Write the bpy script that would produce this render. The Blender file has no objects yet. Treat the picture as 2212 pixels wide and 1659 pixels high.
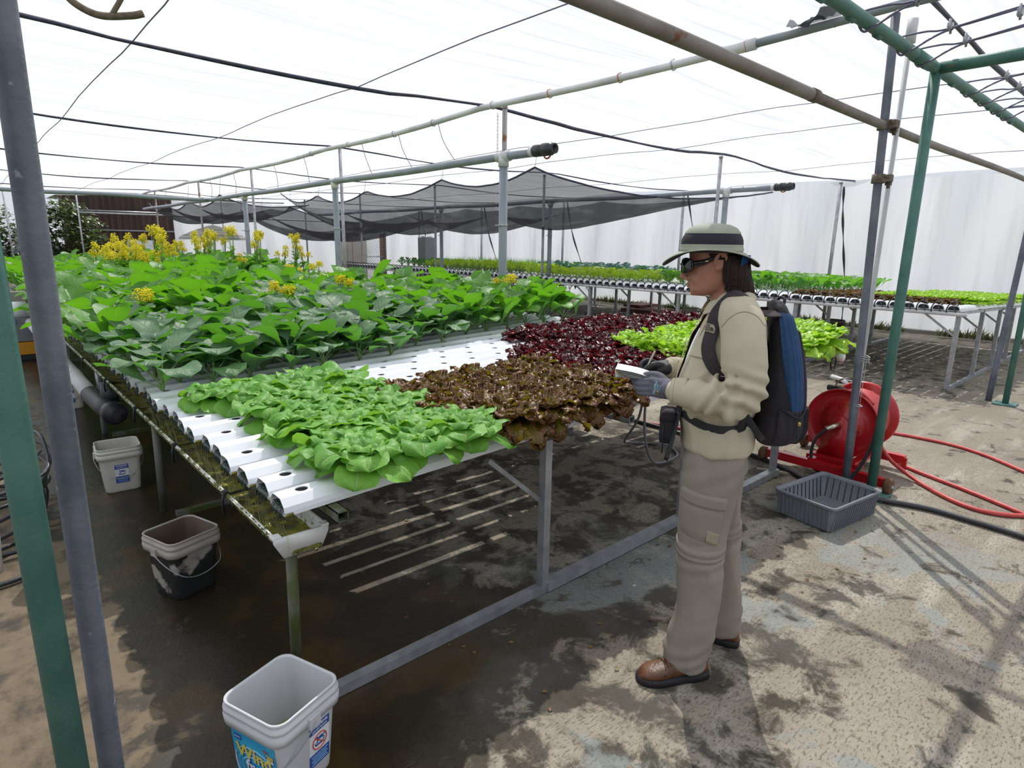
import bpy, math, random
import numpy as np
from mathutils import Vector, Matrix, noise as mnoise

scene = bpy.context.scene
COL = scene.collection
PI = math.pi

# ---------------------------------------------------------------- camera
cam = bpy.data.cameras.new('camera')
cam.sensor_width = 36.0
cam.lens = 1317.8 / 2212 * 36.0
cam.clip_start = 0.02
cam.clip_end = 300
cam_o = bpy.data.objects.new('camera', cam)
COL.objects.link(cam_o)
Rm = Matrix(((0.74708293, 0.13791921, -0.65026563), (-0.6645763, 0.17606312, -0.72618188), (0.01433337, 0.97466921, 0.22319159)))
cam_o.matrix_world = Matrix.Translation((0, 0, 1.6)) @ Rm.to_4x4()
scene.camera = cam_o

# ---------------------------------------------------------------- light
w = bpy.data.worlds.new('sky')
scene.world = w
w.use_nodes = True
wn = w.node_tree.nodes
wl = w.node_tree.links
bg = wn['Background']
bg.inputs[1].default_value = 0.9
tc = wn.new('ShaderNodeTexCoord')
sx = wn.new('ShaderNodeSeparateXYZ')
cr = wn.new('ShaderNodeValToRGB')
wl.new(tc.outputs['Generated'], sx.inputs[0])
wl.new(sx.outputs['Z'], cr.inputs[0])
cr.color_ramp.elements[0].position = 0.0
cr.color_ramp.elements[0].color = (0.78, 0.82, 0.87, 1)
cr.color_ramp.elements[1].position = 0.6
cr.color_ramp.elements[1].color = (0.62, 0.72, 0.90, 1)
wl.new(cr.outputs[0], bg.inputs[0])
sun = bpy.data.lights.new('sun', 'SUN')
sun.energy = 6.6
sun.angle = math.radians(0.55)
sun.color = (1.0, 0.965, 0.9)
so = bpy.data.objects.new('sun', sun)
COL.objects.link(so)
SUN = Vector((0.50, 0.49, 1.0)).normalized()
so.rotation_euler = SUN.to_track_quat('Z', 'Y').to_euler()
so.location = (6, 6, 12)
vs = scene.view_settings
vs.view_transform = 'Standard'
vs.look = 'None'
vs.gamma = 1
vs.exposure = 0.0
vs.use_curve_mapping = False
cy = scene.cycles
cy.max_bounces = 7
cy.diffuse_bounces = 3
cy.glossy_bounces = 3
cy.transmission_bounces = 5
cy.transparent_max_bounces = 14
cy.caustics_reflective = False
cy.caustics_refractive = False

# ---------------------------------------------------------------- helpers
def tag(o, label=None, cat=None, group=None, kind=None):
    if label: o['label'] = label
    if cat: o['category'] = cat
    if group: o['group'] = group
    if kind: o['kind'] = kind
    return o

def empty(name, loc=(0, 0, 0), rz=0.0, label=None, cat=None, group=None):
    o = bpy.data.objects.new(name, None)
    COL.objects.link(o)
    o.location = loc
    o.rotation_euler = (0, 0, rz)
    o.empty_display_size = 0.1
    return tag(o, label, cat, group)

def wloc(p):
    v = Vector((0, 0, 0))
    while p is not None:
        v += Vector(p.location)
        p = p.parent
    return v

def kids(o, table):
    return table.get(o, [])

def copy_tree(o, loc=None, rz=None, scale=None, parent=None, label=None, group=None):
    c = o.copy()
    COL.objects.link(c)
    if parent is not None: c.parent = parent
    if loc is not None: c.location = loc
    if rz is not None: c.rotation_euler[2] = rz
    if scale is not None: c.scale = (scale, scale, scale)
    if label: c['label'] = label
    if group: c['group'] = group
    for ch in CH.get(o.name, []):
        copy_tree(ch, parent=c)
    return c
CH = {}

class MB:
    """collects geometry; build() links it as one mesh object"""
    def __init__(s):
        s.V = []; s.F = []; s.S = []; s.A = []; s.n = 0
    def add(s, v, f, smooth=True, a=None):
        v = np.asarray(v, float)
        n = s.n
        s.V.append(v)
        s.F += [tuple(i + n for i in q) for q in f]
        s.S += [smooth] * len(f)
        s.A.append(np.zeros((len(v), 3)) if a is None else np.asarray(a, float))
        s.n += len(v)
        return s
    def box(s, c, d, rz=0, M=None):
        x, y, z = d[0] / 2, d[1] / 2, d[2] / 2
        v = np.array([(-x, -y, -z), (x, -y, -z), (x, y, -z), (-x, y, -z), (-x, -y, z), (x, -y, z), (x, y, z), (-x, y, z)])
        if M is not None: v = v @ np.array(M.to_3x3()).T
        if rz: v = v @ np.array(Matrix.Rotation(rz, 3, 'Z')).T
        return s.add(v + np.array(c), [(0, 3, 2, 1), (4, 5, 6, 7), (0, 1, 5, 4), (1, 2, 6, 5), (2, 3, 7, 6), (3, 0, 4, 7)], False)
    def beam(s, a, b, wd, hg):
        """square bar from a to b"""
        a = Vector(a); b = Vector(b); t = b - a; L = t.length
        M = t.to_track_quat('X', 'Z').to_matrix()
        return s.box((a + b) / 2, (L, wd, hg), M=M)
    def tube(s, pts, r, seg=10, cap=True, closed=False):
        P = [Vector(p) for p in pts]
        n = len(P)
        rr = r if hasattr(r, '__len__') else [r] * n
        V = []; F = []
        up = None
        for i, p in enumerate(P):
            if closed: t = P[(i + 1) % n] - P[i - 1]
            else: t = P[min(i + 1, n - 1)] - P[max(i - 1, 0)]
            t.normalize()
            if up is None:
                up = Vector((0, 0, 1)) if abs(t.z) < 0.9 else Vector((1, 0, 0))
            x = up.cross(t)
            if x.length < 1e-6: x = Vector((0, 1, 0)).cross(t)
            x.normalize(); y = t.cross(x); up = y
            for k in range(seg):
                q = 2 * PI * k / seg
                V.append(p + x * (rr[i] * math.cos(q)) + y * (rr[i] * math.sin(q)))
        m = n if closed else n - 1
        for i in range(m):
            for k in range(seg):
                a = i * seg + k; b = i * seg + (k + 1) % seg
                c = ((i + 1) % n) * seg + (k + 1) % seg; d = ((i + 1) % n) * seg + k
                F.append((a, b, c, d))
        if cap and not closed:
            F.append(tuple(range(seg - 1, -1, -1)))
            F.append(tuple(range((n - 1) * seg, n * seg)))
        return s.add([tuple(v) for v in V], F)
    def chain(s, pts, r, seg=14):
        """tube with round ends"""
        P = [Vector(p) for p in pts]
        rr = list(r) if hasattr(r, '__len__') else [r] * len(P)
        t0 = (P[0] - P[1]).normalized(); t1 = (P[-1] - P[-2]).normalized()
        pre = []; prr = []
        for a in (80, 55, 28):
            pre.append(P[0] + t0 * rr[0] * math.sin(math.radians(a))); prr.append(rr[0] * math.cos(math.radians(a)))
        post = []; por = []
        for a in (28, 55, 80):
            post.append(P[-1] + t1 * rr[-1] * math.sin(math.radians(a))); por.append(rr[-1] * math.cos(math.radians(a)))
        # resample middle smoothly
        return s.tube(pre + P + post, prr + rr + por, seg)
    def rings(s, R, cap0=True, cap1=True, closed=False):
        """R list of equal length point loops"""
        m = len(R[0]); V = []; F = []
        for r in R: V += [tuple(p) for p in r]
        for i in range(len(R) - 1):
            for k in range(m):
                F.append((i * m + k, i * m + (k + 1) % m, (i + 1) * m + (k + 1) % m, (i + 1) * m + k))
        if cap0: F.append(tuple(range(m - 1, -1, -1)))
        if cap1: F.append(tuple(range((len(R) - 1) * m, len(R) * m)))
        return s.add(V, F)
    def lathe(s, prof, seg=24, c=(0, 0, 0), axis='Z', sx=1, sy=1, cap=False):
        V = []; F = []
        for (r, z) in prof:
            for k in range(seg):
                a = 2 * PI * k / seg
                p = (r * math.cos(a) * sx, r * math.sin(a) * sy, z)
                if axis == 'X': p = (p[2], p[0], p[1])
                if axis == 'Y': p = (p[0], p[2], p[1])
                V.append((p[0] + c[0], p[1] + c[1], p[2] + c[2]))
        for i in range(len(prof) - 1):
            for k in range(seg):
                F.append((i * seg + k, i * seg + (k + 1) % seg, (i + 1) * seg + (k + 1) % seg, (i + 1) * seg + k))
        if cap:
            F.append(tuple(range(seg - 1, -1, -1))); F.append(tuple(range((len(prof) - 1) * seg, len(prof) * seg)))
        return s.add(V, F)
    def ellip(s, c, r, M=None, nu=16, nv=12):
        V = []; F = []
        for j in range(nv + 1):
            ph = PI * j / nv
            for i in range(nu):
                th = 2 * PI * i / nu
                v = Vector((r[0] * math.sin(ph) * math.cos(th), r[1] * math.sin(ph) * math.sin(th), r[2] * math.cos(ph)))
                if M is not None: v = M @ v
                V.append((v.x + c[0], v.y + c[1], v.z + c[2]))
        for j in range(nv):
            for i in range(nu):
                F.append((j * nu + i, (j + 1) * nu + i, (j + 1) * nu + (i + 1) % nu, j * nu + (i + 1) % nu))
        return s.add(V, F)
    def grid(s, P, a=None, smooth=True):
        """P array (nu,nv,3)"""
        P = np.asarray(P, float); nu, nv = P.shape[:2]
        F = [(i * nv + j, (i + 1) * nv + j, (i + 1) * nv + j + 1, i * nv + j + 1) for i in range(nu - 1) for j in range(nv - 1)]
        return s.add(P.reshape(-1, 3), F, smooth, None if a is None else np.asarray(a).reshape(-1, 3))
    def leaf(s, base, yaw, e0, e1, L, W, prof='oval', cup=0.15, ruf=0.0, rn=3, rp=2.0, nu=9, nv=7, pet=0.0, twist=0.0, ph=0.0, rnd=0.5, bend=1.0, edge=0.0):
        """leaf blade; pet = share of length that is bare stalk side"""
        u = np.linspace(0, 1, nu); v = np.linspace(-1, 1, nv)
        el = np.radians(e0 + (e1 - e0) * u ** bend)
        ds = L / (nu - 1)
        r = np.concatenate([[0], np.cumsum(np.cos((el[1:] + el[:-1]) / 2) * ds)])
        z = np.concatenate([[0], np.cumsum(np.sin((el[1:] + el[:-1]) / 2) * ds)])
        ub = np.clip((u - pet) / (1 - pet), 0, 1)
        if prof == 'oval': wd = np.sin(PI * np.clip(ub, 0, 1) ** 0.8) ** 0.65
        elif prof == 'fan': wd = (0.25 + 0.75 * ub ** 0.8) * np.sqrt(np.clip(1 - ub ** 7, 0, 1))
        elif prof == 'spoon': wd = (0.15 + 0.85 * np.sin(PI / 2 * np.clip(ub * 1.35, 0, 1)) ** 1.3) * np.sqrt(np.clip(1 - ub ** 5, 0, 1))
        elif prof == 'point': wd = np.sin(PI * ub ** 0.7) ** 0.8 * (1 - 0.25 * ub)
        else: wd = np.sin(PI * ub) ** 0.5
        wd = np.maximum(wd, 0.02)
        U, V = np.meshgrid(u, v, indexing='ij')
        lat = V * (wd * W)[:, None]
        up = cup * W * (np.abs(V) ** 2) * wd[:, None]
        if ruf: up = up + ruf * np.sin(rn * PI * (U * 1.7 + 0.15 * V) + ph + np.where(V > 0, 0, 2.1)) * np.abs(V) ** rp
        if ruf: up = up + ruf * 0.8 * np.sin(rn * PI * V * 0.9 + ph * 1.7) * (U ** 3)
        if edge: lat = lat * (1 + edge * np.sin(rn * 4.1 * PI * U + ph) * np.abs(V) ** 3)
        tw = twist * U
        la = lat * np.cos(tw) - up * np.sin(tw); upn = up * np.cos(tw) + lat * np.sin(tw)
        ce, se = np.cos(el)[:, None], np.sin(el)[:, None]
        R = r[:, None] - se * upn; Z = z[:, None] + ce * upn
        if edge: R = R + edge * L * .22 * np.sin(5.3 * PI * V + ph) * U ** 4 * ce; Z = Z + edge * L * .22 * np.sin(5.3 * PI * V + ph) * U ** 4 * se
        cyw, syw = math.cos(yaw), math.sin(yaw)
        X = base[0] + R * cyw - la * syw; Y = base[1] + R * syw + la * cyw; Zz = base[2] + Z
        A = np.stack([U, np.abs(V), np.full_like(U, rnd)], -1)
        s.grid(np.stack([X, Y, Zz], -1), A)
        return s
    def build(s, name, mat, parent=None, loc=None, origin=True, attr=False, data_only=False):
        V = np.concatenate(s.V) if s.V else np.zeros((0, 3))
        off = Vector((0, 0, 0))
        if loc is not None:                      # geometry already local
            o_loc = loc
        elif parent is not None:
            off = wloc(parent); o_loc = (0, 0, 0)
            V = V - np.array(off)
        elif origin:
            mn = V.min(0); mx = V.max(0)
            o_loc = ((mn[0] + mx[0]) / 2, (mn[1] + mx[1]) / 2, mn[2])
            V = V - np.array(o_loc)
        else:
            o_loc = (0, 0, 0)
        me = bpy.data.meshes.new(name)
        me.from_pydata(V.tolist(), [], s.F)
        me.polygons.foreach_set('use_smooth', s.S)
        if attr:
            at = me.attributes.new('leaf', 'FLOAT_VECTOR', 'POINT')
            at.data.foreach_set('vector', np.concatenate(s.A).astype('f').ravel())
        me.materials.append(mat)
        me.update()
        if data_only: return me
        o = bpy.data.objects.new(name, me)
        COL.objects.link(o)
        o.location = o_loc
        if parent is not None:
            o.parent = parent
            CH.setdefault(parent.name, []).append(o)
        return o

def remesh(mb, voxel, smooth=2, fn=None, factor=0.5):
    """union of overlapping shapes as one continuous skin -> MB"""
    me = bpy.data.meshes.new('tmp'); me.from_pydata(np.concatenate(mb.V).tolist(), [], mb.F)
    o = bpy.data.objects.new('tmp', me); COL.objects.link(o)
    m = o.modifiers.new('r', 'REMESH'); m.mode = 'VOXEL'; m.voxel_size = voxel
    if smooth:
        q = o.modifiers.new('s', 'SMOOTH'); q.iterations = smooth; q.factor = factor
    dg = bpy.context.evaluated_depsgraph_get(); dg.update()
    ev = bpy.data.meshes.new_from_object(o.evaluated_get(dg))
    n = len(ev.vertices)
    V = np.empty(n * 3); ev.vertices.foreach_get('co', V); V = V.reshape(-1, 3)
    N = np.empty(n * 3); ev.vertices.foreach_get('normal', N); N = N.reshape(-1, 3)
    F = [tuple(p.vertices) for p in ev.polygons]
    bpy.data.objects.remove(o); bpy.data.meshes.remove(me); bpy.data.meshes.remove(ev)
    if fn is not None: V = fn(V, N)
    out = MB(); out.add(V, F)
    return out

def smooth_path(pts, n=8):
    """Catmull-Rom"""
    P = [Vector(p) for p in pts]
    P = [P[0] * 2 - P[1]] + P + [P[-1] * 2 - P[-2]]
    out = []
    for i in range(1, len(P) - 2):
        for k in range(n):
            t = k / n
            a, b, c, d = P[i - 1], P[i], P[i + 1], P[i + 2]
            out.append(0.5 * ((2 * b) + (c - a) * t + (2 * a - 5 * b + 4 * c - d) * t * t + (3 * b - a - 3 * c + d) * t ** 3))
    out.append(P[-2])
    return out

# ---------------------------------------------------------------- materials
MATS = {}
def new_mat(name):
    m = bpy.data.materials.new(name); m.use_nodes = True
    MATS[name] = m
    nt = m.node_tree
    return m, nt.nodes, nt.links, nt.nodes['Principled BSDF']

def rgba(c): return (c[0], c[1], c[2], 1)

def mat(name, c, rough=0.5, metal=0.0, c2=None, scale=8.0, contrast=(0.35, 0.65), bump=0.0, bscale=40.0, spec=0.5, stretch=None, detail=5.0, c3=None, s3=2.0, r3=(0.55, 0.65), trans=0.0, coat=0.0, coord='Object'):
    m, N, L, p = new_mat(name)
    p.inputs['Base Color'].default_value = rgba(c)
    p.inputs['Roughness'].default_value = rough
    p.inputs['Metallic'].default_value = metal
    p.inputs['Specular IOR Level'].default_value = spec
    if coat: p.inputs['Coat Weight'].default_value = coat
    t = N.new('ShaderNodeTexCoord'); vec = t.outputs[coord]
    if stretch:
        mp = N.new('ShaderNodeMapping'); mp.inputs['Scale'].default_value = stretch
        L.new(vec, mp.inputs[0]); vec = mp.outputs[0]
    out = None
    if c2 is not None:
        n = N.new('ShaderNodeTexNoise'); n.inputs['Scale'].default_value = scale; n.inputs['Detail'].default_value = detail
        L.new(vec, n.inputs['Vector'])
        r = N.new('ShaderNodeValToRGB')
        r.color_ramp.elements[0].position = contrast[0]; r.color_ramp.elements[1].position = contrast[1]
        r.color_ramp.elements[0].color = rgba(c); r.color_ramp.elements[1].color = rgba(c2)
        L.new(n.outputs['Fac'], r.inputs[0]); out = r.outputs[0]
        if c3 is not None:
            n3 = N.new('ShaderNodeTexNoise'); n3.inputs['Scale'].default_value = s3; n3.inputs['Detail'].default_value = 8
            L.new(vec, n3.inputs['Vector'])
            rr = N.new('ShaderNodeMapRange'); rr.inputs[1].default_value = r3[0]; rr.inputs[2].default_value = r3[1]
            L.new(n3.outputs['Fac'], rr.inputs[0])
            mx = N.new('ShaderNodeMixRGB'); L.new(rr.outputs[0], mx.inputs[0]); L.new(out, mx.inputs[1]); mx.inputs[2].default_value = rgba(c3)
            out = mx.outputs[0]
        L.new(out, p.inputs['Base Color'])
    if bump:
        b = N.new('ShaderNodeBump'); b.inputs['Strength'].default_value = bump; b.inputs['Distance'].default_value = 0.01
        n2 = N.new('ShaderNodeTexNoise'); n2.inputs['Scale'].default_value = bscale; n2.inputs['Detail'].default_value = 6
        L.new(vec, n2.inputs['Vector']); L.new(n2.outputs['Fac'], b.inputs['Height']); L.new(b.outputs[0], p.inputs['Normal'])
    if trans:
        tr = N.new('ShaderNodeBsdfTranslucent'); tr.inputs[0].default_value = rgba(c)
        if out is not None: L.new(out, tr.inputs[0])
        ms = N.new('ShaderNodeMixShader'); ms.inputs[0].default_value = trans
        L.new(p.outputs[0], ms.inputs[1]); L.new(tr.outputs[0], ms.inputs[2])
        L.new(ms.outputs[0], N['Material Output'].inputs[0])
    return m

def leaf_mat(name, c, c2, rib, tcol, rough=0.45, tr=0.35, spec=0.5, edge=None, edge_at=0.7, bump=0.4, bscale=28, vein=0.35, nscale=9.0, coat=0.0):
    m, N, L, p = new_mat(name)
    at = N.new('ShaderNodeAttribute'); at.attribute_name = 'leaf'
    sp = N.new('ShaderNodeSeparateXYZ'); L.new(at.outputs['Vector'], sp.inputs[0])
    oi = N.new('ShaderNodeObjectInfo')
    t = N.new('ShaderNodeTexCoord')
    n = N.new('ShaderNodeTexNoise'); n.inputs['Scale'].default_value = nscale; n.inputs['Detail'].default_value = 4
    L.new(t.outputs['Object'], n.inputs['Vector'])
    # variation factor
    ad = N.new('ShaderNodeMath'); ad.operation = 'ADD'; L.new(n.outputs['Fac'], ad.inputs[0])
    ml = N.new('ShaderNodeMath'); ml.operation = 'MULTIPLY_ADD'; L.new(sp.outputs['Z'], ml.inputs[0]); ml.inputs[1].default_value = 0.6; ml.inputs[2].default_value = -0.3
    L.new(ml.outputs[0], ad.inputs[1])
    ad2 = N.new('ShaderNodeMath'); ad2.operation = 'MULTIPLY_ADD'; L.new(oi.outputs['Random'], ad2.inputs[0]); ad2.inputs[1].default_value = 0.3; L.new(ad.outputs[0], ad2.inputs[2])
    mr = N.new('ShaderNodeMapRange'); mr.inputs[1].default_value = 0.4; mr.inputs[2].default_value = 0.95; L.new(ad2.outputs[0], mr.inputs[0])
    mx = N.new('ShaderNodeMixRGB'); L.new(mr.outputs[0], mx.inputs[0]); mx.inputs[1].default_value = rgba(c); mx.inputs[2].default_value = rgba(c2)
    col = mx.outputs[0]
    if edge is not None:
        me_ = N.new('ShaderNodeMath'); me_.operation = 'MAXIMUM'; L.new(sp.outputs['X'], me_.inputs[0]); L.new(sp.outputs['Y'], me_.inputs[1])
        an = N.new('ShaderNodeMath'); an.operation = 'MULTIPLY_ADD'; L.new(n.outputs['Fac'], an.inputs[0]); an.inputs[1].default_value = 0.9; L.new(me_.outputs[0], an.inputs[2])
        er = N.new('ShaderNodeMapRange'); er.inputs[1].default_value = edge_at + 0.25; er.inputs[2].default_value = edge_at + 0.65; L.new(an.outputs[0], er.inputs[0])
        m2 = N.new('ShaderNodeMixRGB'); L.new(er.outputs[0], m2.inputs[0]); L.new(col, m2.inputs[1]); m2.inputs[2].default_value = rgba(edge); col = m2.outputs[0]
    # midrib and side veins
    rb = N.new('ShaderNodeMapRange'); rb.inputs[1].default_value = 0.0; rb.inputs[2].default_value = 0.09; rb.inputs[3].default_value = 1; rb.inputs[4].default_value = 0
    L.new(sp.outputs['Y'], rb.inputs[0])
    vv = N.new('ShaderNodeMath'); vv.operation = 'MULTIPLY_ADD'; L.new(sp.outputs['Y'], vv.inputs[0]); vv.inputs[1].default_value = -0.28; L.new(sp.outputs['X'], vv.inputs[2])
    v2 = N.new('ShaderNodeMath'); v2.operation = 'MULTIPLY'; L.new(vv.outputs[0], v2.inputs[0]); v2.inputs[1].default_value = 44
    v3 = N.new('ShaderNodeMath'); v3.operation = 'SINE'; L.new(v2.outputs[0], v3.inputs[0])
    v4 = N.new('ShaderNodeMapRange'); v4.inputs[1].default_value = 0.9; v4.inputs[2].default_value = 1.0; L.new(v3.outputs[0], v4.inputs[0]); v4.inputs[4].default_value = vein
    mxv = N.new('ShaderNodeMath'); mxv.operation = 'MAXIMUM'; L.new(rb.outputs[0], mxv.inputs[0]); L.new(v4.outputs[0], mxv.inputs[1])
    m3 = N.new('ShaderNodeMixRGB'); L.new(mxv.outputs[0], m3.inputs[0]); L.new(col, m3.inputs[1]); m3.inputs[2].default_value = rgba(rib)
    L.new(m3.outputs[0], p.inputs['Base Color'])
    p.inputs['Roughness'].default_value = rough
    p.inputs['Specular IOR Level'].default_value = spec
    if coat: p.inputs['Coat Weight'].default_value = coat; p.inputs['Coat Roughness'].default_value = 0.25
    if bump:
        b = N.new('ShaderNodeBump'); b.inputs['Strength'].default_value = bump; b.inputs['Distance'].default_value = 0.006
        nb = N.new('ShaderNodeTexNoise'); nb.inputs['Scale'].default_value = bscale; nb.inputs['Detail'].default_value = 3
        L.new(t.outputs['Object'], nb.inputs['Vector'])
        sb = N.new('ShaderNodeMath'); sb.operation = 'SUBTRACT'; L.new(nb.outputs['Fac'], sb.inputs[0]); L.new(mxv.outputs[0], sb.inputs[1])
        L.new(sb.outputs[0], b.inputs['Height']); L.new(b.outputs[0], p.inputs['Normal'])
    trn = N.new('ShaderNodeBsdfTranslucent'); trn.inputs[0].default_value = rgba(tcol)
    ms = N.new('ShaderNodeMixShader'); ms.inputs[0].default_value = tr
    L.new(p.outputs[0], ms.inputs[1]); L.new(trn.outputs[0], ms.inputs[2]); L.new(ms.outputs[0], N['Material Output'].inputs[0])
    return m

def cloth_mat(name, c, transp, transl, diff, c2=None, streak=(0.4, 14, 1), rough=1.0, lo=0.45, hi=0.6):
    """shade cloth: part see-through, part glowing with the light behind, part reflecting"""
    m, N, L, p = new_mat(name)
    N.remove(p)
    t = N.new('ShaderNodeTexCoord')
    mp = N.new('ShaderNodeMapping'); mp.inputs['Scale'].default_value = streak; L.new(t.outputs['Object'], mp.inputs[0])
    n = N.new('ShaderNodeTexNoise'); n.inputs['Scale'].default_value = 1.6; n.inputs['Detail'].default_value = 9; L.new(mp.outputs[0], n.inputs['Vector'])
    r = N.new('ShaderNodeValToRGB'); r.color_ramp.elements[0].position = lo; r.color_ramp.elements[1].position = hi
    r.color_ramp.elements[0].color = rgba(c); r.color_ramp.elements[1].color = rgba(c2 or c)
    L.new(n.outputs['Fac'], r.inputs[0])
    a = N.new('ShaderNodeBsdfTransparent'); b = N.new('ShaderNodeBsdfTranslucent'); d = N.new('ShaderNodeBsdfDiffuse')
    L.new(r.outputs[0], b.inputs[0]); L.new(r.outputs[0], d.inputs[0])
    m1 = N.new('ShaderNodeMixShader'); m1.inputs[0].default_value = diff / (transl + diff); L.new(b.outputs[0], m1.inputs[1]); L.new(d.outputs[0], m1.inputs[2])
    m2 = N.new('ShaderNodeMixShader'); m2.inputs[0].default_value = transp; L.new(m1.outputs[0], m2.inputs[1]); L.new(a.outputs[0], m2.inputs[2])
    L.new(m2.outputs[0], N['Material Output'].inputs[0])
    return m

M_ROOF = cloth_mat('roof shade cloth', (0.84, 0.84, 0.84), 0.47, 0.8, 0.2, c2=(0.46, 0.45, 0.45), streak=(0.22, 7.0, 1), lo=0.42, hi=0.80)
M_WALLC = cloth_mat('white wall sheeting', (0.70, 0.72, 0.755), 0.08, 0.5, 0.5, c2=(0.60, 0.62, 0.65), streak=(1, 3, 0.3), lo=0.5, hi=0.7)
M_NET = cloth_mat('black shade net', (0.035, 0.035, 0.04), 0.24, 0.3, 0.7, c2=(0.10, 0.10, 0.11), streak=(1.3, 1.3, 1), lo=0.55, hi=0.68)
M_ROPE = mat('black seam rope', (0.02, 0.018, 0.035), 0.5, c2=(0.05, 0.05, 0.1), scale=20)
M_WIRE = mat('grey steel wire', (0.16, 0.15, 0.22), 0.5, 0.4)
M_GALV = mat('galvanised steel', (0.30, 0.31, 0.33), 0.45, 0.55, c2=(0.42, 0.43, 0.45), scale=14, bump=0.08)
M_GALVD = mat('dull scaffold steel', (0.10, 0.115, 0.145), 0.62, 0.3, c2=(0.17, 0.185, 0.22), scale=6, contrast=(0.35, 0.62), bump=0.25, bscale=60, c3=(0.33, 0.34, 0.36), s3=17, r3=(0.68, 0.72))
M_SCAF = mat('weathered scaffold pipe', (0.17, 0.15, 0.13), 0.6, 0.35, c2=(0.24, 0.22, 0.20), scale=5, bump=0.2, bscale=50, c3=(0.16, 0.07, 0.03), s3=6, r3=(0.66, 0.7))
M_GREEN = mat('green painted steel', (0.045, 0.14, 0.115), 0.55, 0, c2=(0.075, 0.19, 0.155), scale=7, bump=0.15, bscale=90, c3=(0.20, 0.17, 0.10), s3=6, r3=(0.70, 0.73))
M_PVCG = mat('grey pvc pipe', (0.20, 0.235, 0.265), 0.42, 0, c2=(0.26, 0.29, 0.32), scale=4)
M_PVCW = mat('white pvc pipe', (0.68, 0.68, 0.70), 0.4, 0, c2=(0.50, 0.50, 0.50), scale=3, stretch=(1, 1, 1))
M_PVCD = mat('dark pvc fitting', (0.028, 0.03, 0.036), 0.45)
M_ORNG = mat('orange valve handle', (0.5, 0.13, 0.06), 0.5)
M_CHAN = mat('white channel plastic', (0.82, 0.84, 0.88), 0.32, 0, c2=(0.76, 0.78, 0.83), scale=3)
M_CHIN = mat('dark wet root mat', (0.012, 0.03, 0.02), 0.25, 0, c2=(0.04, 0.12, 0.06), scale=60, contrast=(0.45, 0.6), bump=1.0, bscale=150)
M_ALGAE = mat('algae water', (0.06, 0.052, 0.004), 0.10, 0, c2=(0.24, 0.22, 0.012), scale=18, contrast=(0.42, 0.66), bump=0.9, bscale=70, c3=(0.33, 0.36, 0.02), s3=26, r3=(0.58, 0.66))
M_GUT = mat('stained white gutter', (0.70, 0.70, 0.66), 0.45, 0, c2=(0.50, 0.50, 0.42), scale=8, c3=(0.10, 0.11, 0.02), s3=14, r3=(0.56, 0.60))
M_GUTC = mat('clean white end cap', (0.74, 0.74, 0.72), 0.45, 0, c2=(0.66, 0.65, 0.62), scale=6)
M_MOSSY = mat('mossy galvanised post', (0.14, 0.145, 0.12), 0.6, 0.2, c2=(0.07, 0.085, 0.02), scale=12, contrast=(0.42, 0.56), stretch=(1, 1, .35), bump=0.3)
M_BLK = mat('black rubber', (0.012, 0.012, 0.016), 0.5)
M_BLKH = mat('black hose plastic', (0.018, 0.018, 0.024), 0.38, c2=(0.03, 0.03, 0.035), scale=10)
M_RED = mat('red enamel', (0.42, 0.006, 0.012), 0.32, 0, c2=(0.50, 0.012, 0.018), scale=4, c3=(0.10, 0.03, 0.015), s3=7, r3=(0.68, 0.74), coat=0.3)
M_REDH = mat('red rubber hose', (0.48, 0.045, 0.05), 0.5, c2=(0.55, 0.09, 0.08), scale=20)
M_RUST = mat('rusty wheel', (0.10, 0.045, 0.02), 0.85, c2=(0.17, 0.09, 0.05), scale=40)
M_TRAY = mat('grey tray plastic', (0.15, 0.165, 0.185), 0.5, c2=(0.18, 0.19, 0.21), scale=8)
M_BUCK = mat('white bucket plastic', (0.70, 0.70, 0.72), 0.35, c2=(0.66, 0.67, 0.68), scale=5, trans=0.22)
M_BUCK3 = mat('cream bucket plastic', (0.62, 0.60, 0.54), 0.45, c2=(0.55, 0.53, 0.47), scale=5)
M_BUCKD = mat('grimy bucket plastic', (0.33, 0.30, 0.25), 0.6, c2=(0.42, 0.45, 0.48), scale=7, contrast=(0.4, 0.62), bump=0.3, c3=(0.010, 0.011, 0.010), s3=4.2, r3=(0.40, 0.43))
M_BUCKR = mat('dusty grey plastic', (0.33, 0.295, 0.25), 0.6, c2=(0.40, 0.37, 0.33), scale=9)
M_BUCKI = mat('brown stained plastic', (0.12, 0.085, 0.06), 0.7, c2=(0.18, 0.135, 0.10), scale=6)

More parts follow.
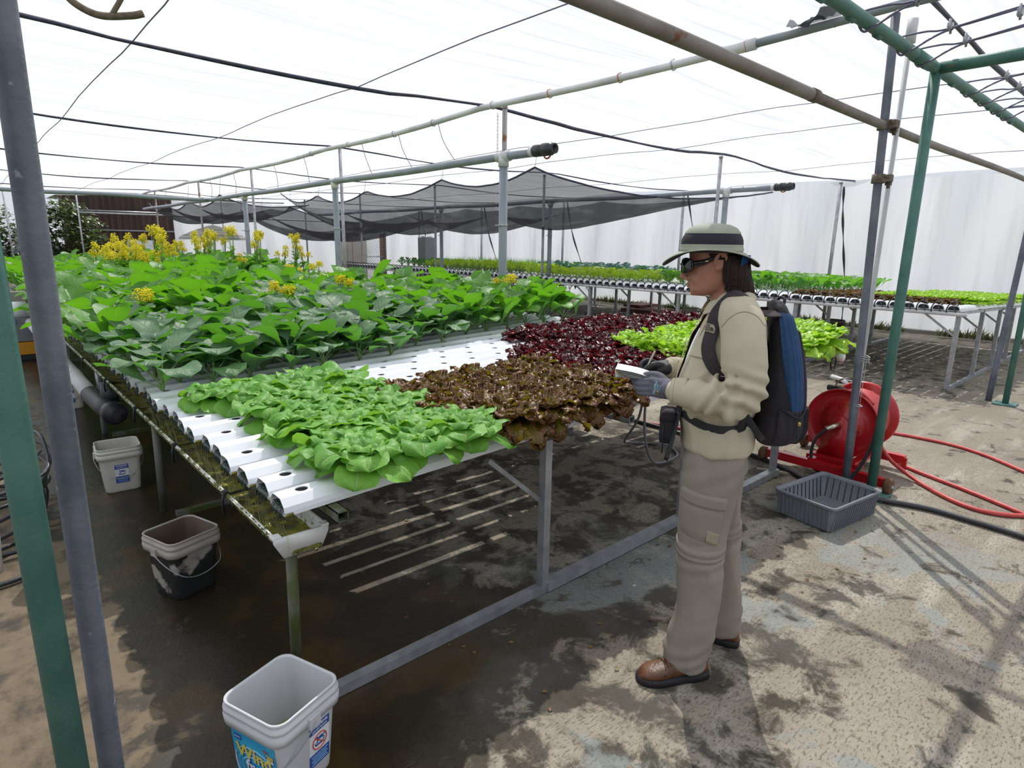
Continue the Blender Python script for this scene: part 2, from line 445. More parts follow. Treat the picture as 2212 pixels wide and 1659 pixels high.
# ---------------------------------------------------------------- floor
def floor_material():
    m, N, L, p = new_mat('stained concrete')
    t = N.new('ShaderNodeTexCoord'); P = t.outputs['Object']
    sp = N.new('ShaderNodeSeparateXYZ'); L.new(P, sp.inputs[0]); X, Y = sp.outputs['X'], sp.outputs['Y']
    def noi(s, d=6, rough=0.5, st=None, dist=0.0):
        n = N.new('ShaderNodeTexNoise'); n.inputs['Scale'].default_value = s; n.inputs['Detail'].default_value = d; n.inputs['Roughness'].default_value = rough; n.inputs['Distortion'].default_value = dist
        v = P
        if st: mp = N.new('ShaderNodeMapping'); mp.inputs['Scale'].default_value = st; L.new(P, mp.inputs[0]); v = mp.outputs[0]
        L.new(v, n.inputs['Vector']); return n.outputs['Fac']
    def ma(op, a, b=None, c=None):
        n = N.new('ShaderNodeMath'); n.operation = op
        for i, q in enumerate((a, b, c)):
            if q is None: continue
            if isinstance(q, (int, float)): n.inputs[i].default_value = q
            else: L.new(q, n.inputs[i])
        return n.outputs[0]
    def mr(v, a, b, c=0.0, d=1.0):
        n = N.new('ShaderNodeMapRange'); n.interpolation_type = 'SMOOTHSTEP'
        L.new(v, n.inputs[0])
        for i, q in enumerate((a, b, c, d)): n.inputs[i + 1].default_value = q
        return n.outputs[0]
    def mix(f, a, b):
        n = N.new('ShaderNodeMixRGB')
        if isinstance(f, (int, float)): n.inputs[0].default_value = f
        else: L.new(f, n.inputs[0])
        for i, q in ((1, a), (2, b)):
            if isinstance(q, tuple): n.inputs[i].default_value = rgba(q)
            else: L.new(q, n.inputs[i])
        return n.outputs[0]
    n1 = noi(1.1, 8, 0.6); n2 = noi(5.0, 10, 0.68, dist=0.4); n3 = noi(30, 6, 0.75); nl = noi(2.2, 8, 0.65, (0.5, 2.4, 1))
    base = mix(mr(n1, 0.38, 0.62), (0.300, 0.262, 0.205), (0.235, 0.198, 0.152))
    base = mix(mr(nl, 0.50, 0.68, 0, 0.75), base, (0.40, 0.375, 0.315))
    n4 = noi(75, 3, 0.6, (0.6, 1.5, 1)); base = mix(mr(n4, 0.52, 0.64, 0, 0.75), base, (0.09, 0.072, 0.055)); base = mix(mr(noi(48, 4, 0.7), 0.60, 0.72, 0, 0.5), base, (0.50, 0.48, 0.42))
    base = mix(mr(n3, 0.50, 0.70, 0, 0.6), base, (0.12, 0.095, 0.07))
    lx = mr(ma('ADD', X, ma('MULTIPLY_ADD', n1, 0.8, -0.4)), 0.95, 0.35)
    base = mix(ma('MULTIPLY', lx, 0.93), base, mix(mr(n2, 0.42, 0.6), (0.150, 0.112, 0.070), (0.085, 0.062, 0.040)))
    base = mix(ma('MULTIPLY', mr(X, 4.6, 6.5), 0.45), base, mix(mr(nl, .45, .62), (0.17, 0.148, 0.115), (0.26, 0.235, 0.19)))
    # wet, algae-dark ground below near bench, darker blotches before it and below far bench
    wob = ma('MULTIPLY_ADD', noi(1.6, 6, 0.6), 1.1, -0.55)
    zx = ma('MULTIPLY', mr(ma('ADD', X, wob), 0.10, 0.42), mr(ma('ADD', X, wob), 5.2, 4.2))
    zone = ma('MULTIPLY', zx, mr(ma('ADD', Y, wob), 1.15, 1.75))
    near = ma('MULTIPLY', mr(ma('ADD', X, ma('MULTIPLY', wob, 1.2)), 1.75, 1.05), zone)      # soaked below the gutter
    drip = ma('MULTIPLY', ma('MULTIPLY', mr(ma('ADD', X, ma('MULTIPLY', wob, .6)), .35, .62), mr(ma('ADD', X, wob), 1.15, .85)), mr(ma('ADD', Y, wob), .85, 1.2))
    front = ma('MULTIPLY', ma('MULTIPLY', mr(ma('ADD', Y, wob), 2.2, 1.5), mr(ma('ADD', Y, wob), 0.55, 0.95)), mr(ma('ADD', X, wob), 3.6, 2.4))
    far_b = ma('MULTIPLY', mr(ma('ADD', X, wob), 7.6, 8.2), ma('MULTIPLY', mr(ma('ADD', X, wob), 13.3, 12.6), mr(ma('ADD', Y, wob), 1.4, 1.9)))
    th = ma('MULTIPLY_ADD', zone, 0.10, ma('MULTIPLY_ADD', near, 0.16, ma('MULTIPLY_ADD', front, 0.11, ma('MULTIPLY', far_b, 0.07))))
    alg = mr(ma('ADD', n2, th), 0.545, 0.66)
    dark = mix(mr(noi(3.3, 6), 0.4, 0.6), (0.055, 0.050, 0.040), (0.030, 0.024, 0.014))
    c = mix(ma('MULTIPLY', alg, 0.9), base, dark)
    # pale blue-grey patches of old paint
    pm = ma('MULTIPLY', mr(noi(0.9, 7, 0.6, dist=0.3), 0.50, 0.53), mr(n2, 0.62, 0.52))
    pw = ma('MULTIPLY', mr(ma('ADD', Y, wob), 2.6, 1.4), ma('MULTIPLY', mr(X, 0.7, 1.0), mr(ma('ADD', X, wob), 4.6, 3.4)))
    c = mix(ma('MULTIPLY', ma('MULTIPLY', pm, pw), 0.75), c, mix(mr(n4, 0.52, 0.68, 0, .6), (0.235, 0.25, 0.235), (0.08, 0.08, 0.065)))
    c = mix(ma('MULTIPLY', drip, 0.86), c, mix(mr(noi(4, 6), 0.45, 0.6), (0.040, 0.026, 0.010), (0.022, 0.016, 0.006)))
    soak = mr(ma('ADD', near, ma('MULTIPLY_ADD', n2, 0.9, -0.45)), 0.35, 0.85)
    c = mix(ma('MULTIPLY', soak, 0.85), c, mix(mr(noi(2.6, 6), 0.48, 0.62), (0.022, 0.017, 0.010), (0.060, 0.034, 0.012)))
    # cracks
    vo = N.new('ShaderNodeTexVoronoi'); vo.feature = 'DISTANCE_TO_EDGE'; vo.inputs['Scale'].default_value = 0.42
    ad = N.new('ShaderNodeMixRGB'); ad.blend_type = 'ADD'; ad.inputs[0].default_value = 0.35; L.new(P, ad.inputs[1])
    nn = N.new('ShaderNodeTexNoise'); nn.inputs['Scale'].default_value = 3; nn.inputs['Detail'].default_value = 6; L.new(P, nn.inputs['Vector']); L.new(nn.outputs['Color'], ad.inputs[2])
    L.new(ad.outputs[0], vo.inputs['Vector'])
    crack = ma('MULTIPLY', mr(vo.outputs['Distance'], 0.0022, 0.0), mr(noi(0.8, 3), 0.5, 0.6))
    c = mix(ma('MULTIPLY', crack, 0.8), c, (0.02, 0.017, 0.012))
    L.new(c, p.inputs['Base Color'])
    ro = ma('MULTIPLY_ADD', soak, -0.45, ma('MULTIPLY_ADD', n3, 0.2, 0.72)); ro = ma('MULTIPLY_ADD', drip, -0.25, ro)
    L.new(ro, p.inputs['Roughness'])
    p.inputs['Specular IOR Level'].default_value = 0.35
    b = N.new('ShaderNodeBump'); b.inputs['Strength'].default_value = 0.45; b.inputs['Distance'].default_value = 0.01
    hh = ma('ADD', ma('MULTIPLY', n3, 0.6), ma('ADD', ma('MULTIPLY', alg, -0.25), ma('MULTIPLY', crack, -1.0)))
    L.new(hh, b.inputs['Height']); L.new(b.outputs[0], p.inputs['Normal'])
    return m
b = MB()
b.box((6, 12, -0.1), (34, 44, 0.2))
fl = b.build('floor', floor_material(), origin=False); tag(fl, kind='structure')

# ---------------------------------------------------------------- roof and walls of cloth
SEAMS = [-2.6, 1.3, 5.2, 9.0, 12.9, 16.8, 20.8, 24.7]
def roof_z(x, y):
    z = 3.0
    # span between seams bellies up a little, seams sag between the post rows
    for a, c in zip(SEAMS[:-1], SEAMS[1:]):
        if a <= y <= c: z += 0.05 * math.sin(PI * (y - a) / (c - a))
    for a, c in ((-4, -0.2), (-0.2, 4.4), (4.4, 9.05), (9.05, 14.15)):
        if a <= x <= c: z -= 0.075 * math.sin(PI * (x - a) / (c - a))
    return z + 0.012 * mnoise.noise(Vector((x * .7, y * 1.5, 0)))
b = MB()
xs = np.linspace(-4, 14.15, 74); ys = np.linspace(-2.6, 24.7, 120)
b.grid([[(x, y, roof_z(x, y)) for y in ys] for x in xs])
rf = b.build('ceiling', M_ROOF, origin=False); tag(rf, kind='structure')
# long white sheet on the far side, hanging in shallow folds
b = MB()
b.grid([[(14.15 + 0.05 * math.sin(y * 2.1) + 0.03 * math.sin(y * 5 + z), y, z) for z in np.linspace(0, 2.98, 12)] for y in np.linspace(-3, 24.7, 160)])
wv = b.build('wall_right', M_WALLC, origin=False); tag(wv, kind='structure')
b = MB()
b.grid([[(x, 24.7 + 0.05 * math.sin(x * 2.3) + 0.02 * math.sin(x * 6 + z), z) for z in np.linspace(0, 2.98, 12)] for x in np.linspace(5.9, 14.15, 60)])
wv = b.build('wall_back', M_WALLC, origin=False); tag(wv, kind='structure')
# concrete kerb below the sheet
b = MB(); b.box((14.02, 10.8, 0.035), (0.16, 27.6, 0.07))
tag(b.build('trim_1', mat('kerb concrete', (0.33, 0.30, 0.26), 0.9, c2=(0.25, 0.22, 0.19), scale=3), origin=False), kind='structure')

# seam ropes
for i, y in enumerate(SEAMS[1:-1]):
    b = MB()
    thick = 0.016 if i < 2 else 0.011
    pts = []
    for x in np.linspace(-3.9, 14.1, 60):
        pts.append((x, y + 0.012 * math.sin(x * 1.7 + i), roof_z(x, y) - 0.014 - (0.014 if 0.8 < x % 4.65 < 3.4 else 0) * (1 if i < 2 else .3)))
    b.tube(pts, [thick * (0.75 + 0.5 * abs(math.sin(k * .33 + i))) for k in range(len(pts))], 6)
    o = b.build('seam_rope', M_ROPE)
    tag(o, ['black roof rope above the green pipe frame', 'black roof rope crossing from the branch to the nearest rusty roof post',
            'black roof rope ending at the second post of the long row', 'thin black roof rope at the third post of the long row',
            'thin black roof rope at the fourth post of the long row', 'thin black roof rope at the farthest post of the long row'][i], 'rope', 'black ropes along the roof seams')
# span wires
WX = [(1.1, 'steel wire under the roof nearest the tall grey scaffold pole'), (2.78, 'steel wire under the roof second from the grey scaffold pole'),
      (6.18, 'steel wire just beyond the white roof pipe'), (7.55, 'steel wire above the raised corner of the black shade net'), (10.85, 'thin steel wire nearest the white wall sheet')]
for x, lab in WX:
    b = MB()
    b.tube([(x, y, roof_z(x, y) - 0.03 - 0.015 * abs(math.sin(PI * (y - 1.3) / 3.88))) for y in np.linspace(-1.5, 23, 60)], 0.0045, 5)
    tag(b.build('support_wire', M_WIRE), lab, 'wire', 'support wires under the roof')

# ---------------------------------------------------------------- roof posts
def post(x, y, h, r, label, group, m=M_GALV, lean=(0, 0), rust=False):
    t = empty('roof_post', (x, y, 0), 0, label, 'post', group)
    b = MB(); b.tube([(x, y, 0), (x + lean[0], y + lean[1], h)], r, 12); b.build('pole', m, t)
    b = MB(); b.box((x, y, 0.006), (0.14, 0.14, 0.012)); b.build('foot_plate', m, t)
    b = MB(); b.tube([(x + lean[0], y + lean[1], h - 0.02), (x + lean[0], y + lean[1], h + 0.01)], r * 1.15, 12); b.build('top_collar', m, t)
    return t
M_RUSTP = mat('rust streaked post', (0.27, 0.25, 0.24), 0.6, 0.3, c2=(0.33, 0.31, 0.30), scale=6, c3=(0.20, 0.08, 0.035), s3=5, r3=(0.55, 0.6))
names = ['nearest', 'second', 'third', 'fourth', 'fifth']
for k, (x, y) in enumerate([(4.43, 5.12), (4.5, 8.97), (4.56, 12.9), (4.62, 16.7), (4.55, 20.8)]):
    post(x, y, 2.98, 0.024 if k else 0.026, '%s post of the row holding up the white roof pipe' % names[k].capitalize() + (', rust streaked' if k == 0 else ''), 'posts under the white roof pipe', M_RUSTP if k in (0, 3, 4) else M_GALV)
for k, (x, y) in enumerate([(9.05, 5.33), (9.07, 9.24), (9.07, 13.1), (9.1, 17.0), (9.1, 20.9)]):
    post(x, y, 2.97, 0.028, '%s galvanised post of the middle row beside the black shade net' % names[k].capitalize(), 'posts of the middle row')
for k, (x, y) in enumerate([(13.75, 5.33), (13.7, 9.0), (13.7, 13.1), (13.7, 17.0), (13.7, 20.9)]):
    post(x, y, 2.93, 0.035, '%s galvanised post along the white wall sheet' % names[k].capitalize(), 'posts along the white sheet')
    b = MB()                                                      # black tie strap from the post top to the ground
    pts = [(x + 0.05, y - 0.08, 2.85), (x + 0.05, y - 0.35, 1.9), (x + .08, y - 0.75, 1.0), (x + .1, y - 1.1, 0.05)]
    if k == 0: pts = [(x + 0.05, y - 0.05, 2.85), (x + 0.07, y - 0.09, 2.3), (x + .05, y - 0.2, 1.6), (x + .1, y - 0.3, 0.8), (x + .1, y - .34, 0.02)]
    q = smooth_path(pts, 8)
    b.tube(q, [0.018 + 0.009 * math.sin(i * .8) for i in range(len(q))], 6)
    tag(b.build('tie_strap', M_BLK), 'twisted black tie strap slanting down from the %s wall post' % names[k], 'strap', 'straps at the wall posts')
for k, (x, y) in enumerate([(1.2, 22.9), (2.9, 22.9), (7.0, 22.9)]):
    post(x, y, 2.95, 0.022, ['thin post at the roof end, leftmost of three', 'thin post at the roof end, middle of three', 'thin post at the roof end, rightmost of three'][k], 'thin posts at the roof end')

# white roof pipe (hangs below the roof) with couplers and ties
t = empty('roof_pipe', (4.42, -1, 2.9), 0, 'long white plastic pipe tied under the roof beside the post row', 'pipe')
def xr(y): return float(np.interp(y, [-1.5, 5, 9, 13, 23], [4.12, 4.17, 4.33, 4.38, 4.43]))
def zr(y): return 2.945 - 0.035 * abs(math.sin(PI * (y - 1.3) / 3.88))
b = MB(); b.tube([(xr(y), y, zr(y)) for y in np.linspace(2.25, 22.9, 70)], 0.030, 12); b.build('white_length', M_PVCW, t)
b = MB(); b.tube([(xr(y), y, zr(y)) for y in np.linspace(-1.5, 2.3, 14)], 0.028, 12); b.build('grey_length', M_PVCG, t)
b = MB(); b.tube([(xr(2.3), 2.26, zr(2.3)), (xr(2.4), 2.55, zr(2.5))], 0.038, 12); b.build('coupler', M_PVCW, t)
for y in (2.32, 2.48, 2.9, 3.4, 4.2, 5.0, 6.1, 7.0, 8.3, 9.6):
    b = MB(); b.tube([(xr(y) + 0.036 * math.cos(a), y + .006 * math.sin(a * 3), zr(y) + 0.036 * math.sin(a)) for a in np.linspace(0, 2 * PI, 13)[:-1]], 0.004, 4, closed=True)
    b.build('cable_tie', MATS['orange valve handle'] if y in (2.32, 3.4, 4.2) else M_GALV, t)
# hanging strings between roof pipe and water pipe
for k, y in enumerate([6.0, 6.9, 7.9, 9.9, 11.2, 13.4, 15.0]):
    b = MB(); b.tube(smooth_path([(xr(y), y, 2.9), (xr(y), y - .1, 2.7), (4.36, y - .12, 2.5)], 5), 0.0045, 4)
    tag(b.build('hanging_cord', M_WIRE), 'thin cord hanging from the white roof pipe to the grey water pipe', 'cord', 'cords between the two pipes')
# hanging chain near the rusty post
b = MB()
for i in range(13):
    z = 2.9 - i * 0.034
    a = (i % 2) * PI / 2
    b.tube([(4.36 + 0.008 * math.cos(q) * math.cos(a), 5.15 + 0.008 * math.cos(q) * math.sin(a), z + 0.02 * math.sin(q)) for q in np.linspace(0, 2 * PI, 9)[:-1]], 0.0028, 4, closed=True)
tag(b.build('chain', M_GALV), 'short chain hanging beside the rust streaked roof post', 'chain')

# grey water pipes on their columns
def water_pipe(pts, cols, label, fit, r=0.040):
    t = empty('water_pipe', pts[0], 0, label, 'pipe', 'grey overhead water pipes')
    b = MB(); b.tube(pts, r, 14); b.build('pipe_run', M_PVCG, t)
    for (x, y, z) in cols:
        b = MB(); b.tube([(x, y, 0), (x, y, z - 0.02)], 0.044, 14); b.build('column', M_PVCG, t)
        b = MB(); b.tube([(x, y, z - 0.10), (x, y, z + .02)], 0.054, 14); b.tube([(x, y - 0.09, z), (x, y + 0.09, z)], 0.052, 14); b.build('tee_fitting', M_PVCW, t)
        b = MB(); b.lathe([(0.047, 0), (0.05, 0.004), (0.05, 0.02), (0.047, 0.024)], 14, (x, y, 1.78)); b.box((x - .06, y, 1.79), (0.09, 0.012, 0.012)); b.build('strap_ring', M_GALV, t)
    if fit is not None:
        x, y, z = fit
        b = MB(); b.tube([(x, y + .16, z), (x, y + 0.10, z)], 0.048, 14); b.build('white_sleeve', M_PVCW, t)
        v = MB(); v.tube([(x, y + .10, z), (x, y - 0.02, z)], 0.056, 14)
        v.rings([[(x + rr * math.cos(a), y - yy, z + rr * math.sin(a)) for a in np.linspace(0, 2 * PI, 17)[:-1]] for rr, yy in ((0.06, .02), (0.06, .12), (0.048, .13), (0.048, .17), (0.036, .17), (0.036, .06))], cap1=True)
        vo = v.build('union_valve', M_PVCD, t)
        b = MB(); b.tube([(x, y + .02, z), (x + .09, y + .02, z - .015)], 0.018, 10); b.build('handle_stem', M_PVCD, vo)
        b = MB()
        b.tube([(x + .09 + 0.0 * math.cos(a), y + .02 + 0.05 * math.cos(a), z - .015 + 0.05 * math.sin(a)) for a in np.linspace(0, 2 * PI, 17)[:-1]], 0.009, 6, closed=True)
        b.beam((x + .09, y - .03, z - .015), (x + .09, y + .07, z - .015), .012, .02); b.build('valve_handle', M_ORNG, vo)
    return t
water_pipe([(4.28 + 0.004 * y, y, 2.47 - 0.012 * math.sin(PI * (y - 5.1) / 3.9) ** 2) for y in np.linspace(4.45, 21.5, 50)],
           [(4.30, 4.98, 2.47), (4.33, 8.84, 2.47), (4.36, 12.8, 2.47)], 'long grey water pipe on three plastic columns above the near bench', (4.28, 4.40, 2.475))
water_pipe([(9.15, y, 2.47 - 0.02 * math.sin(PI * (y - 5.1) / 3.9) ** 2) for y in np.linspace(4.5, 20.5, 50)],
           [(9.16, 5.25, 2.47), (9.18, 9.15, 2.47), (9.18, 13.0, 2.47)], 'grey water pipe running through the black shade net', (9.15, 4.36, 2.475))
t = water_pipe([(x, 15.0 + 0.04 * math.sin(x), 2.47 - .02 * math.sin(x * 1.3) ** 2) for x in np.linspace(-2.5, 4.4, 24)], [], 'grey water pipe crossing from the left edge to the long row', None)
tag(t, group='grey overhead water pipes')
b = MB(); b.tube([(x, 22.95, 2.955 - .03 * math.sin(x)) for x in np.linspace(-3, 9.2, 24)], 0.03, 10)
tag(b.build('end_pipe', M_GALV), 'steel pipe along the far end of the roof', 'pipe')
b = MB(); b.tube([(x, 22.8, 2.35) for x in np.linspace(2.9, 13.9, 24)], 0.025, 10)
tag(b.build('wall_rail', M_GALV), 'horizontal steel rail in front of the far white sheet', 'rail')

# ---------------------------------------------------------------- scaffold
def clamp(x, y, z, parent, s=1.0):
    b = MB()
    b.lathe([(0.030 * s, -0.026), (0.037 * s, -0.026), (0.037 * s, 0.026), (0.030 * s, 0.026)], 14, (x, y, z))
    b.box((x, y - 0.05 * s, z), (0.05, 0.05, 0.04)); b.tube([(x + .05, y - .055, z - .012), (x - .07, y - .055, z + .012)], .008, 6)
    b.box((x + 0.045, y - 0.045, z - 0.02), (0.03, 0.03, 0.035))
    b.tube([(x + .045, y - .045, z - .055), (x + .045, y - .045, z + .01)], .010, 6)
    return b.build('clamp', mat('rusted clamp', (0.12, 0.09, 0.07), 0.7, 0.5, c2=(0.2, 0.17, 0.14), scale=30) if 'rusted clamp' not in MATS else MATS['rusted clamp'], parent)
def scaf_pole(x, y, h, r, label, clamps, m, lean=(0, 0)):
    t = empty('scaffold_pole', (x, y, 0), 0, label, 'pole', 'upright scaffold poles')
    b = MB(); b.tube([(x + lean[0] * k, y + lean[1] * k, h * k) for k in np.linspace(0, 1, 8)], r, 18); b.build('tube', m, t)
    for z in clamps: clamp(x + lean[0] * z / h, y + lean[1] * z / h, z, t)
    return t
scaf_pole(0.108, 1.585, 3.0, 0.0262, 'thick grey scaffold pole near the camera at the left edge', [2.45], M_GALVD, (.025, 0))
p_ = scaf_pole(4.27, 1.375, 2.93, 0.0238, 'grey scaffold pole rising behind the grey tray', [2.325, 2.02], M_GALVD, (-0.03, 0.085))
b = MB()
for z in (0.93, 0.915, 0.90): b.tube([(4.275 + .031 * math.cos(a), 1.375 + .031 * math.sin(a), z + .006 * math.sin(a)) for a in np.linspace(0, 2 * PI, 13)[:-1]], .004, 4, closed=True)
for z in (0.60,): b.tube([(4.275 + .027 * math.cos(a), 1.375 + .027 * math.sin(a), z) for a in np.linspace(0, 2 * PI, 13)[:-1]], .004, 4, closed=True)
b.tube([(4.24, 1.35, .92), (4.235, 1.35, .6), (4.25, 1.35, .1)], .002, 4)
b.build('wire_tie', M_GALV, p_)
scaf_pole(8.25, 1.36, 2.4, 0.03, 'grey scaffold pole standing right of the far bench', [2.36, 1.9], M_GALVD, (0.42, 0))
t = empty('scaffold_crossbar', (1, 1.52, 2.37), 0, 'long weathered scaffold pipe clamped across the top of the scaffold poles', 'pipe')
b = MB(); b.tube([(x, 1.425 + .01 * x / 4, 2.330 + 0.012 * math.sin(x)) for x in np.linspace(-1.5, 3.24, 12)], 0.0285, 16); b.build('near_length', M_SCAF, t)
b = MB(); b.tube([(x, 1.425 + .01 * x / 4, 2.330 + 0.012 * math.sin(x)) for x in np.linspace(3.2, 10.5, 14)], 0.0245, 16); b.build('far_length', M_SCAF, t)
b = MB(); b.tube([(3.2, 1.432, 2.33), (3.26, 1.432, 2.33)], 0.031, 16); b.build('coupler', M_ORNG if False else MATS['rusted clamp'], t)

# green pipe frame
t = empty('green_pipe_frame', (4.335, 1.24, 0), 0, 'green painted pipe frame with posts at left, centre and right and a top rail', 'frame')
for (x, y, lean) in ((0.036, 1.50, 0.0), (4.335, 1.24, 0.0), (8.18, 1.20, 0.0)):
    b = MB(); b.tube([(x, y, 0.01), (x + lean, y, 1.4), (x + lean, y, 2.615)], 0.0292, 18); po = b.build('frame_post', M_GREEN, t)
    b = MB(); b.box((x, y, 0.008), (0.2, 0.2, 0.016)); b.build('base_plate', M_GREEN, po)
b = MB(); b.tube([(x, 1.235 + .001 * x, 2.615) for x in np.linspace(-1.2, 9.5, 20)], 0.0292, 16); b.build('top_rail', M_GREEN, t)
b = MB(); b.tube([(x, 1.24, 2.615) for x in (3.95, 4.23)], 0.033, 16)
for x in (2.9, 3.25, 3.6, 4.35, 4.95, 5.25, 5.6, 5.95, 6.3, 6.7): x *= .94; b.tube([(x, 1.243, 2.594), (x + .06, 1.243, 2.594)], 0.017, 10)
b.build('sleeve', M_GREEN, t)
b = MB(); b.tube([(4.335, y, 2.615) for y in (1.24, 0.3, -1.5)], 0.027, 16); b.tube([(4.335, 1.22, 2.615), (4.335, .58, 2.615)], 0.033, 16); b.build('side_rail', M_GREEN, t)
# lashing wires with clips going back from the top rail
for k, x in enumerate([3.25, 3.76, 4.05, 5.03, 5.4, 5.78, 6.1]):
    t = empty('lashing_wire', (x, 1.3, 2.7), 0, 'steel lashing wire clipped around the green rail, %s from the left' % ['first', 'second', 'third', 'fourth', 'fifth', 'sixth', 'seventh'][k], 'wire', 'lashing wires on the green rail')
    b = MB()
    b.tube(smooth_path([(x - .05, 1.272, 2.635), (x, 1.25, 2.577), (x + .01, 1.20, 2.592), (x + .02, 1.05, 2.655), (x + .03, .75, 2.69), (x + .03, -1.2, 2.9)], 6), 0.0055, 5)
    b.tube(smooth_path([(x - .05, 1.272, 2.635), (x - .01, 1.24, 2.66), (x + .02, 1.15, 2.668), (x + .02, 1.06, 2.66), (x + .03, .8, 2.692), (x + .03, .6, 2.71)], 6), 0.005, 5)
    b.build('strand', M_WIRE, t)
    for y in (1.05, .78):
        b = MB(); b.box((x + .025, y, 2.67), (.03, .022, .03)); b.tube([(x + .01, y, 2.645), (x + .01, y, 2.70)], .006, 6); b.tube([(x + .04, y, 2.64), (x + .04, y, 2.69)], .006, 6); b.build('wire_clip', M_GALV, t)
# slanting white pole beside the gantry
t = empty('white_rod', (4.5, 1.49, 0), 0, 'thin white plastic pole slanting behind the green post', 'pole')
b = MB(); b.tube([(4.40, 1.43, 0.0), (4.41, 1.42, 2.82)], 0.0155, 10); b.build('rod', M_PVCW, t)
b = MB(); b.tube([(4.41, 1.42, 2.80), (4.41, 1.42, 2.93)], 0.03, 10); b.build('end_cap', M_PVCW, t)
# torn piece of black net on the grey length of roof pipe
b = MB(); rnd = random.Random(3)
G = np.zeros((14, 7, 3))
for i in range(14):
    for j in range(7):
        x = 4.00 + .30 * (j / 6) + .02 * rnd.random(); y = 1.70 + .28 * i / 13 + .03 * rnd.random()
        G[i, j] = (x, y, 2.965 + .05 * math.sin(j * 1.1) * math.sin(i * .5) + .02 * rnd.random() - .05 * (j == 0))
b.grid(G, smooth=False)
tag(b.build('torn_net', M_NET), 'crumpled scrap of torn black net lying on the grey roof pipe', 'net')
# branch tip poking into the frame above the near rope
t = empty('bent_pipe', (0.7, 4.6, 2.9), 0, 'bent brown offcut hooked over the roof rope at the upper left', 'branch')
b = MB()
b.tube(smooth_path([(0.62, 4.55, 2.98), (0.69, 4.50, 2.885), (.80, 4.48, 2.845), (.95, 4.47, 2.875), (1.02, 4.46, 2.90)], 6), [.014] * 3 + [.020] * 22, 10)
b.build('curved_stem', mat('brown husk', (0.10, 0.075, 0.05), 0.8, c2=(0.17, 0.13, 0.09), scale=30), t)
b = MB(); b.tube(smooth_path([(.86, 4.48, 2.86), (.90, 4.44, 2.93), (.93, 4.40, 2.99)], 6), .014, 8); b.build('side_stem', MATS['brown husk'], t)

# ---------------------------------------------------------------- black shade net
def net(name, label, x0, x1, ypk, zpk, sag, zr_, tail=None):
    b = MB(); ys = np.linspace(ypk[0], ypk[-1], 70); nu = 30
    G = np.zeros((nu, len(ys), 3))
    for j, y in enumerate(ys):
        k = max(i for i in range(len(ypk)) if ypk[i] <= y + 1e-9); k = min(k, len(ypk) - 2)
        f = (y - ypk[k]) / (ypk[k + 1] - ypk[k])
        ze = zpk[k] * (1 - f) + zpk[k + 1] * f - 0.20 * math.sin(PI * f) ** 0.9
        g = (y - ypk[0]) / (ypk[-1] - ypk[0])
        endf = min(1, g * 6)
        for i in range(nu):
            u = i / (nu - 1)
            x = x0 + (x1 - x0) * u
            z = ze * (1 - u) + (zr_ - .10 * math.sin(PI * f)) * u - sag * (0.55 + .45 * endf) * math.sin(PI * u ** 0.8) * (1 - .12 * math.cos(2 * PI * f))
            yy = y
            if tail is not None and g < .12: yy = y - (tail) * (1 - g / .12) * math.sin(PI * min(1, u * 1.0) / 2)
            G[i, j] = (x, yy, z + .01 * mnoise.noise(Vector((x * 3, y * 3, 0))))
    b.grid(G); t = empty(name, tuple(G[0, 0]), 0, label, 'shade net', 'black shade nets')
    b.build('mesh_cloth', M_NET, t)
    for e, nm in ((G[0], 'edge_rope'), (G[:, 0], 'front_rope')):
        b = MB(); b.tube([tuple(p) for p in e], 0.016, 6); b.build(nm, M_ROPE, t)
    b = MB()
    for k in range(0, len(ypk)):
        j = int(np.argmin(abs(ys - ypk[k]))); p = G[0, j]
        b.tube([tuple(p), (p[0] + .05, p[1], 3.0)], .004, 4)
    b.build('hanger_wire', M_WIRE, t)
    return t
net('shade_net', 'large sagging black shade net over the middle of the house', 6.95, 11.6, [7.3, 9.83, 12.7, 15.2, 17.5], [2.78, 2.76, 2.70, 2.72, 2.88], .64, 2.62, 1.6)
net('shade_net', 'smaller dark shade net sagging behind the large one, above the chain link gate', 7.3, 12.5, [17.8, 20.0, 21.9], [2.55, 2.5, 2.6], .62, 2.35)
net('shade_net', 'grey shade net hanging above the parasol at the far left', 4.75, 6.9, [15.6, 18.2, 20.6, 22.6], [2.62, 2.6, 2.62, 2.7], .32, 2.5)

# ---------------------------------------------------------------- growing benches
PITCH = 0.162; Y0 = 1.89; XS = 0.67; SL = 0.034
def topz(x): return 0.735 + SL * (x - 0.68) + 0.055
ORD = ['first', 'second', 'third', 'fourth', 'fifth', 'sixth', 'seventh', 'eighth', 'ninth', 'tenth', 'eleventh', 'twelfth', 'thirteenth', 'fourteenth', 'fifteenth', 'sixteenth', 'seventeenth', 'eighteenth']

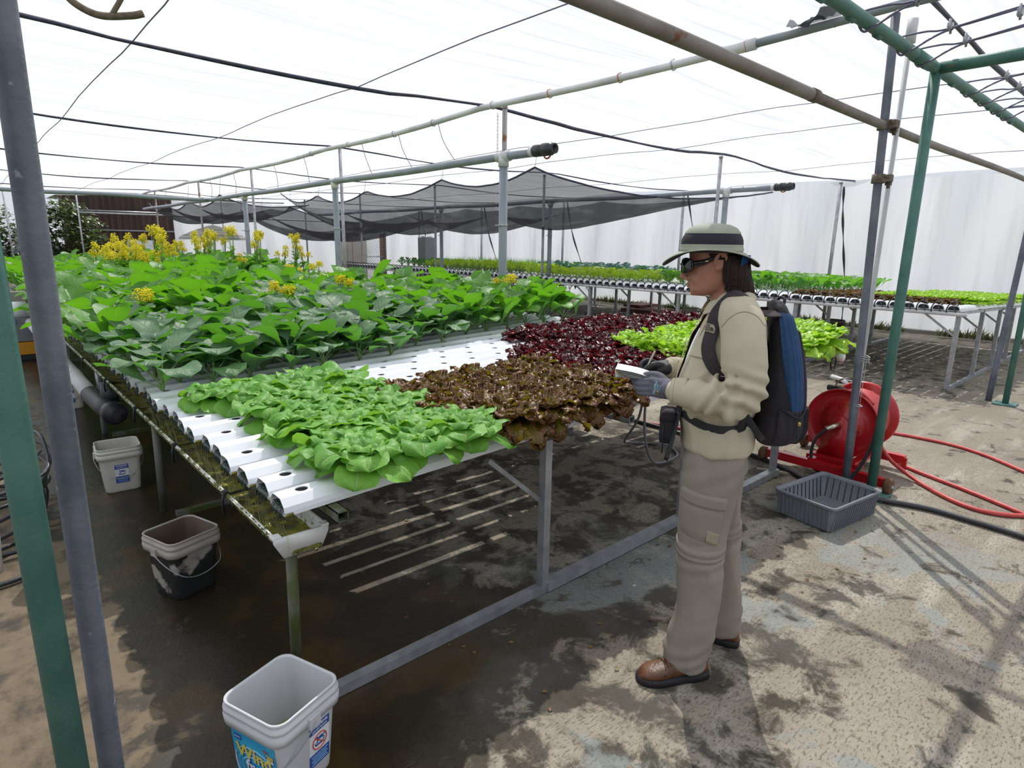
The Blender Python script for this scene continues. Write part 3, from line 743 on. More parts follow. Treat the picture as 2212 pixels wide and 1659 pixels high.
def channel_mesh(length, holes, r=0.0215):
    """hollow trapezoid channel along +x, origin at the middle of the base of its open end, with real planting holes"""
    b = MB()
    prof = [(-.060, 0), (-.060, .014), (-.056, .030), (-.033, .054)]
    profr = [(-y, z) for y, z in reversed(prof)]
    # sides and floor
    out = profr + [(0.0, 0.0)] + prof
    out = [(.033, .054), (.056, .030), (.060, .014), (.060, 0), (-.060, 0), (-.060, .014), (-.056, .030), (-.033, .054)]
    for a, c in zip(out[:-1], out[1:]):
        b.add([(0, a[0], a[1]), (length, a[0], a[1]), (length, c[0], c[1]), (0, c[0], c[1])], [(0, 1, 2, 3)], True)
    inn = [(y * .95, .003 + z * .93) for y, z in out]
    for a, c in zip(inn[:-1], inn[1:]):
        b.add([(0, a[0], a[1]), (length, a[0], a[1]), (length, c[0], c[1]), (0, c[0], c[1])], [(3, 2, 1, 0)], True)
    for k in range(7):
        a, c, d, e = out[k], out[k + 1], inn[k + 1], inn[k]
        b.add([(0, a[0], a[1]), (0, c[0], c[1]), (0, d[0], d[1]), (0, e[0], e[1])], [(0, 1, 2, 3)], False)
        b.add([(length, a[0], a[1]), (length, c[0], c[1]), (length, d[0], d[1]), (length, e[0], e[1])], [(3, 2, 1, 0)], False)
    # top strip with round holes
    T = .056; hw = .033
    def crown(y): return .054 + .002 * (1 - (y / hw) ** 2)
    x = 0.0
    for h in holes + [None]:
        x1 = length if h is None else h - .034
        if x1 > x:
            b.add([(xx, yy, crown(yy)) for xx in (x, x1) for yy in (-hw, -hw / 2, 0, hw / 2, hw)], [(k, k + 5, k + 6, k + 1) for k in range(4)], True)
        if h is None: break
        n = 24; V = []
        for k in range(n):
            a = 2 * PI * k / n; cx, sy_ = math.cos(a), math.sin(a)
            q = 1 / max(abs(cx), abs(sy_))
            V.append((h + cx * q * .034, max(-hw, min(hw, sy_ * q * hw)), crown(min(hw, abs(sy_ * q * hw)))))
        for k in range(n):
            a = 2 * PI * k / n; V.append((h + r * math.cos(a), r * math.sin(a), crown(r * math.sin(a))))
        for k in range(n):
            a = 2 * PI * k / n; V.append((h + r * math.cos(a), r * math.sin(a), crown(r * math.sin(a)) - .004))
        F = [(k, (k + 1) % n, n + (k + 1) % n, n + k) for k in range(n)] + [(n + k, n + (k + 1) % n, 2 * n + (k + 1) % n, 2 * n + k) for k in range(n)]
        b.add(V, F, False)
        x = h + .034
    return b

def channel_proto(length, first, pitch, flip=False, stain=None, roots=True):
    holes = list(np.arange(first, length - .08, pitch))
    b = channel_mesh(length, holes)
    o = b.build('growing_channel', M_CHAN, loc=(0, 0, 0))
    if roots:
        r = MB()
        r.grid([[(x, y, .006 + .028 * (0.35 + .65 * abs(mnoise.noise(Vector((x * 30, y * 60, 1)))))) for y in np.linspace(-.055, .055, 9)] for x in np.linspace(.005, length - .01, 60)])
        for k in range(9):                          # strands hanging out of the open end
            y = -.05 + .0125 * k
            r.tube([(.006, y * .9, .018), (-.003, y * .9, .012), (-.005, y * .9, -.004 - .005 * (k % 3))], .0018, 4)
        o2 = r.build('root_mat', M_CHIN, o)
        s = MB(); s.grid([[(x, y * (1 - .3 * x / .10), z) for (y, z) in ((-.0655, .0), (-.0655, .012 - .1 * x), (-.066, .0), (-.064, -.001), (.064, -.001), (.066, .0), (.0655, .016 - .15 * x))] for x in np.linspace(0, .10, 5)])
        s.build('algae_stain', M_ALGAE, o)
    return o
protoA = [channel_proto(4.15, .085, .23), channel_proto(4.15, .20, .23), channel_proto(3.66, .085, .23), channel_proto(3.66, .20, .23)]
NCH = 30
first = {0: 0, 1: 0}
def first_hole(i): return 0 if (i in (0, 1) or i % 2 == 1) else 1
used = set()
for i in range(NCH):
    k = first_hole(i) + (2 if i > 10 else 0); y = Y0 + PITCH * i + (0.004 * math.sin(i * 2.3))
    lab = 'white growing channel, %s from the front edge of the near bench' % ORD[i] if i < 16 else None
    if lab is None: lab = 'white growing channel hidden among the leafy plants on the near bench'
    if k not in used:
        o = protoA[k]; used.add(k)
    else: o = copy_tree(protoA[k])
    o.location = (XS + (0.012 * math.sin(i * 1.7)), y, topz(0.68) - .055)
    o.rotation_euler = (0, -math.atan(SL), 0)
    tag(o, lab, 'channel', 'white growing channels on the near bench')

# near bench frame
t = empty('bench_frame', (0.8, 1.82, 0), 0, 'galvanised steel frame carrying the near bench of growing channels', 'bench')
ROWS = [1.83, 3.82, 5.8, 7.8, 9.8, 11.8, 13.8, 15.8]
for j, y in enumerate(ROWS):
    b = MB()
    b.beam((.62 if j == 0 else .76, y, .022 if j == 0 else .014), (4.2, y, .022 if j == 0 else .014), .042, .04 if j == 0 else .028)
    if j == 0:
        b.beam((1.86, y - .006, .030), (4.2, y - .006, .030), .052, .045)
    b.build('floor_rail', M_GALV if j == 0 else M_MOSSY, t)
    for x in (.70, 1.85, 3.0, 4.16):
        b = MB(); hh = .715 + SL * (x - .68)
        if x == .70: b.tube([(x + .02, y + .13, 0), (x + .03, y + .13, .585)], .020, 12)
        else: b.beam((x, y, .03), (x, y, hh), .04, .04)
        b.build('leg', M_MOSSY if x == .70 and j < 2 else M_GALV, t)
for x in (.83, 2.36, 4.12):
    b = MB(); z = .735 + SL * (x - .68) - .022
    for dy in (0,): 
        for (w_, h_, th) in ((.04, .036, .003),):
            b.box((x, 9.2, z + h_ / 2 - th / 2), (w_, 14.9, th)); b.box((x, 9.2, z - h_ / 2 + th / 2), (w_, 14.9, th))
            b.box((x - w_ / 2 + th / 2, 9.2, z), (th, 14.9, h_)); b.box((x + w_ / 2 - th / 2, 9.2, z), (th, 14.9, h_))
    b.build('cross_tube', M_MOSSY if x < 1 else M_GALV, t)
for x in (1.85, 4.16):
    for sgn in (-1,):
        b = MB(); b.beam((x, 1.85, .45), (x - .28, 1.9, .70), .02, .02); b.build('brace', M_GALV, t)
# gutter with flowing algae water
t = empty('drain_gutter', (.735, 1.87, .58), 0, 'white drain gutter full of green algae water along the open ends of the channels', 'gutter')
prof = [(.640, .648), (.646, .652), (.650, .640), (.672, .588), (.796, .588), (.818, .640), (.820, .652), (.828, .652)]
b = MB(); b.grid([[(x, y, z) for x, z in prof] for y in (1.872, 6.5, 12, 17)])
b.grid([[(x + (.004 if x < .7 else -.004), y, z + .004) for x, z in prof] for y in (1.872, 6.5, 12, 17)])
b.build('trough', M_GUT, t)
b = MB()
e = [(.640, .650), (.640, .632), (.668, .578), (.800, .578), (.826, .628), (.828, .650)]
b.rings([[(x, 1.872, z) for x, z in e], [(x, 1.862, z) for x, z in e]]); b.box((.652, 1.880, .651), (.03, .035, .008)); b.box((.818, 1.88, .651), (.025, .03, .008))
b.build('end_cap', M_GUTC, t)
b = MB(); rnd = random.Random(1)
b.grid([[(x, y, .614 + .005 * mnoise.noise(Vector((x * 30, y * 14, 0))) + .004 * mnoise.noise(Vector((x * 60, y * 60, 3)))) for x in np.linspace(.656, .812, 9)] for y in np.linspace(1.875, 16.9, 700)])
b.build('algae_water', M_ALGAE, t)
for y in (2.36, 3.1, 3.95, 4.9, 5.9):
    b = MB(); b.rings([[(x - (.004 if x < .73 else -.004), y + d, z - .003) for x, z in prof] for d in (-.012, .012)], False, False)
    b.tube([(.638, y, .655), (.630, y, .62), (.634, y + .005, .57)], .006, 5); b.box((.644, y, .655), (.02, .03, .012)); b.build('joint_clip', M_BLK, t)
b = MB()                                            # moss clinging to the rim
for k in range(260):
    y = 1.9 + 4.5 * rnd.random() ** 1.3
    b.ellip((.6425 + .003 * rnd.random(), y, .648 - .014 * rnd.random() ** 2), (.003, .006 + .012 * rnd.random(), .004 + .006 * rnd.random()), nu=6, nv=4)
for k in range(40): b.ellip((.70 + .10 * rnd.random(), 1.861, .584 + .006 * rnd.random()), (.012 * rnd.random() + .003, .002, .006), nu=6, nv=4)
b.build('rim_moss', mat('moss', (0.05, 0.055, 0.01), 0.9, c2=(0.16, 0.16, 0.03), scale=60), t)
# thin streams of water from the open channel ends
WM, N_, L_, p_ = new_mat('trickling water')
p_.inputs['Transmission Weight'].default_value = 1.0; p_.inputs['Roughness'].default_value = 0.03; p_.inputs['IOR'].default_value = 1.33; p_.inputs['Base Color'].default_value = (.85, .9, .6, 1)
b = MB()
for i in range(0, 12):
    for q in range(4):
        y = Y0 + PITCH * i - .045 + .028 * q + .01 * rnd.random(); x = XS + .005
        if rnd.random() < .25: continue
        b.tube([(x, y, .742), (x - .008, y, .70), (x + .004 * rnd.random(), y + .004 * rnd.random(), .66), (x + .006, y, .615)], [.0022, .0014, .0019, .0012], 5)
o = b.build('water_stream', WM); tag(o, 'thin streams of water trickling from the channel ends into the gutter', 'water', kind='stuff')

# large drain pipe under the gutter with its capped tee
t = empty('drain_pipe', (.66, 4.9, .35), 0, 'thick white drain pipe with a dark capped elbow under the gutter', 'pipe')
b = MB(); b.tube([(.60, y, z) for y, z in ((12, .50), (8, .48), (5.35, .46))], .055, 18); b.tube([(.60, 6.3, .464), (.60, 6.16, .463)], .060, 18); b.build('main_run', M_PVCW, t)
b = MB(); b.tube([(.60, 5.4, .46), (.62, 4.95, .455), (.64, 4.78, .45)], .064, 18); b.tube([(.67, 4.98, .62), (.66, 4.96, .47)], .055, 16); b.build('elbow', M_PVCD, t)
b = MB(); b.tube([(.64, 4.80, .45), (.648, 4.72, .445)], .074, 22); b.lathe([(.0, -.006), (.055, -.006), (.060, 0), (.060, .02)], 18, (.649, 4.715, .445), 'Y'); b.box((.652, 4.70, .445), (.045, .02, .045)); b.build('threaded_cap', M_BLKH, t)

# ---------------------------------------------------------------- far bench
XB = 8.42; YB = 1.86; PB = 0.150; NB = 101
def topb(x): return 0.985 - SL * (x - XB)
protoB = channel_proto(4.6, .10, .23, roots=False)
lp = MB()
for (dy, rr) in ((0.0, 1.0),):
    pts = [(-.02, .045, -.035), (-.07, .05, .0), (-.10, .03, .065), (-.06, -.02, .115), (0.03, -.03, .075), (.03, -.02, .05)]
    lp.tube(smooth_path(pts, 5), .0070, 5)
    pts = [(-.02, -.035, -.035), (-.045, -.03, .0), (-.03, -.01, .03), (0.01, 0, .03)]
    lp.tube(smooth_path(pts, 4), .0055, 5)
    lp.ellip((-.02, .045, -.035), (.009, .009, .009), nu=6, nv=4)
lp.build('feed_tube', M_BLKH, protoB)
cp = MB(); cp.box((.012, 0, .026), (.004, .10, .040)); cp.build('dark_mouth_plate', M_BLK, protoB)  # black plate across the channel mouth paints the dark of the hollow
for i in range(NB):
    o = protoB if i == 0 else copy_tree(protoB)
    o.location = (XB, YB + PB * i, topb(XB) - .055); o.rotation_euler = (0, math.atan(SL), 0)
    lab = ('white channel end with black feed tube, %s from the right on the far bench' % ORD[i]) if i < 14 else 'white channel with black feed tube in the long row on the far bench'
    tag(o, lab, 'channel', 'white growing channels on the far bench')
t = empty('bench_frame', (XB, 1.8, 0), 0, 'galvanised steel frame under the far bench with angled braces', 'bench')
for j in range(8):
    y = 1.80 + 1.85 * j
    b = MB(); b.beam((8.44, y, .02), (13.0, y, .02), .04, .04); b.build('floor_rail', M_GALV, t)
    for x in (8.44, 9.58, 10.6, 11.5, 12.9):
        b = MB(); b.beam((x, y, .02), (x, y, topb(x) - .06), .045, .045); b.build('leg', M_GALV, t)
    b = MB(); b.beam((8.44, y, .905), (13.0, y, .76), .03, .03); b.build('top_rail', M_GALV, t)
    for x in (8.44, 9.58, 10.6, 11.5):
        b = MB(); b.beam((x, y, .63), (x, y + .34, .88), .025, .02); b.build('brace', M_GALV, t)
for x in (8.5, 10.6, 12.8):
    b = MB(); z = topb(x) - .075; b.beam((x, 1.75, z), (x, 17.0, z), .03, .03); b.build('cross_tube', M_GALV, t)
b = MB(); b.tube([(8.385, 1.72, .895), (8.385, 15.6, .895)], .021, 12)
tag(b.build('feed_pipe', M_PVCW), 'long white feed pipe below the channel ends of the far bench', 'pipe')
t = empty('drain_pipe', (12.9, 3, .6), 0, 'thick grey brown drain pipe behind the legs of the far bench', 'pipe')
b = MB(); b.tube([(12.3, 5.9, .62), (12.3, 15.5, .66)], .075, 16); b.build('main_run', mat('brown grey pipe', (.26, .235, .21), .5, c2=(.22, .2, .18)), t)
b = MB(); b.tube([(12.3, 5.95, .62), (12.3, 5.55, .62)], .085, 16); b.tube([(12.3, 9.4, .64), (12.3, 9.1, .64)], .085, 16); b.build('black_sleeve', M_BLK, t)
# feed valve hanging under the far bench
for (y, lab) in ((3.93, 'grey valve and hose hanging under the far bench, right of the brown pot'), (7.9, 'grey valve and hose hanging under the far bench, behind the red lettuces')):
    t = empty('feed_valve', (8.35, y, .5), 0, lab, 'valve', 'feed valves of the far bench')
    b = MB(); b.tube([(8.37, y, .88), (8.36, y + .01, .74)], .016, 10); b.build('riser', M_PVCW, t)
    b = MB(); b.lathe([(.02, 0), (.03, .02), (.045, .04), (.045, .06), (.03, .08), (.024, .16)], 12, (8.36, y + .01, .58), cap=True); b.build('valve_body', M_PVCD, t)
    b = MB(); b.tube(smooth_path([(8.36, y + .01, .58), (8.36, y + .03, .42), (8.33, y + .12, .25), (8.25, y + .3, .05), (8.1, y + .7, .02)], 7), .013, 8); b.build('hose', M_BLKH, t)

# ---------------------------------------------------------------- plants
L_BUT = leaf_mat('butterhead leaf', (0.105, 0.31, 0.038), (0.185, 0.43, 0.06), (0.33, 0.52, 0.17), (0.30, 0.62, 0.05), rough=0.5, tr=0.30, spec=0.4, vein=0.35, bump=0.7, bscale=36, nscale=14)
L_OAK = leaf_mat('brown oak leaf', (0.20, 0.195, 0.014), (0.17, 0.080, 0.015), (0.17, 0.15, 0.03), (0.26, 0.22, 0.008), rough=0.36, tr=0.28, spec=0.5, edge=(0.17, 0.065, 0.022), edge_at=0.74, bump=0.8, bscale=70, vein=0.1, coat=0.10)
L_RED = leaf_mat('dark red lollo leaf', (0.050, 0.006, 0.010), (0.085, 0.008, 0.018), (0.10, 0.03, 0.02), (0.42, 0.02, 0.03), rough=0.34, tr=0.20, spec=0.5, bump=0.9, bscale=90, vein=0.0, coat=0.1)
L_LIM = leaf_mat('lime lettuce leaf', (0.30, 0.55, 0.04), (0.42, 0.66, 0.07), (0.45, 0.66, 0.16), (0.55, 0.85, 0.05), rough=0.36, tr=0.38, spec=0.5, bump=0.6, bscale=60, vein=0.12)
L_KAL = leaf_mat('grey green broccoli leaf', (0.085, 0.165, 0.095), (0.125, 0.225, 0.105), (0.22, 0.34, 0.19), (0.14, 0.44, 0.02), rough=0.52, tr=0.32, spec=0.45, bump=0.7, bscale=30, vein=0.5)
L_MUS = leaf_mat('mustard green leaf', (0.075, 0.20, 0.045), (0.12, 0.28, 0.045), (0.24, 0.40, 0.14), (0.20, 0.56, 0.015), rough=0.46, tr=0.36, spec=0.4, bump=0.6, bscale=26, vein=0.4)
L_YEL = leaf_mat('yellow green young leaf', (0.30, 0.46, 0.03), (0.40, 0.56, 0.04), (0.45, 0.6, 0.12), (0.50, 0.75, 0.03), rough=0.36, tr=0.38, bump=0.4)
L_BLU = leaf_mat('blue green kale leaf', (0.085, 0.17, 0.16), (0.12, 0.22, 0.20), (0.22, 0.32, 0.30), (0.10, 0.30, 0.12), rough=0.5, tr=0.2, bump=0.5)
L_CHV = leaf_mat('chive blade', (0.05, 0.17, 0.05), (0.08, 0.24, 0.07), (0.08, 0.2, 0.06), (0.12, 0.4, 0.05), rough=0.4, tr=0.3, bump=0)
M_STEM = mat('pale green stalk', (0.20, 0.34, 0.11), 0.4, c2=(0.26, 0.42, 0.15), scale=20, trans=0.15)
M_FLOW = mat('yellow petals', (0.90, 0.80, 0.02), 0.6, c2=(0.85, 0.75, 0.03), scale=40, trans=0.3)

def ring_leaves(b, R, n, L, W, e0, e1, prof, cup, ruf, rn, z0=.005, r0=.008, jy=.25, off=0.0, nu=9, nv=7, pet=0.0, edge=0.0, jl=.12, bend=1.0):
    for k in range(n):
        a = off + 2 * PI * k / n + R.uniform(-jy, jy)
        s = 1 + R.uniform(-jl, jl)
        b.leaf((r0 * math.cos(a), r0 * math.sin(a), z0), a, e0 + R.uniform(-8, 8), e1 + R.uniform(-16, 16), L * s, W * s, prof, cup, ruf * R.uniform(.7, 1.3), rn, nu=nu, nv=nv, pet=pet, twist=R.uniform(-.35, .35), ph=R.uniform(0, 6), rnd=R.random(), edge=edge, bend=bend)

def butterhead(seed):
    R = random.Random(seed); b = MB()
    ring_leaves(b, R, 6, .150, .080, 30, -48, 'fan', .12, .009, 1.5, .012, jy=.3, nu=12, nv=13, jl=.12, pet=0, bend=1.2)
    ring_leaves(b, R, 6, .150, .078, 58, -62, 'fan', .10, .012, 1.9, .010, off=.5, nu=14, nv=13, bend=1.7)
    ring_leaves(b, R, 5, .128, .066, 74, -70, 'fan', -.15, .012, 2.2, .014, off=.1, nu=14, nv=12, bend=2.0)
    ring_leaves(b, R, 5, .104, .050, 82, -60, 'fan', -.25, .011, 2.5, .018, off=.7, nu=12, nv=10, bend=2.2)
    ring_leaves(b, R, 6, .080, .034, 90, -40, 'fan', -.3, .008, 3.0, .022, nu=10, nv=8, bend=2.4)
    return b
def oakleaf(seed, s=1.0, red=False):
    R = random.Random(seed); b = MB()
    if red:
        for n, L, W, e0, e1 in ((13, .135, .036, 46, -45), (15, .128, .034, 62, -20), (13, .115, .030, 76, 5), (10, .095, .025, 88, 30)):
            ring_leaves(b, R, n, L, W, e0, e1, 'fan', .1, .0095, 6.5, nu=13, nv=15, jy=.35, edge=.22, pet=.1)
    else:
        for n, L, W, e0, e1 in ((12, .160, .043, 40, -60), (14, .148, .040, 56, -35), (13, .130, .036, 70, -10), (10, .105, .030, 86, 20)):
            ring_leaves(b, R, n, L, W, e0, e1, 'fan', .08, .0095, 4.6, nu=18, nv=15, jy=.35, edge=.30, pet=.1)
    return b
def limelettuce(seed):
    R = random.Random(seed); b = MB()
    for n, L, W, e0, e1 in ((9, .165, .054, 45, -45), (9, .155, .050, 64, -10), (9, .135, .046, 80, 10), (7, .105, .038, 88, 40)):
        ring_leaves(b, R, n, L, W, e0, e1, 'fan', .1, .010, 3.6, nu=12, nv=12, jy=.35, edge=.12, pet=.1)
    return b
def leafy(seed, n, L, W, ph, e0=(55, 80), e1=(-35, 15), cup=.14, ruf=.0065, rn=1.8, prof='spoon', nv=9, nu=11):
    """leaves on long stalks; returns blades and stalks"""
    R = random.Random(seed); b = MB(); s = MB()
    for k in range(n):
        a = 2.4 * k + R.uniform(-.3, .3); f = k / (n - 1)
        h = ph * (0.45 + .75 * f) * R.uniform(.85, 1.15); out = ph * (.95 - .75 * f) * R.uniform(.6, 1.1)
        tip = (out * math.cos(a), out * math.sin(a), h)
        pts = smooth_path([(0, 0, 0), (tip[0] * .35, tip[1] * .35, h * .55), tip], 4)
        s.tube(pts, [.0045 - .0018 * i / 8 for i in range(len(pts))], 6)
        ls = R.uniform(.8, 1.15)
        b.leaf(tip, a + R.uniform(-.4, .4), R.uniform(*e0), R.uniform(*e1), L * ls, W * ls, prof, cup, ruf * R.uniform(.6, 1.4), rn, nu=nu, nv=nv, twist=R.uniform(-.35, .35), ph=R.uniform(0, 6), rnd=R.random(), edge=.03)
    s.tube([(0, 0, -.02), (0, 0, ph * .35), (0, 0, ph * .6)], [.007, .006, .003], 7)
    return b, s
def place(protos, x, y, z, R, label, cat, group, smin=.9, smax=1.12, first=set()):
    p = protos[R.randrange(len(protos))]
    if p.name not in first and not p.get('placed'):
        o = p; p['placed'] = 1
    else: o = copy_tree(p)
    o.location = (x, y, z); o.rotation_euler = (0, 0, R.uniform(0, 6.28)); s = R.uniform(smin, smax); o.scale = (s, s, s)
    if 'placed' in o and o is not p: del o['placed']
    return tag(o, label, cat, group)
def holex(i, k): return XS + (.085, .20)[first_hole(i)] + .23 * k
def chy(i): return Y0 + PITCH * i
R = random.Random(11)
P_BUT = [butterhead(s).build('butterhead_lettuce', L_BUT, loc=(0, 0, 0), attr=True) for s in (1, 2, 3, 4)]
P_OAK = [oakleaf(s).build('oak_leaf_lettuce', L_OAK, loc=(0, 0, 0), attr=True) for s in (5, 6, 7)]
P_RED = [oakleaf(s, red=True).build('red_lettuce', L_RED, loc=(0, 0, 0), attr=True) for s in (8, 9, 10)]
P_LIM = [limelettuce(s).build('green_lettuce', L_LIM, loc=(0, 0, 0), attr=True) for s in (11, 12, 13)]
def leafy_protos(name, m, seeds, **k):
    out = []
    for s in seeds:
        b, st = leafy(s, **k); o = b.build(name, m, loc=(0, 0, 0), attr=True); st.build('stalks', M_STEM, o); out.append(o)
    return out
P_KAL = leafy_protos('chinese_broccoli', L_KAL, (21, 22, 23, 24), n=8, L=.200, W=.094, ph=.13, e0=(38, 82), e1=(-50, 20))
P_MUS = leafy_protos('mustard_green', L_MUS, (31, 32, 33, 34), n=9, L=.255, W=.116, ph=.18, e0=(52, 88), e1=(-35, 45), cup=.22)
P_YEL = leafy_protos('young_cabbage', L_YEL, (41, 42), n=8, L=.15, W=.07, ph=.08, e0=(50, 75), e1=(-10, 30))
P_BRO = leafy_protos('leafy_green', L_MUS, (51, 52), n=9, L=.19, W=.08, ph=.13)
P_BLU = leafy_protos('blue_kale', L_BLU, (61, 62), n=10, L=.17, W=.085, ph=.10, e0=(55, 85), e1=(0, 40))

def where(i, k): return '%s from the gutter on the %s channel from the front' % (ORD[k], ORD[i])
# butterhead block, brown block, red block, lime block on the near bench
for i in range(0, 9):
    y = chy(i); n = {}
    for k in range(0, 19):
        x = holex(i, k)
        if x > 4.78: break
        kind = None
        lim = 1.47 if i > 1 else 1.52
        if i <= 8 and x < lim and k >= (1 if i < 7 or first_hole(i) == 0 else 0) and not (i in (0, 1) and k < 1): kind = 'b'
        elif i <= 4 and lim <= x < 2.50: kind = 'o'
        elif i <= 4 and 3.25 < x: kind = 'l'
        elif i <= 4 and 2.50 <= x <= 3.25: kind = 'r'
        elif i >= 5 and i <= 6 and x > 2.62: kind = 'r'
        elif i >= 7 and x > 3.15: kind = 'r'
        if kind is None: continue
        n[kind] = n.get(kind, 0) + 1; wlab = where(i, n[kind] - 1) if kind == 'b' else None
        yy = y + R.uniform(-.008, .008); z = topz(x) + .001
        if kind == 'b': place(P_BUT, x + R.uniform(-.01, .01), yy, z, R, 'bright green butterhead lettuce, ' + wlab, 'lettuce', 'butterhead lettuces on the near bench', 1.12, 1.32)
        if kind == 'o': place(P_OAK, x, yy, z - .005, R, 'brown oak leaf lettuce, %s from the butterheads on the %s channel' % (ORD[n[kind] - 1], ORD[i]), 'lettuce', 'brown oak leaf lettuces', 1.12, 1.32)
        if kind == 'l': place(P_LIM, x, yy, z - .005, R, 'lime green lettuce, %s beyond the red ones on the %s channel' % (ORD[n[kind] - 1], ORD[i]), 'lettuce', 'lime green lettuces at the end of the near bench', 1.15, 1.35)
        if kind == 'r': place(P_RED, x, yy, z - .005, R, 'dark red frilly lettuce, %s on the %s channel from the front' % (ORD[n[kind] - 1], ORD[i]), 'lettuce', 'dark red lettuces on the near bench', 1.08, 1.28)
for i in (9, 10):
    for k in range(16):
        x = holex(i, k)
        if 3.15 < x < 4.5: place(P_RED, x, chy(i), topz(x) - .004, R, 'dark red frilly lettuce in the back rows before the leafy greens', 'lettuce', 'dark red lettuces in the back rows', .9, 1.1)
# broccoli rows
for i in range(11, 26):
    for k in range(0, 16):
        x = holex(i, k) + R.uniform(-.02, .02)
        if x > 4.3: break
        big = (x > 3.0) or (i > 21 and R.random() < .5)
        if i in (11,) and x > 2.2: continue
        if i in (12,) and x > 2.8: continue
        if i % 2 == 0 and x > 3 and k % 2: continue
        if R.random() < .04: continue
        z = topz(x)
        if big: place(P_MUS, x, chy(i), z, R, 'tall mustard green at the corner beside the red lettuces' if x > 3 else 'mustard green growing between the broccoli rows', 'leafy green', 'mustard greens beside the red lettuces' if x > 3 else 'mustard greens among the broccoli', .75, 1.0)
        else:
            if i == 11: lab = 'grey green broccoli plant, %s from the gutter in the front broccoli row' % ORD[k]
            elif i == 12: lab = 'grey green broccoli plant, %s from the gutter in the second broccoli row' % ORD[k]
            else: lab = 'grey green broccoli plant in the crowded rows behind the empty channels'
            place(P_KAL, x, chy(i), z, R, lab, 'leafy green', 'chinese broccoli plants on the near bench', .85 if i < 14 else .95, 1.15 if i < 14 else 1.3)
# mustard rows further back
y = chy(26) + .05; cnt = 0; back = []
while y < 16.5:
    st = .27 if y < 9 else .33
    x = .72 + R.uniform(0, .15)
    while x < 4.3:
        if y > 7.2 and x > 3.9 - 0.0 * y:
            pass
        back.append((x + R.uniform(-.05, .05), y + R.uniform(-.05, .05)))
        x += st
    y += st
for (x, y) in back:
    z = .735 + SL * (x - .68) + .05
    yel = (x > 2.6 + .02 * y and 6.6 < y < 10.5) or (x > 3.4 and 15 < y)
    kal = (y < 7.8 and R.random() < .30)
    if cnt < 430:
        if yel: place(P_YEL, x, y, z, R, 'yellow green young cabbage on the sunlit slope behind the mustard greens', 'leafy green', 'yellow green young cabbages', .9, 1.25)
        elif kal: place(P_KAL, x, y, z, R, 'grey green broccoli plant mixed among the mustard greens', 'leafy green', 'broccoli plants among the mustard greens', 1.1, 1.35)
        else:
            place(P_MUS, x, y, z, R, 'broad leaved mustard green in the dense rows of the near bench', 'leafy green', 'mustard greens on the near bench', .95, 1.25)
        cnt += 1
for (x, y) in ((4.70, 1.83), (4.74, 2.0), (4.76, 2.2), (4.45, 1.80), (4.20, 1.80)):
    place(P_LIM, x, y, topz(x) - .03, R, 'large lime green lettuce drooping over the right end of the near bench', 'lettuce', 'lime lettuces drooping over the end', 1.4, 1.5)
for (x, y, s) in ((.62, 4.75, 1.0), (.60, 5.35, 1.15), (.62, 5.95, 1.2), (.60, 6.6, 1.2), (.63, 7.4, 1.2)):
    place(P_MUS, x + .06, y, .78, R, 'large mustard green spilling over the gutter side of the bench', 'leafy green', 'mustard greens over the gutter', s, s * 1.1)
# flowering plants
def flowering(seed, h):
    R = random.Random(seed); root_b, st = leafy(seed, n=7, L=.15, W=.045, ph=.16, nv=5, nu=7)
    heads = MB()
    for k in range(4):
        a = R.uniform(0, 6.28); r = R.uniform(.02, .10); hh = h * R.uniform(.78, 1.0)
        top = (r * math.cos(a), r * math.sin(a), hh)
        pts = smooth_path([(0, 0, .05), (top[0] * .5, top[1] * .5, hh * .6), top], 5); st.tube(pts, .004, 5)
        for j in range(3): root_b.leaf((pts[5 + j].x, pts[5 + j].y, pts[5 + j].z * .8), R.uniform(0, 6.28), 60, 0, .07, .018, 'oval', nu=5, nv=3, rnd=R.random())
        for j in range(60):
            q = R.uniform(0, 6.28); w_ = R.random(); rr = .040 * math.sqrt(R.random())
            zz = top[2] - .07 * w_ + .025 * (1 - (rr / .04) ** 2)
            fr = .0078 * R.uniform(.7, 1.3); c = (top[0] + rr * math.cos(q) * (1 + w_ * .3), top[1] + rr * math.sin(q) * (1 + w_ * .3), zz)
            heads.add([(c[0] + fr, c[1], c[2]), (c[0], c[1] + fr, c[2] + fr * .4), (c[0] - fr, c[1], c[2]), (c[0], c[1] - fr, c[2] + fr * .4), (c[0], c[1], c[2] + fr), (c[0], c[1], c[2] - fr)],
                      [(0, 1, 4), (1, 2, 4), (2, 3, 4), (3, 0, 4), (1, 0, 5), (2, 1, 5), (3, 2, 5), (0, 3, 5)], False)
    o = root_b.build('flowering_mustard', L_MUS, loc=(0, 0, 0), attr=True); st.build('stalks', M_STEM, o); heads.build('flower_heads', M_FLOW, o); return o
P_FLO = [flowering(71, .62), flowering(72, .5), flowering(73, .72)]
for k in range(46):
    if k < 14: x, y = R.uniform(1.3, 2.4), R.uniform(10.5, 12.5)
    elif k < 32: x, y = R.uniform(2.2, 3.6), R.uniform(11.5, 14.0)
    else: x, y = R.uniform(3.3, 4.6), R.uniform(10.5, 13.5)
    place(P_FLO, x, y, .80 + SL * (x - .7), R, 'mustard plant gone to yellow flower at the back of the near bench', 'flowering plant', 'yellow flowering mustard plants', .9, 1.45)
P_SM = flowering(77, .42)
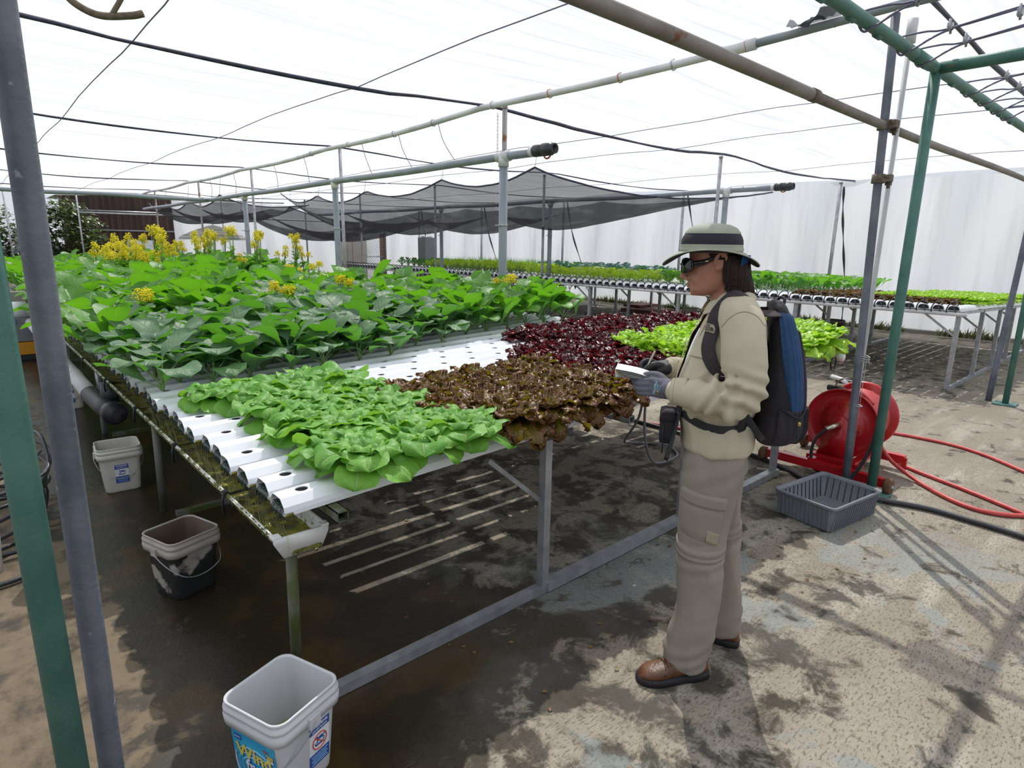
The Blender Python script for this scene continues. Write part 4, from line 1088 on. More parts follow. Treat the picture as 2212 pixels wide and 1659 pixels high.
for k, (x, y, lab) in enumerate([(2.85, 5.7, 'small yellow mustard flower standing over the broccoli left of the long post'), (1.05, 5.6, 'small yellow mustard flower near the left edge of the greens'),
                       (3.9, 4.5, 'small yellow mustard flower in front of the rust streaked post'), (3.9, 8.7, 'small yellow mustard flower beside the second grey column'), (3.6, 11.0, 'small yellow mustard flower before the tan cooler'), (3.3, 8.0, 'small yellow mustard flower left of the second grey column'), (2.1, 5.4, 'small yellow mustard flower amid the leaves, middle of the near bench')]):
    o = P_SM if k == 0 else copy_tree(P_SM)
    o.location = (x, y, .80 + SL * (x - .7)); o.rotation_euler[2] = k; tag(o, lab, 'flowering plant', 'small yellow mustard flowers')

# plants of the far bench
def zB(x): return topb(x) + .002
def fill(protos, x0, x1, y0, y1, sx_, sy_, label, cat, group, smin=.9, smax=1.15):
    y = y0
    while y <= y1:
        x = x0 + R.uniform(0, .05)
        while x <= x1:
            place(protos, x, y + R.uniform(-.02, .02), zB(x), R, label, cat, group, smin, smax); x += sx_
        y += sy_
fill(P_LIM, 9.3, 12.9, 1.86, 2.95, .27, .15, 'lime green lettuce at the right end of the far bench', 'lettuce', 'lime green lettuces on the far bench', .75, .9)
fill(P_RED, 13.0, 13.0, 1.86, 3.6, .3, .17, 'dark red lettuce along the back edge of the far bench', 'lettuce', 'dark red lettuces on the far bench', .8, .95)
fill(P_OAK, 8.9, 9.25, 2.05, 3.95, .28, .16, 'small brown lettuce at the front of the far bench', 'lettuce', 'brown lettuces on the far bench', .62, .75)
fill(P_OAK, 9.6, 10.9, 3.1, 3.8, .3, .16, 'small brown lettuce in the middle of the far bench', 'lettuce', 'brown lettuces on the far bench', .62, .75)
fill(P_BRO, 9.8, 12.9, 4.1, 6.6, .42, .25, 'leafy green plant in the dark green stretch of the far bench', 'leafy green', 'leafy greens on the far bench', .9, 1.15)
fill(P_YEL, 9.2, 12.0, 6.9, 9.9, .45, .26, 'bright green young plant left of the dark green stretch on the far bench', 'leafy green', 'bright young greens on the far bench', .9, 1.15)
fill(P_BLU, 11.6, 12.9, 8.6, 12.2, .42, .30, 'blue green kale along the back of the far bench', 'kale', 'blue green kale on the far bench', 1.0, 1.3)
P_WIL = leafy_protos('bushy_herb', L_YEL, (81, 82), n=26, L=.09, W=.022, ph=.13, e0=(40, 85), e1=(-20, 60), nv=3, nu=5)
P_BAS = leafy_protos('dark_herb', L_CHV, (83,), n=26, L=.06, W=.028, ph=.14, e0=(30, 85), e1=(0, 60), nv=3, nu=5)
fill(P_WIL, 9.6, 11.8, 10.9, 14.4, .36, .28, 'yellow green bushy herb in front of the chives', 'herb', 'yellow green bushy herbs', .9, 1.25)
fill(P_BAS, 9.9, 12.2, 14.6, 16.4, .45, .3, 'dark green bushy herb at the left end of the chives', 'herb', 'dark green bushy herbs', .9, 1.2)
b = MB(); Rr = random.Random(5)
for k in range(2600):
    x = Rr.uniform(11.3, 12.9); y = Rr.uniform(11.0, 16.2)
    b.leaf((x, y, zB(x)), Rr.uniform(0, 6.28), Rr.uniform(70, 92), Rr.uniform(40, 85), Rr.uniform(.22, .42), .0042, 'point', 0, nu=5, nv=2, rnd=Rr.random())
o = b.build('chives', L_CHV, attr=True); tag(o, 'thick stand of fine green chives on the far bench behind the herbs', 'chives', kind='stuff')
# trailing dead roots and leaves below the far bench
b = MB()
for k in range(60):
    y = Rr.uniform(7.6, 13.5)
    b.leaf((8.6 + Rr.random() * .3, y, .88), Rr.uniform(0, 6.28), -30, -88, Rr.uniform(.08, .2), .03, 'oval', .1, .01, 2, nu=6, nv=3, rnd=Rr.random())
o = b.build('trailing_leaves', leaf_mat('dull leaf', (.05, .06, .03), (.08, .09, .04), (.1, .1, .05), (.1, .15, .03)), attr=True); tag(o, 'dull trailing leaves hanging under the far bench', 'leaves', kind='stuff')
# weeds at the foot of the white sheet
b = MB()
for k in range(2400):
    y = Rr.uniform(1.2, 12); g = mnoise.noise(Vector((y * 1.3, 0, 0)))
    if g < -.12: continue
    b.leaf((13.72 - Rr.random() * .12, y, .02), Rr.uniform(0, 6.28), Rr.uniform(40, 90), Rr.uniform(10, 70), Rr.uniform(.08, .22) * (1 + g), .012, 'point', 0, nu=4, nv=2, rnd=Rr.random())
o = b.build('weeds', leaf_mat('dry weed', (.10, .11, .045), (.14, .14, .07), (.12, .12, .06), (.16, .2, .04), bump=0), attr=True); tag(o, 'straggly weeds along the foot of the white sheet', 'weeds', kind='stuff')

# ---------------------------------------------------------------- lettering
def text_mesh(body, size, m, parent, M, name='lettering', ext=0.0006, align='CENTER', shear=0.0, bold=0.0):
    cu = bpy.data.curves.new('t', 'FONT'); cu.body = body; cu.size = size; cu.extrude = ext; cu.align_x = align; cu.align_y = 'CENTER'; cu.shear = shear; cu.offset = bold
    cu.resolution_u = 3
    o = bpy.data.objects.new('t', cu); COL.objects.link(o)
    dg = bpy.context.evaluated_depsgraph_get(); me = bpy.data.meshes.new_from_object(o.evaluated_get(dg))
    bpy.data.objects.remove(o)
    me.transform(M); me.materials.clear(); me.materials.append(m)
    q = bpy.data.objects.new(name, me); COL.objects.link(q)
    if parent is not None:
        q.parent = parent; CH.setdefault(parent.name, []).append(q)
    return q

M_LBLUE = mat('label sky blue', (0.02, 0.32, 0.60), 0.4, c2=(0.03, 0.42, 0.70), scale=12)
M_LNAVY = mat('label navy', (0.03, 0.08, 0.33), 0.4)
M_LYEL = mat('label yellow', (0.75, 0.60, 0.08), 0.4)
M_LWHT = mat('label white', (0.78, 0.80, 0.82), 0.4)
M_LRED = mat('label red', (0.62, 0.08, 0.05), 0.4)
M_LPALE = mat('label pale blue', (0.35, 0.62, 0.78), 0.4)

def rsq(h, rc, z, n=6, cx=0, cy_=0):
    """rounded square ring, half size h"""
    out = []
    for q, (sx_, sy_) in enumerate(((1, 1), (-1, 1), (-1, -1), (1, -1))):
        for k in range(n):
            a = PI / 2 * (q + k / (n - 1))
            out.append((cx + sx_ * (h - rc) + rc * math.cos(a), cy_ + sy_ * (h - rc) + rc * math.sin(a), z))
    return out
def rrect(hx, hy, rc, z, n=6):
    out = []
    for q, (sx_, sy_) in enumerate(((1, 1), (-1, 1), (-1, -1), (1, -1))):
        for k in range(n):
            a = PI / 2 * (q + k / (n - 1)); out.append((sx_ * (hx - rc) + rc * math.cos(a), sy_ * (hy - rc) + rc * math.sin(a), z))
    return out
def bucket(name, loc, rz, label, m, mr_, mi, H=.30, S=.122, mode=0):
    """local faces: -y carries label A, +x label B"""
    t = empty(name, loc, rz, label, 'bucket', None)
    b0 = S * .80; T = lambda z: b0 + (S * .97 - b0) * z / H
    b = MB(); prof = [(b0 * .6, .0), (b0 * .97, .0), (b0, .006)] + [(T(z), z) for z in np.linspace(.02, H - .075, 6)]
    b.rings([rsq(h, .035, z) for h, z in prof], True, False)
    b.build('body', m, t, loc=(0, 0, 0))
    b = MB()
    b.rings([rsq(h, rc, z) for h, rc, z in ((T(H - .075), .035, H - .075), (S + .004, .040, H - .072), (S + .006, .040, H - .045), (S + .001, .038, H - .041), (S + .001, .038, H - .034), (S + .005, .040, H - .031), (S + .005, .040, H - .021), (S - .001, .038, H - .018), (S - .001, .038, H - .008), (S + .002, .039, H - .005), (S + .001, .038, H), (S - .004, .036, H), (S - .006, .035, H - .006))], False, False)
    b.build('ribbed_rim', mr_, t, loc=(0, 0, 0))
    b = MB(); b.rings([rsq(h, .034, z) for h, z in ((S - .006, H - .005), (T(H - .08) - .003, H - .08), (T(.1) - .003, .1), (b0 - .003, .006), (b0 * .5, .005))], False, True)
    b.build('inside_wall', mi, t, loc=(0, 0, 0))
    b = MB(); HX = S + .006
    for s in (-1, 1):
        b.box((s * (HX + .002), 0, H - .06), (.012, .04, .035))
    b.build('handle_lug', mr_, t, loc=(0, 0, 0))
    ang = (-1.15 if mode != 2 else -1.2) if mode != 1 else -.95
    pts = []
    for a in np.linspace(0, PI, 25):
        x = (HX + .009) * math.cos(a); r = .155 * math.sin(a)
        pts.append((x * (1 + .03 * math.sin(a)), -r * math.sin(-ang) * -1 if False else -r * abs(math.cos(ang)) - .012 * math.sin(a), H - .06 - r * abs(math.sin(ang))))
    ymin = -(S + .012)
    pts = [(x, min(0, max(y * 1.6, ymin - .012)) if False else (ymin - .004 if y < ymin * .55 else y * 1.8), z) for x, y, z in pts]
    b = MB(); b.tube(pts, .0022, 6); hd = b.build('wire_handle', M_GALV, t, loc=(0, 0, 0))
    if mode in (0, 3):
        b = MB(); q = pts[12]; b.tube([(-.045, q[1], q[2]), (.045, q[1], q[2])], .009, 10); b.build('handle_grip', M_LWHT, hd, loc=(0, 0, 0))
    return t, T
def face(T, side, z, out=.0015):
    """matrix placing xy artwork on a bucket side at height z"""
    tilt = math.atan2(.122 * .17, .30)
    base = Matrix.Rotation(PI / 2 + tilt, 4, 'X')
    rot = {'-y': 0, '+x': PI / 2, '+y': PI, '-x': -PI / 2}[side]
    return Matrix.Rotation(rot, 4, 'Z') @ Matrix.Translation((0, -T(z) - out, z)) @ base
def plate(t, M, w_, h_, m, name, th=.001, c=(0, 0), seg=1, z=0):
    b = MB(); b.box((c[0], c[1], z), (w_, h_, th)); me = b.build('tmp', m, loc=(0, 0, 0), data_only=True); me.transform(M)
    o = bpy.data.objects.new(name, me); COL.objects.link(o); o.parent = t; CH.setdefault(t.name, []).append(o); return o
def warn_label(t, T, side, w_=.085, h_=.135, z=.140, circle=True, dx=0.0):
    M = face(T, side, z, .0010) @ Matrix.Translation((dx, 0, 0)); p = plate(t, M, w_, h_, M_LWHT, 'warning_label')
    plate(p, M, w_, .030, M_LNAVY, 'label_band', c=(0, h_ / 2 - .015), z=.0006)
    plate(p, M, w_, .046, M_LNAVY, 'label_band', c=(0, -h_ / 2 + .023), z=.0006)
    text_mesh('WARNING', .013, M_LWHT, p, M @ Matrix.Translation((0, h_ / 2 - .009, .0014)), bold=.0003)
    text_mesh('ADVERTENCIA', .009, M_LWHT, p, M @ Matrix.Translation((0, h_ / 2 - .022, .0014)))
    for k in range(5): plate(p, M, w_ * .82 - .008 * (k % 2), .0018, M_LPALE, 'text_line', c=(0, -h_ / 2 + .038 - .0075 * k), z=.0014)
    b = MB(); cy_ = .007
    b.ellip((.004, cy_ + .010, 0), (.009, .006, .0008), nu=12, nv=4); b.ellip((-.010, cy_ + .013, 0), (.005, .005, .0008), nu=12, nv=4)
    b.beam((.006, cy_ + .008, 0), (.018, cy_ + .002, 0), .004, .001); b.beam((-.004, cy_ + .006, 0), (-.012, cy_ - .004, 0), .004, .001)
    b.beam((.012, cy_ + .012, 0), (.022, cy_ + .010, 0), .003, .001); b.beam((-.016, cy_ - .010, 0), (.014, cy_ - .012, 0), .005, .001); b.beam((-.018, cy_ - .002, 0), (-.014, cy_ - .012, 0), .003, .001); b.beam((.018, cy_ - .002, 0), (.013, cy_ - .012, 0), .003, .001)
    me = b.build('tmp', M_LNAVY, loc=(0, 0, 0), data_only=True); me.transform(M @ Matrix.Translation((0, 0, .0014)))
    o = bpy.data.objects.new('pictogram', me); COL.objects.link(o); o.parent = p
    if circle:
        b = MB(); b.tube([(.027 * math.cos(a), .007 + .027 * math.sin(a), 0) for a in np.linspace(0, 2 * PI, 33)[:-1]], .0018, 6, closed=True); b.beam((-.019, .026, 0), (.019, -.012, 0), .003, .001)
        me = b.build('tmp', M_LRED, loc=(0, 0, 0), data_only=True); me.transform(M @ Matrix.Translation((0, 0, .0016)))
        o = bpy.data.objects.new('prohibition_ring', me); COL.objects.link(o); o.parent = p
def front_label(t, T, side):
    M = face(T, side, .118, .0012); p = plate(t, M, .178, .185, M_LBLUE, 'front_label', c=(0, .0))
    b = MB()
    for (r1, r2, cx, cyy, a0, a1) in ((.085, .055, .01, -.02, -.3, 3.5), (.075, .046, .015, -.025, .2, 3.9), (.093, .066, .0, -.015, .6, 3.0), (.05, .03, .03, -.04, -.5, 3.2)):
        pts = [(cx + r1 * math.cos(a), cyy + r2 * math.sin(a), 0) for a in np.linspace(a0, a1, 30)]
        pts = [q for q in pts if abs(q[0]) < .086 and abs(q[1]) < .09]
        b.tube(pts, [.0003 + .0018 * math.sin(PI * k / len(pts)) for k in range(len(pts))], 5)
    me = b.build('tmp', M_LPALE, loc=(0, 0, 0), data_only=True); me.transform(M @ Matrix.Translation((0, 0, .0004)))
    o = bpy.data.objects.new('swirls', me); COL.objects.link(o); o.parent = p
    plate(p, M, .032, .018, M_LNAVY, 'maker_badge', c=(-.063, .073), z=.0007)
    text_mesh('BRIGHT', .0075, M_LPALE, p, M @ Matrix.Translation((-.063, .073, .0016)))
    text_mesh('Wind', .064, M_LNAVY, p, M @ Matrix.Translation((.002, .026, .0006)), 'letter_shadow', bold=.0026)
    text_mesh('Wind', .064, M_LYEL, p, M @ Matrix.Translation((.0, .028, .0022)), bold=.0012)
    text_mesh('fresh', .056, M_LNAVY, p, M @ Matrix.Translation((.020, -.016, .0026)), 'letter_shadow', bold=.0024)
    text_mesh('fresh', .056, M_LWHT, p, M @ Matrix.Translation((.018, -.014, .0042)), bold=.0010)
    plate(p, M, .034, .026, M_LNAVY, 'count_badge', c=(.068, .050), z=.0007)
    text_mesh('200', .019, M_LYEL, p, M @ Matrix.Translation((.068, .055, .0018)), bold=.0005)
    text_mesh('Load', .011, M_LRED, p, M @ Matrix.Translation((.052, .072, .0018)), shear=.3)
    for k in range(2): plate(p, M, .028, .0022, M_LWHT, 'text_line', c=(.068, .0445 - .004 * k), z=.0016)
M_WATERB = mat('soapy water', (0.30, 0.36, 0.17), 0.12, c2=(0.36, 0.40, 0.22), scale=6)
t, T = bucket('bucket', (.545, 1.622, 0), math.radians(20) - PI / 2, 'white square bucket with blue detergent label, nearest the camera', M_BUCK, M_BUCK, M_BUCK)
front_label(t, T, '-y'); warn_label(t, T, '+x', .078, .150, .130, circle=True, dx=.034)
b = MB(); b.rings([rsq(T(.085) - .006, .03, .085), rsq(.02, .015, .086)], False, True); b.build('water', M_WATERB, t, loc=(0, 0, 0))
t, T = bucket('bucket', (.597, 2.95, 0), math.radians(18), 'grimy dark stained bucket under the gutter, front of the post', M_BUCKD, M_BUCKR, M_BUCKI, H=.295, mode=1)
t, T = bucket('bucket', (.608, 4.53, 0), math.radians(-4), 'cream white bucket with small blue warning label under the gutter', M_BUCK3, M_BUCK3, M_BUCK3, H=.30, mode=2)
warn_label(t, T, '-y', .075, .125, .125, False)
t, T = bucket('bucket', (.62, 7.1, 0), math.radians(-3), 'cream bucket farthest back under the gutter, partly behind the grey pole', M_BUCK3, M_BUCK3, M_BUCK3, H=.30, mode=2)
warn_label(t, T, '-y', .075, .125, .125, False)
t, T = bucket('bucket', (11.3, 7.05, 0), math.radians(25), 'pale bucket with blue label standing beyond the legs of the far bench', M_BUCK3, M_BUCK3, M_BUCK3, H=.36, S=.15, mode=2)
plate(t, face(T, '-y', .14, .02), .16, .13, M_LBLUE, 'blue_label')

# brown planter pot
b = MB(); b.lathe([(.0, 0), (.14, 0), (.15, .02), (.175, .26), (.19, .26), (.19, .31), (.175, .31), (.165, .1), (.0, .09)], 28, (0, 0, 0))
o = b.build('plant_pot', mat('faded brown pot', (0.10, 0.065, 0.045), 0.8, c2=(0.30, 0.27, 0.24), scale=5), loc=(12.1, 4.5, 0)); tag(o, 'brown weathered pot standing under the far bench', 'pot')
# slabs stacked by the white sheet
b = MB(); b.box((12.6, 9.1, .05), (.9, .9, .1)); b.box((12.9, 9.5, .13), (.8, .5, .06))
tag(b.build('paving_slab', mat('red slab', (.15, .05, .04), .8, c2=(.22, .10, .08), scale=5)), 'stack of dark red paving slabs beyond the far bench', 'slab')
b = MB(); b.tube([(10.2, 5.9, .06), (10.9, 6.9, .06)], .055, 14)
tag(b.build('pipe_offcut', M_PVCG), 'grey pipe offcut lying on the ground before the pale bucket', 'pipe')

# ---------------------------------------------------------------- grey ribbed tray
def local_tray():
    t = empty('storage_tray', (3.80, 1.315, 0), math.radians(-8), 'grey ribbed plastic tray on the floor in front of the hose reel', 'tray')
    hx, hy, H = .265, .185, .165
    b = MB()
    b.rings([rrect(hx * .8, hy * .8, .02, .003), rrect(hx - .022, hy - .022, .022, .003), rrect(hx - .020, hy - .020, .022, .012), rrect(hx - .005, hy - .005, .024, H - .02)], True, False)
    b.rings([rrect(hx - .010, hy - .010, .022, H - .02), rrect(hx - .026, hy - .026, .02, .012), rrect(hx * .7, hy * .7, .02, .0115)], False, True)
    b.build('shell', M_TRAY, t, loc=(0, 0, 0))
    b = MB()
    b.rings([rrect(hx - .006, hy - .006, .025, H - .022), rrect(hx + .007, hy + .007, .030, H - .020), rrect(hx + .009, hy + .009, .030, H - .002), rrect(hx + .006, hy + .006, .030, H), rrect(hx - .002, hy - .002, .026, H), rrect(hx - .004, hy - .004, .026, H - .006), rrect(hx - .010, hy - .010, .024, H - .006), rrect(hx - .012, hy - .012, .024, H - .022)], False, False)
    b.build('rim', M_TRAY, t, loc=(0, 0, 0))
    b = MB()
    for s in (-1, 1):
        for k in range(19):
            x = -hx + .035 + k * (2 * hx - .07) / 18
            b.add([(x - .004, s * (hy - .021), .01), (x + .004, s * (hy - .021), .01), (x + .004, s * (hy - .005), H - .02), (x - .004, s * (hy - .005), H - .02),
                   (x - .003, s * (hy - .012), .01), (x + .003, s * (hy - .012), .01), (x + .003, s * (hy + .003), H - .02), (x - .003, s * (hy + .003), H - .02)],
                  [(0, 1, 2, 3), (4, 5, 6, 7), (0, 4, 7, 3), (1, 5, 6, 2), (0, 1, 5, 4)], False)
        for k in range(13):
            y = -hy + .03 + k * (2 * hy - .06) / 12
            b.add([(s * (hx - .021), y - .004, .01), (s * (hx - .021), y + .004, .01), (s * (hx - .005), y + .004, H - .02), (s * (hx - .005), y - .004, H - .02),
                   (s * (hx - .012), y - .003, .01), (s * (hx - .012), y + .003, .01), (s * (hx + .003), y + .003, H - .02), (s * (hx + .003), y - .003, H - .02)],
                  [(0, 1, 2, 3), (4, 5, 6, 7), (0, 4, 7, 3), (1, 5, 6, 2), (0, 1, 5, 4)], False)
    b.build('outer_ribs', M_TRAY, t, loc=(0, 0, 0))
    b = MB()
    for s in (-1, 1):
        for k in range(11):
            x = -hx + .05 + k * (2 * hx - .10) / 10; b.beam((x, s * (hy - .028), .012), (x, s * (hy - .0125), H - .024), .003, .004)
        for k in range(8):
            y = -hy + .045 + k * (2 * hy - .09) / 7; b.beam((s * (hx - .028), y, .012), (s * (hx - .0125), y, H - .024), .003, .004)
    b.build('dark_groove_strips', M_PVCD, t, loc=(0, 0, 0))  # near-black strips on the inner walls stand in for shade in the grooves
local_tray()

# ---------------------------------------------------------------- hose reel
t = empty('hose_reel', (4.75, 1.55, 0), 0, 'red hose reel on a wheeled red frame behind the poles', 'hose reel')
cyr, czr = 1.565, .378; XN, XF = 4.60, 4.98
def flange(x, s):
    b = MB()
    prof = [(.0, 0), (.10, 0), (.105, .006), (.150, .006), (.156, -.002), (.215, -.002), (.232, .004), (.240, .020), (.248, .022), (.252, .012), (.248, .002), (.240, -.008), (.0, -.008)]
    b.lathe([(r, z * s) for r, z in prof], 56, (x, cyr, czr), 'X')
    f_ = b.build('side_disc', M_RED, t)
    b = MB()
    for a in np.linspace(0, 2 * PI, 7)[:-1]:
        a += .32
        b.beam((x + s * .009, cyr + .10 * math.cos(a), czr + .10 * math.sin(a)), (x + s * .009, cyr + .135 * math.cos(a), czr + .135 * math.sin(a)), .008, .002)
    b.build('dark_slot_bar', M_BLK, f_)  # black bars laid on the disc paint the dark of slots
    return f_
f1 = flange(XN, -1); f2 = flange(XF, 1)
b = MB(); b.tube([(XN - .0075, cyr, czr), (XN + .002, cyr, czr)], .149, 48); b.build('hub_disc', M_RED, t)
b = MB(); b.box((XN - .009, cyr - .055, czr + .15), (.002, .055, .025), M=Matrix.Rotation(-.25, 3, 'X')); b.build('maker_sticker', mat('sticker', (.35, .16, .03), .5), f1)
b = MB(); b.tube([(XN, cyr, czr), (XF, cyr, czr)], .10, 24); b.build('drum', M_RED, t)
b = MB()
pts = []
for k in range(15 * 20):
    a = 2 * PI * k / 20; x = XN + .03 + (XF - XN - .06) * k / 300; pts.append((x, cyr + .195 * math.cos(a), czr + .195 * math.sin(a)))
b.tube(pts, .0125, 8)
pts = [(XN + .03 + (XF - XN - .06) * k / 240, cyr + .172 * math.cos(2 * PI * k / 20), czr + .172 * math.sin(2 * PI * k / 20)) for k in range(241)]
b.tube(pts, .0125, 6); b.build('wound_hose', M_REDH, t)
for x, s in ((XN - .045, -1), (XF + .045, 1)):
    b = MB()
    R_ = []
    for xx in (x - .008, x + .008):
        ring = [(xx, cyr + .13, .13), (xx, cyr + .075, .30)] + [(xx, cyr + .06 * math.cos(a), czr + .06 * math.sin(a)) for a in np.linspace(0, PI, 9)] + [(xx, cyr - .075, .30), (xx, cyr - .13, .13)]
        R_.append(ring)
    b.rings(R_); b.box((x, cyr, .125), (.07, .30, .012)); b.build('upright', M_RED, t)
b = MB(); b.tube([(XN - .075, cyr, czr), (XN, cyr, czr)], .030, 16); b.build('hub', M_RED, t)
b = MB(); b.tube(smooth_path([(XN - .07, cyr, czr), (XN - .12, cyr + .02, czr - .01), (XN - .14, cyr + .05, czr - .03)], 4), .018, 12); b.build('swivel_connector', mat('chrome', (.6, .58, .5), .25, .9), t)
b = MB(); b.tube(smooth_path([(XN - .14, cyr + .05, czr - .03), (XN - .16, cyr + .11, .25), (XN - .16, cyr + .12, .12), (XN - .14, cyr + .08, .03), (XN - .05, 1.55, .015)], 7), .011, 8); b.build('inlet_hose', M_BLKH, t)
b = MB()
b.beam((4.44, 1.20, .075), (4.44, 2.0, .075), .05, .06); b.beam((5.04, 1.25, .085), (5.04, 1.95, .085), .05, .06)
b.box((4.74, 1.45, .100), (.62, .05, .04)); b.box((4.74, 1.68, .100), (.62, .05, .04)); b.beam((5.04, 1.25, .0), (5.04, 1.25, .10), .03, .03)
b.box((XN - .045, cyr, .105), (.10, .36, .035)); b.build('base_frame', M_RED, t)
for (x, y) in ((4.44, 1.17), (4.44, 2.035), (5.04, 1.98)):
    b = MB(); b.lathe([(.0, -.022), (.048, -.022), (.056, -.015), (.056, .015), (.048, .022), (.0, .022)], 22, (x, y, .056), 'Y'); wh = b.build('wheel', M_RUST, t)
    b = MB(); b.tube([(x, y - .03, .056), (x, y + .03, .056)], .012, 8); b.build('axle', M_GALV, wh)
# spray nozzle tucked on the reel
b = MB(); b.tube([(XN + .02, cyr + .02, czr + .235), (XN + .05, cyr + .14, czr + .232)], .022, 10); nz = b.build('spray_nozzle', M_PVCD, t)
b = MB(); b.tube(smooth_path([(XN + .035, cyr + .09, czr + .24), (XN + .035, cyr + .075, czr + .29), (XN + .035, cyr + .04, czr + .315)], 4), .006, 6); b.build('nozzle_lever', M_GALV, nz)
b = MB(); b.tube(smooth_path([(XN + .02, cyr + .02, czr + .235), (XN + .06, cyr - .08, czr + .225), (XN + .12, cyr - .15, czr + .15)], 4), .013, 8); b.build('nozzle_hose', M_REDH, nz)

# hoses on the ground
def hose(name, pts, r, m, label, cat='hose', group=None, n=8):
    b = MB(); b.tube(smooth_path(pts, n), r, 10); o = b.build(name, m); tag(o, label, cat, group); return o
hose('red_hose', [(5.0, 1.42, .17), (4.93, 1.30, .08), (4.82, 1.10, .02), (4.66, .90, .014), (4.58, .74, .014), (4.60, .60, .014), (4.72, .46, .014), (5.1, .1, .014)], .0145, M_REDH, 'red hose running off the reel in a wide loop, nearest the black pipe', group='red hoses on the floor')
hose('red_hose', [(6.3, 2.52, .014), (5.9, 2.1, .014), (5.45, 1.62, .014), (5.12, 1.27, .014), (4.90, .82, .014), (4.71, .47, .014), (4.5, .1, .014)], .0135, M_REDH, 'red hose stretched straight past the reel, between the other two', group='red hoses on the floor')
hose('red_hose', [(4.40, 3.9, .014), (4.50, 3.40, .014), (4.64, 2.86, .014), (4.9, 2.4, .014), (5.35, 2.12, .014), (5.9, 1.78, .014), (6.02, 1.35, .014), (5.95, 1.0, .014), (5.66, .62, .014), (5.2, .1, .014)], .0135, M_REDH, 'red hose lying farthest out on the right side of the floor', group='red hoses on the floor')
hose('red_hose', [(7.2, 3.2, .014), (6.6, 2.72, .014), (6.0, 2.50, .014), (5.4, 2.30, .10), (5.1, 1.95, .25), (4.98, 1.76, .36)], .0125, M_REDH, 'red hose end rising to the reel from behind the backpack', group='red hoses on the floor')
hose('black_pipe', [(4.45, 6.2, .02), (4.47, 4.6, .02), (4.50, 3.3, .02), (4.47, 2.6, .02), (4.43, 2.1, .02), (4.30, 1.75, .02), (4.22, 1.58, .02), (4.22, 1.25, .02), (4.33, .92, .02), (4.33, .68, .02), (4.31, .43, .02), (4.2, -.3, .02)], .0165, M_BLKH, 'long black pipe lying on the floor from the bench to the right edge', 'pipe')
hose('black_hose', [(4.38, 1.265, .76), (4.375, 1.268, .5), (4.36, 1.29, .3), (4.32, 1.36, .1), (4.26, 1.44, .03), (4.22, 1.55, .03)], .012, M_BLKH, 'short black hose standing up between the grey and green posts')
# grey looped cable under the bench
b = MB(); b.tube(smooth_path([(3.30, 2.33, .78), (3.32, 2.36, .60), (3.40, 2.40, .30), (3.62, 2.46, .05), (3.98, 2.50, .015), (4.12, 2.72, .015), (3.95, 2.93, .015), (3.70, 2.80, .12), (3.45, 2.50, .42), (3.31, 2.36, .74)], 8), .009, 8)
tag(b.build('looped_hose', mat('grey hose', (.22, .22, .24), .5)), 'grey hose hanging in a loop under the near bench beside the person', 'hose')
# capped end of the feed line with a black loop
t = empty('feed_line', (4.80, 1.72, .7), 0, 'white capped feed pipe with a black hose ring at the end of the near bench', 'pipe')
b = MB(); b.tube([(4.80, 1.74, .825), (4.80, 3.7, .825)], .016, 10); b.build('pipe_run', M_PVCW, t)
b = MB(); b.tube([(4.80, 1.68, .815), (4.80, 1.75, .82)], .028, 14); b.build('end_cap', M_LWHT, t)
b = MB(); b.tube([(4.72 + .045 * math.cos(a), 1.72, .775 + .05 * math.sin(a)) for a in np.linspace(0, 2 * PI, 21)[:-1]], .0065, 8, closed=True); b.build('hose_ring', M_BLKH, t)
# valve on the floor beyond, wood slip
t = empty('floor_valve', (6.9, 2.1, 0), 0, 'white valve and hose fitting on the floor under the far rail', 'valve')
b = MB(); b.tube([(7.6, 2.55, .03), (7.6, 2.65, .10), (7.7, 2.8, .10)], .025, 10); b.build('white_body', M_PVCW, t)
b = MB(); b.tube([(7.7, 2.75, .06), (7.85, 2.5, .03), (7.9, 2.3, .02)], .03, 10); b.build('dark_fitting', M_PVCD, t)
for k, (x, y, rz, lab) in enumerate([(4.26, 1.86, 2.0, 'pale wood slip on the floor at the foot of the last bench leg')]):
    b = MB(); b.box((x, y, .006), (.24, .022, .012), rz=rz); tag(b.build('wood_slip', mat('pale wood', (.42, .36, .27), .8)), lab, 'wood')
b = MB(); R_ = random.Random(9)
for k in range(90):
    x, y = R_.uniform(1.2, 4.4), R_.uniform(.9, 3.0)
    b.leaf((x, y, .004), R_.uniform(0, 6.28), 10, -10, R_.uniform(.01, .03), .008, 'oval', .3, nu=4, nv=3, rnd=R_.random())
o = b.build('leaf_litter', leaf_mat('dead leaf', (.16, .06, .03), (.30, .22, .08), (.2, .1, .05), (.3, .2, .05), bump=0), attr=True); tag(o, 'scattered crumbs of dead leaves on the floor around the bench', 'litter', kind='stuff')

# ---------------------------------------------------------------- left edge: coiled hose and crate
b = MB(); pts = []
for k in range(14 * 9):
    a = 2 * PI * k / 14; q = k // 14
    pts.append((-.12 + (.30 + .02 * math.sin(q * 2.1)) * math.cos(a) + .015 * q * .5, 4.35 + (.42 + .03 * math.sin(q)) * math.sin(a) + .02 * math.sin(q * 3.3), .05 + .045 * q + .05 * math.sin(a * 1.0 + q * .9)))
b.tube(smooth_path(pts, 3), .0105, 8)
tag(b.build('coiled_hose', M_BLKH), 'pile of coiled black hose behind the green post at the left edge', 'hose')
hose('black_hose', [(-.8, 3.3, .02), (-.3, 3.45, .02), (.02, 3.50, .02), (.12, 3.62, .02), (.05, 3.8, .03), (-.4, 3.7, .03)], .012, M_BLKH, 'black hose crossing the floor at the left edge below the coil')
t = empty('white_carton', (-.16, 3.72, 0), .3, 'white plastic carton cut off by the left edge of the picture', 'carton')
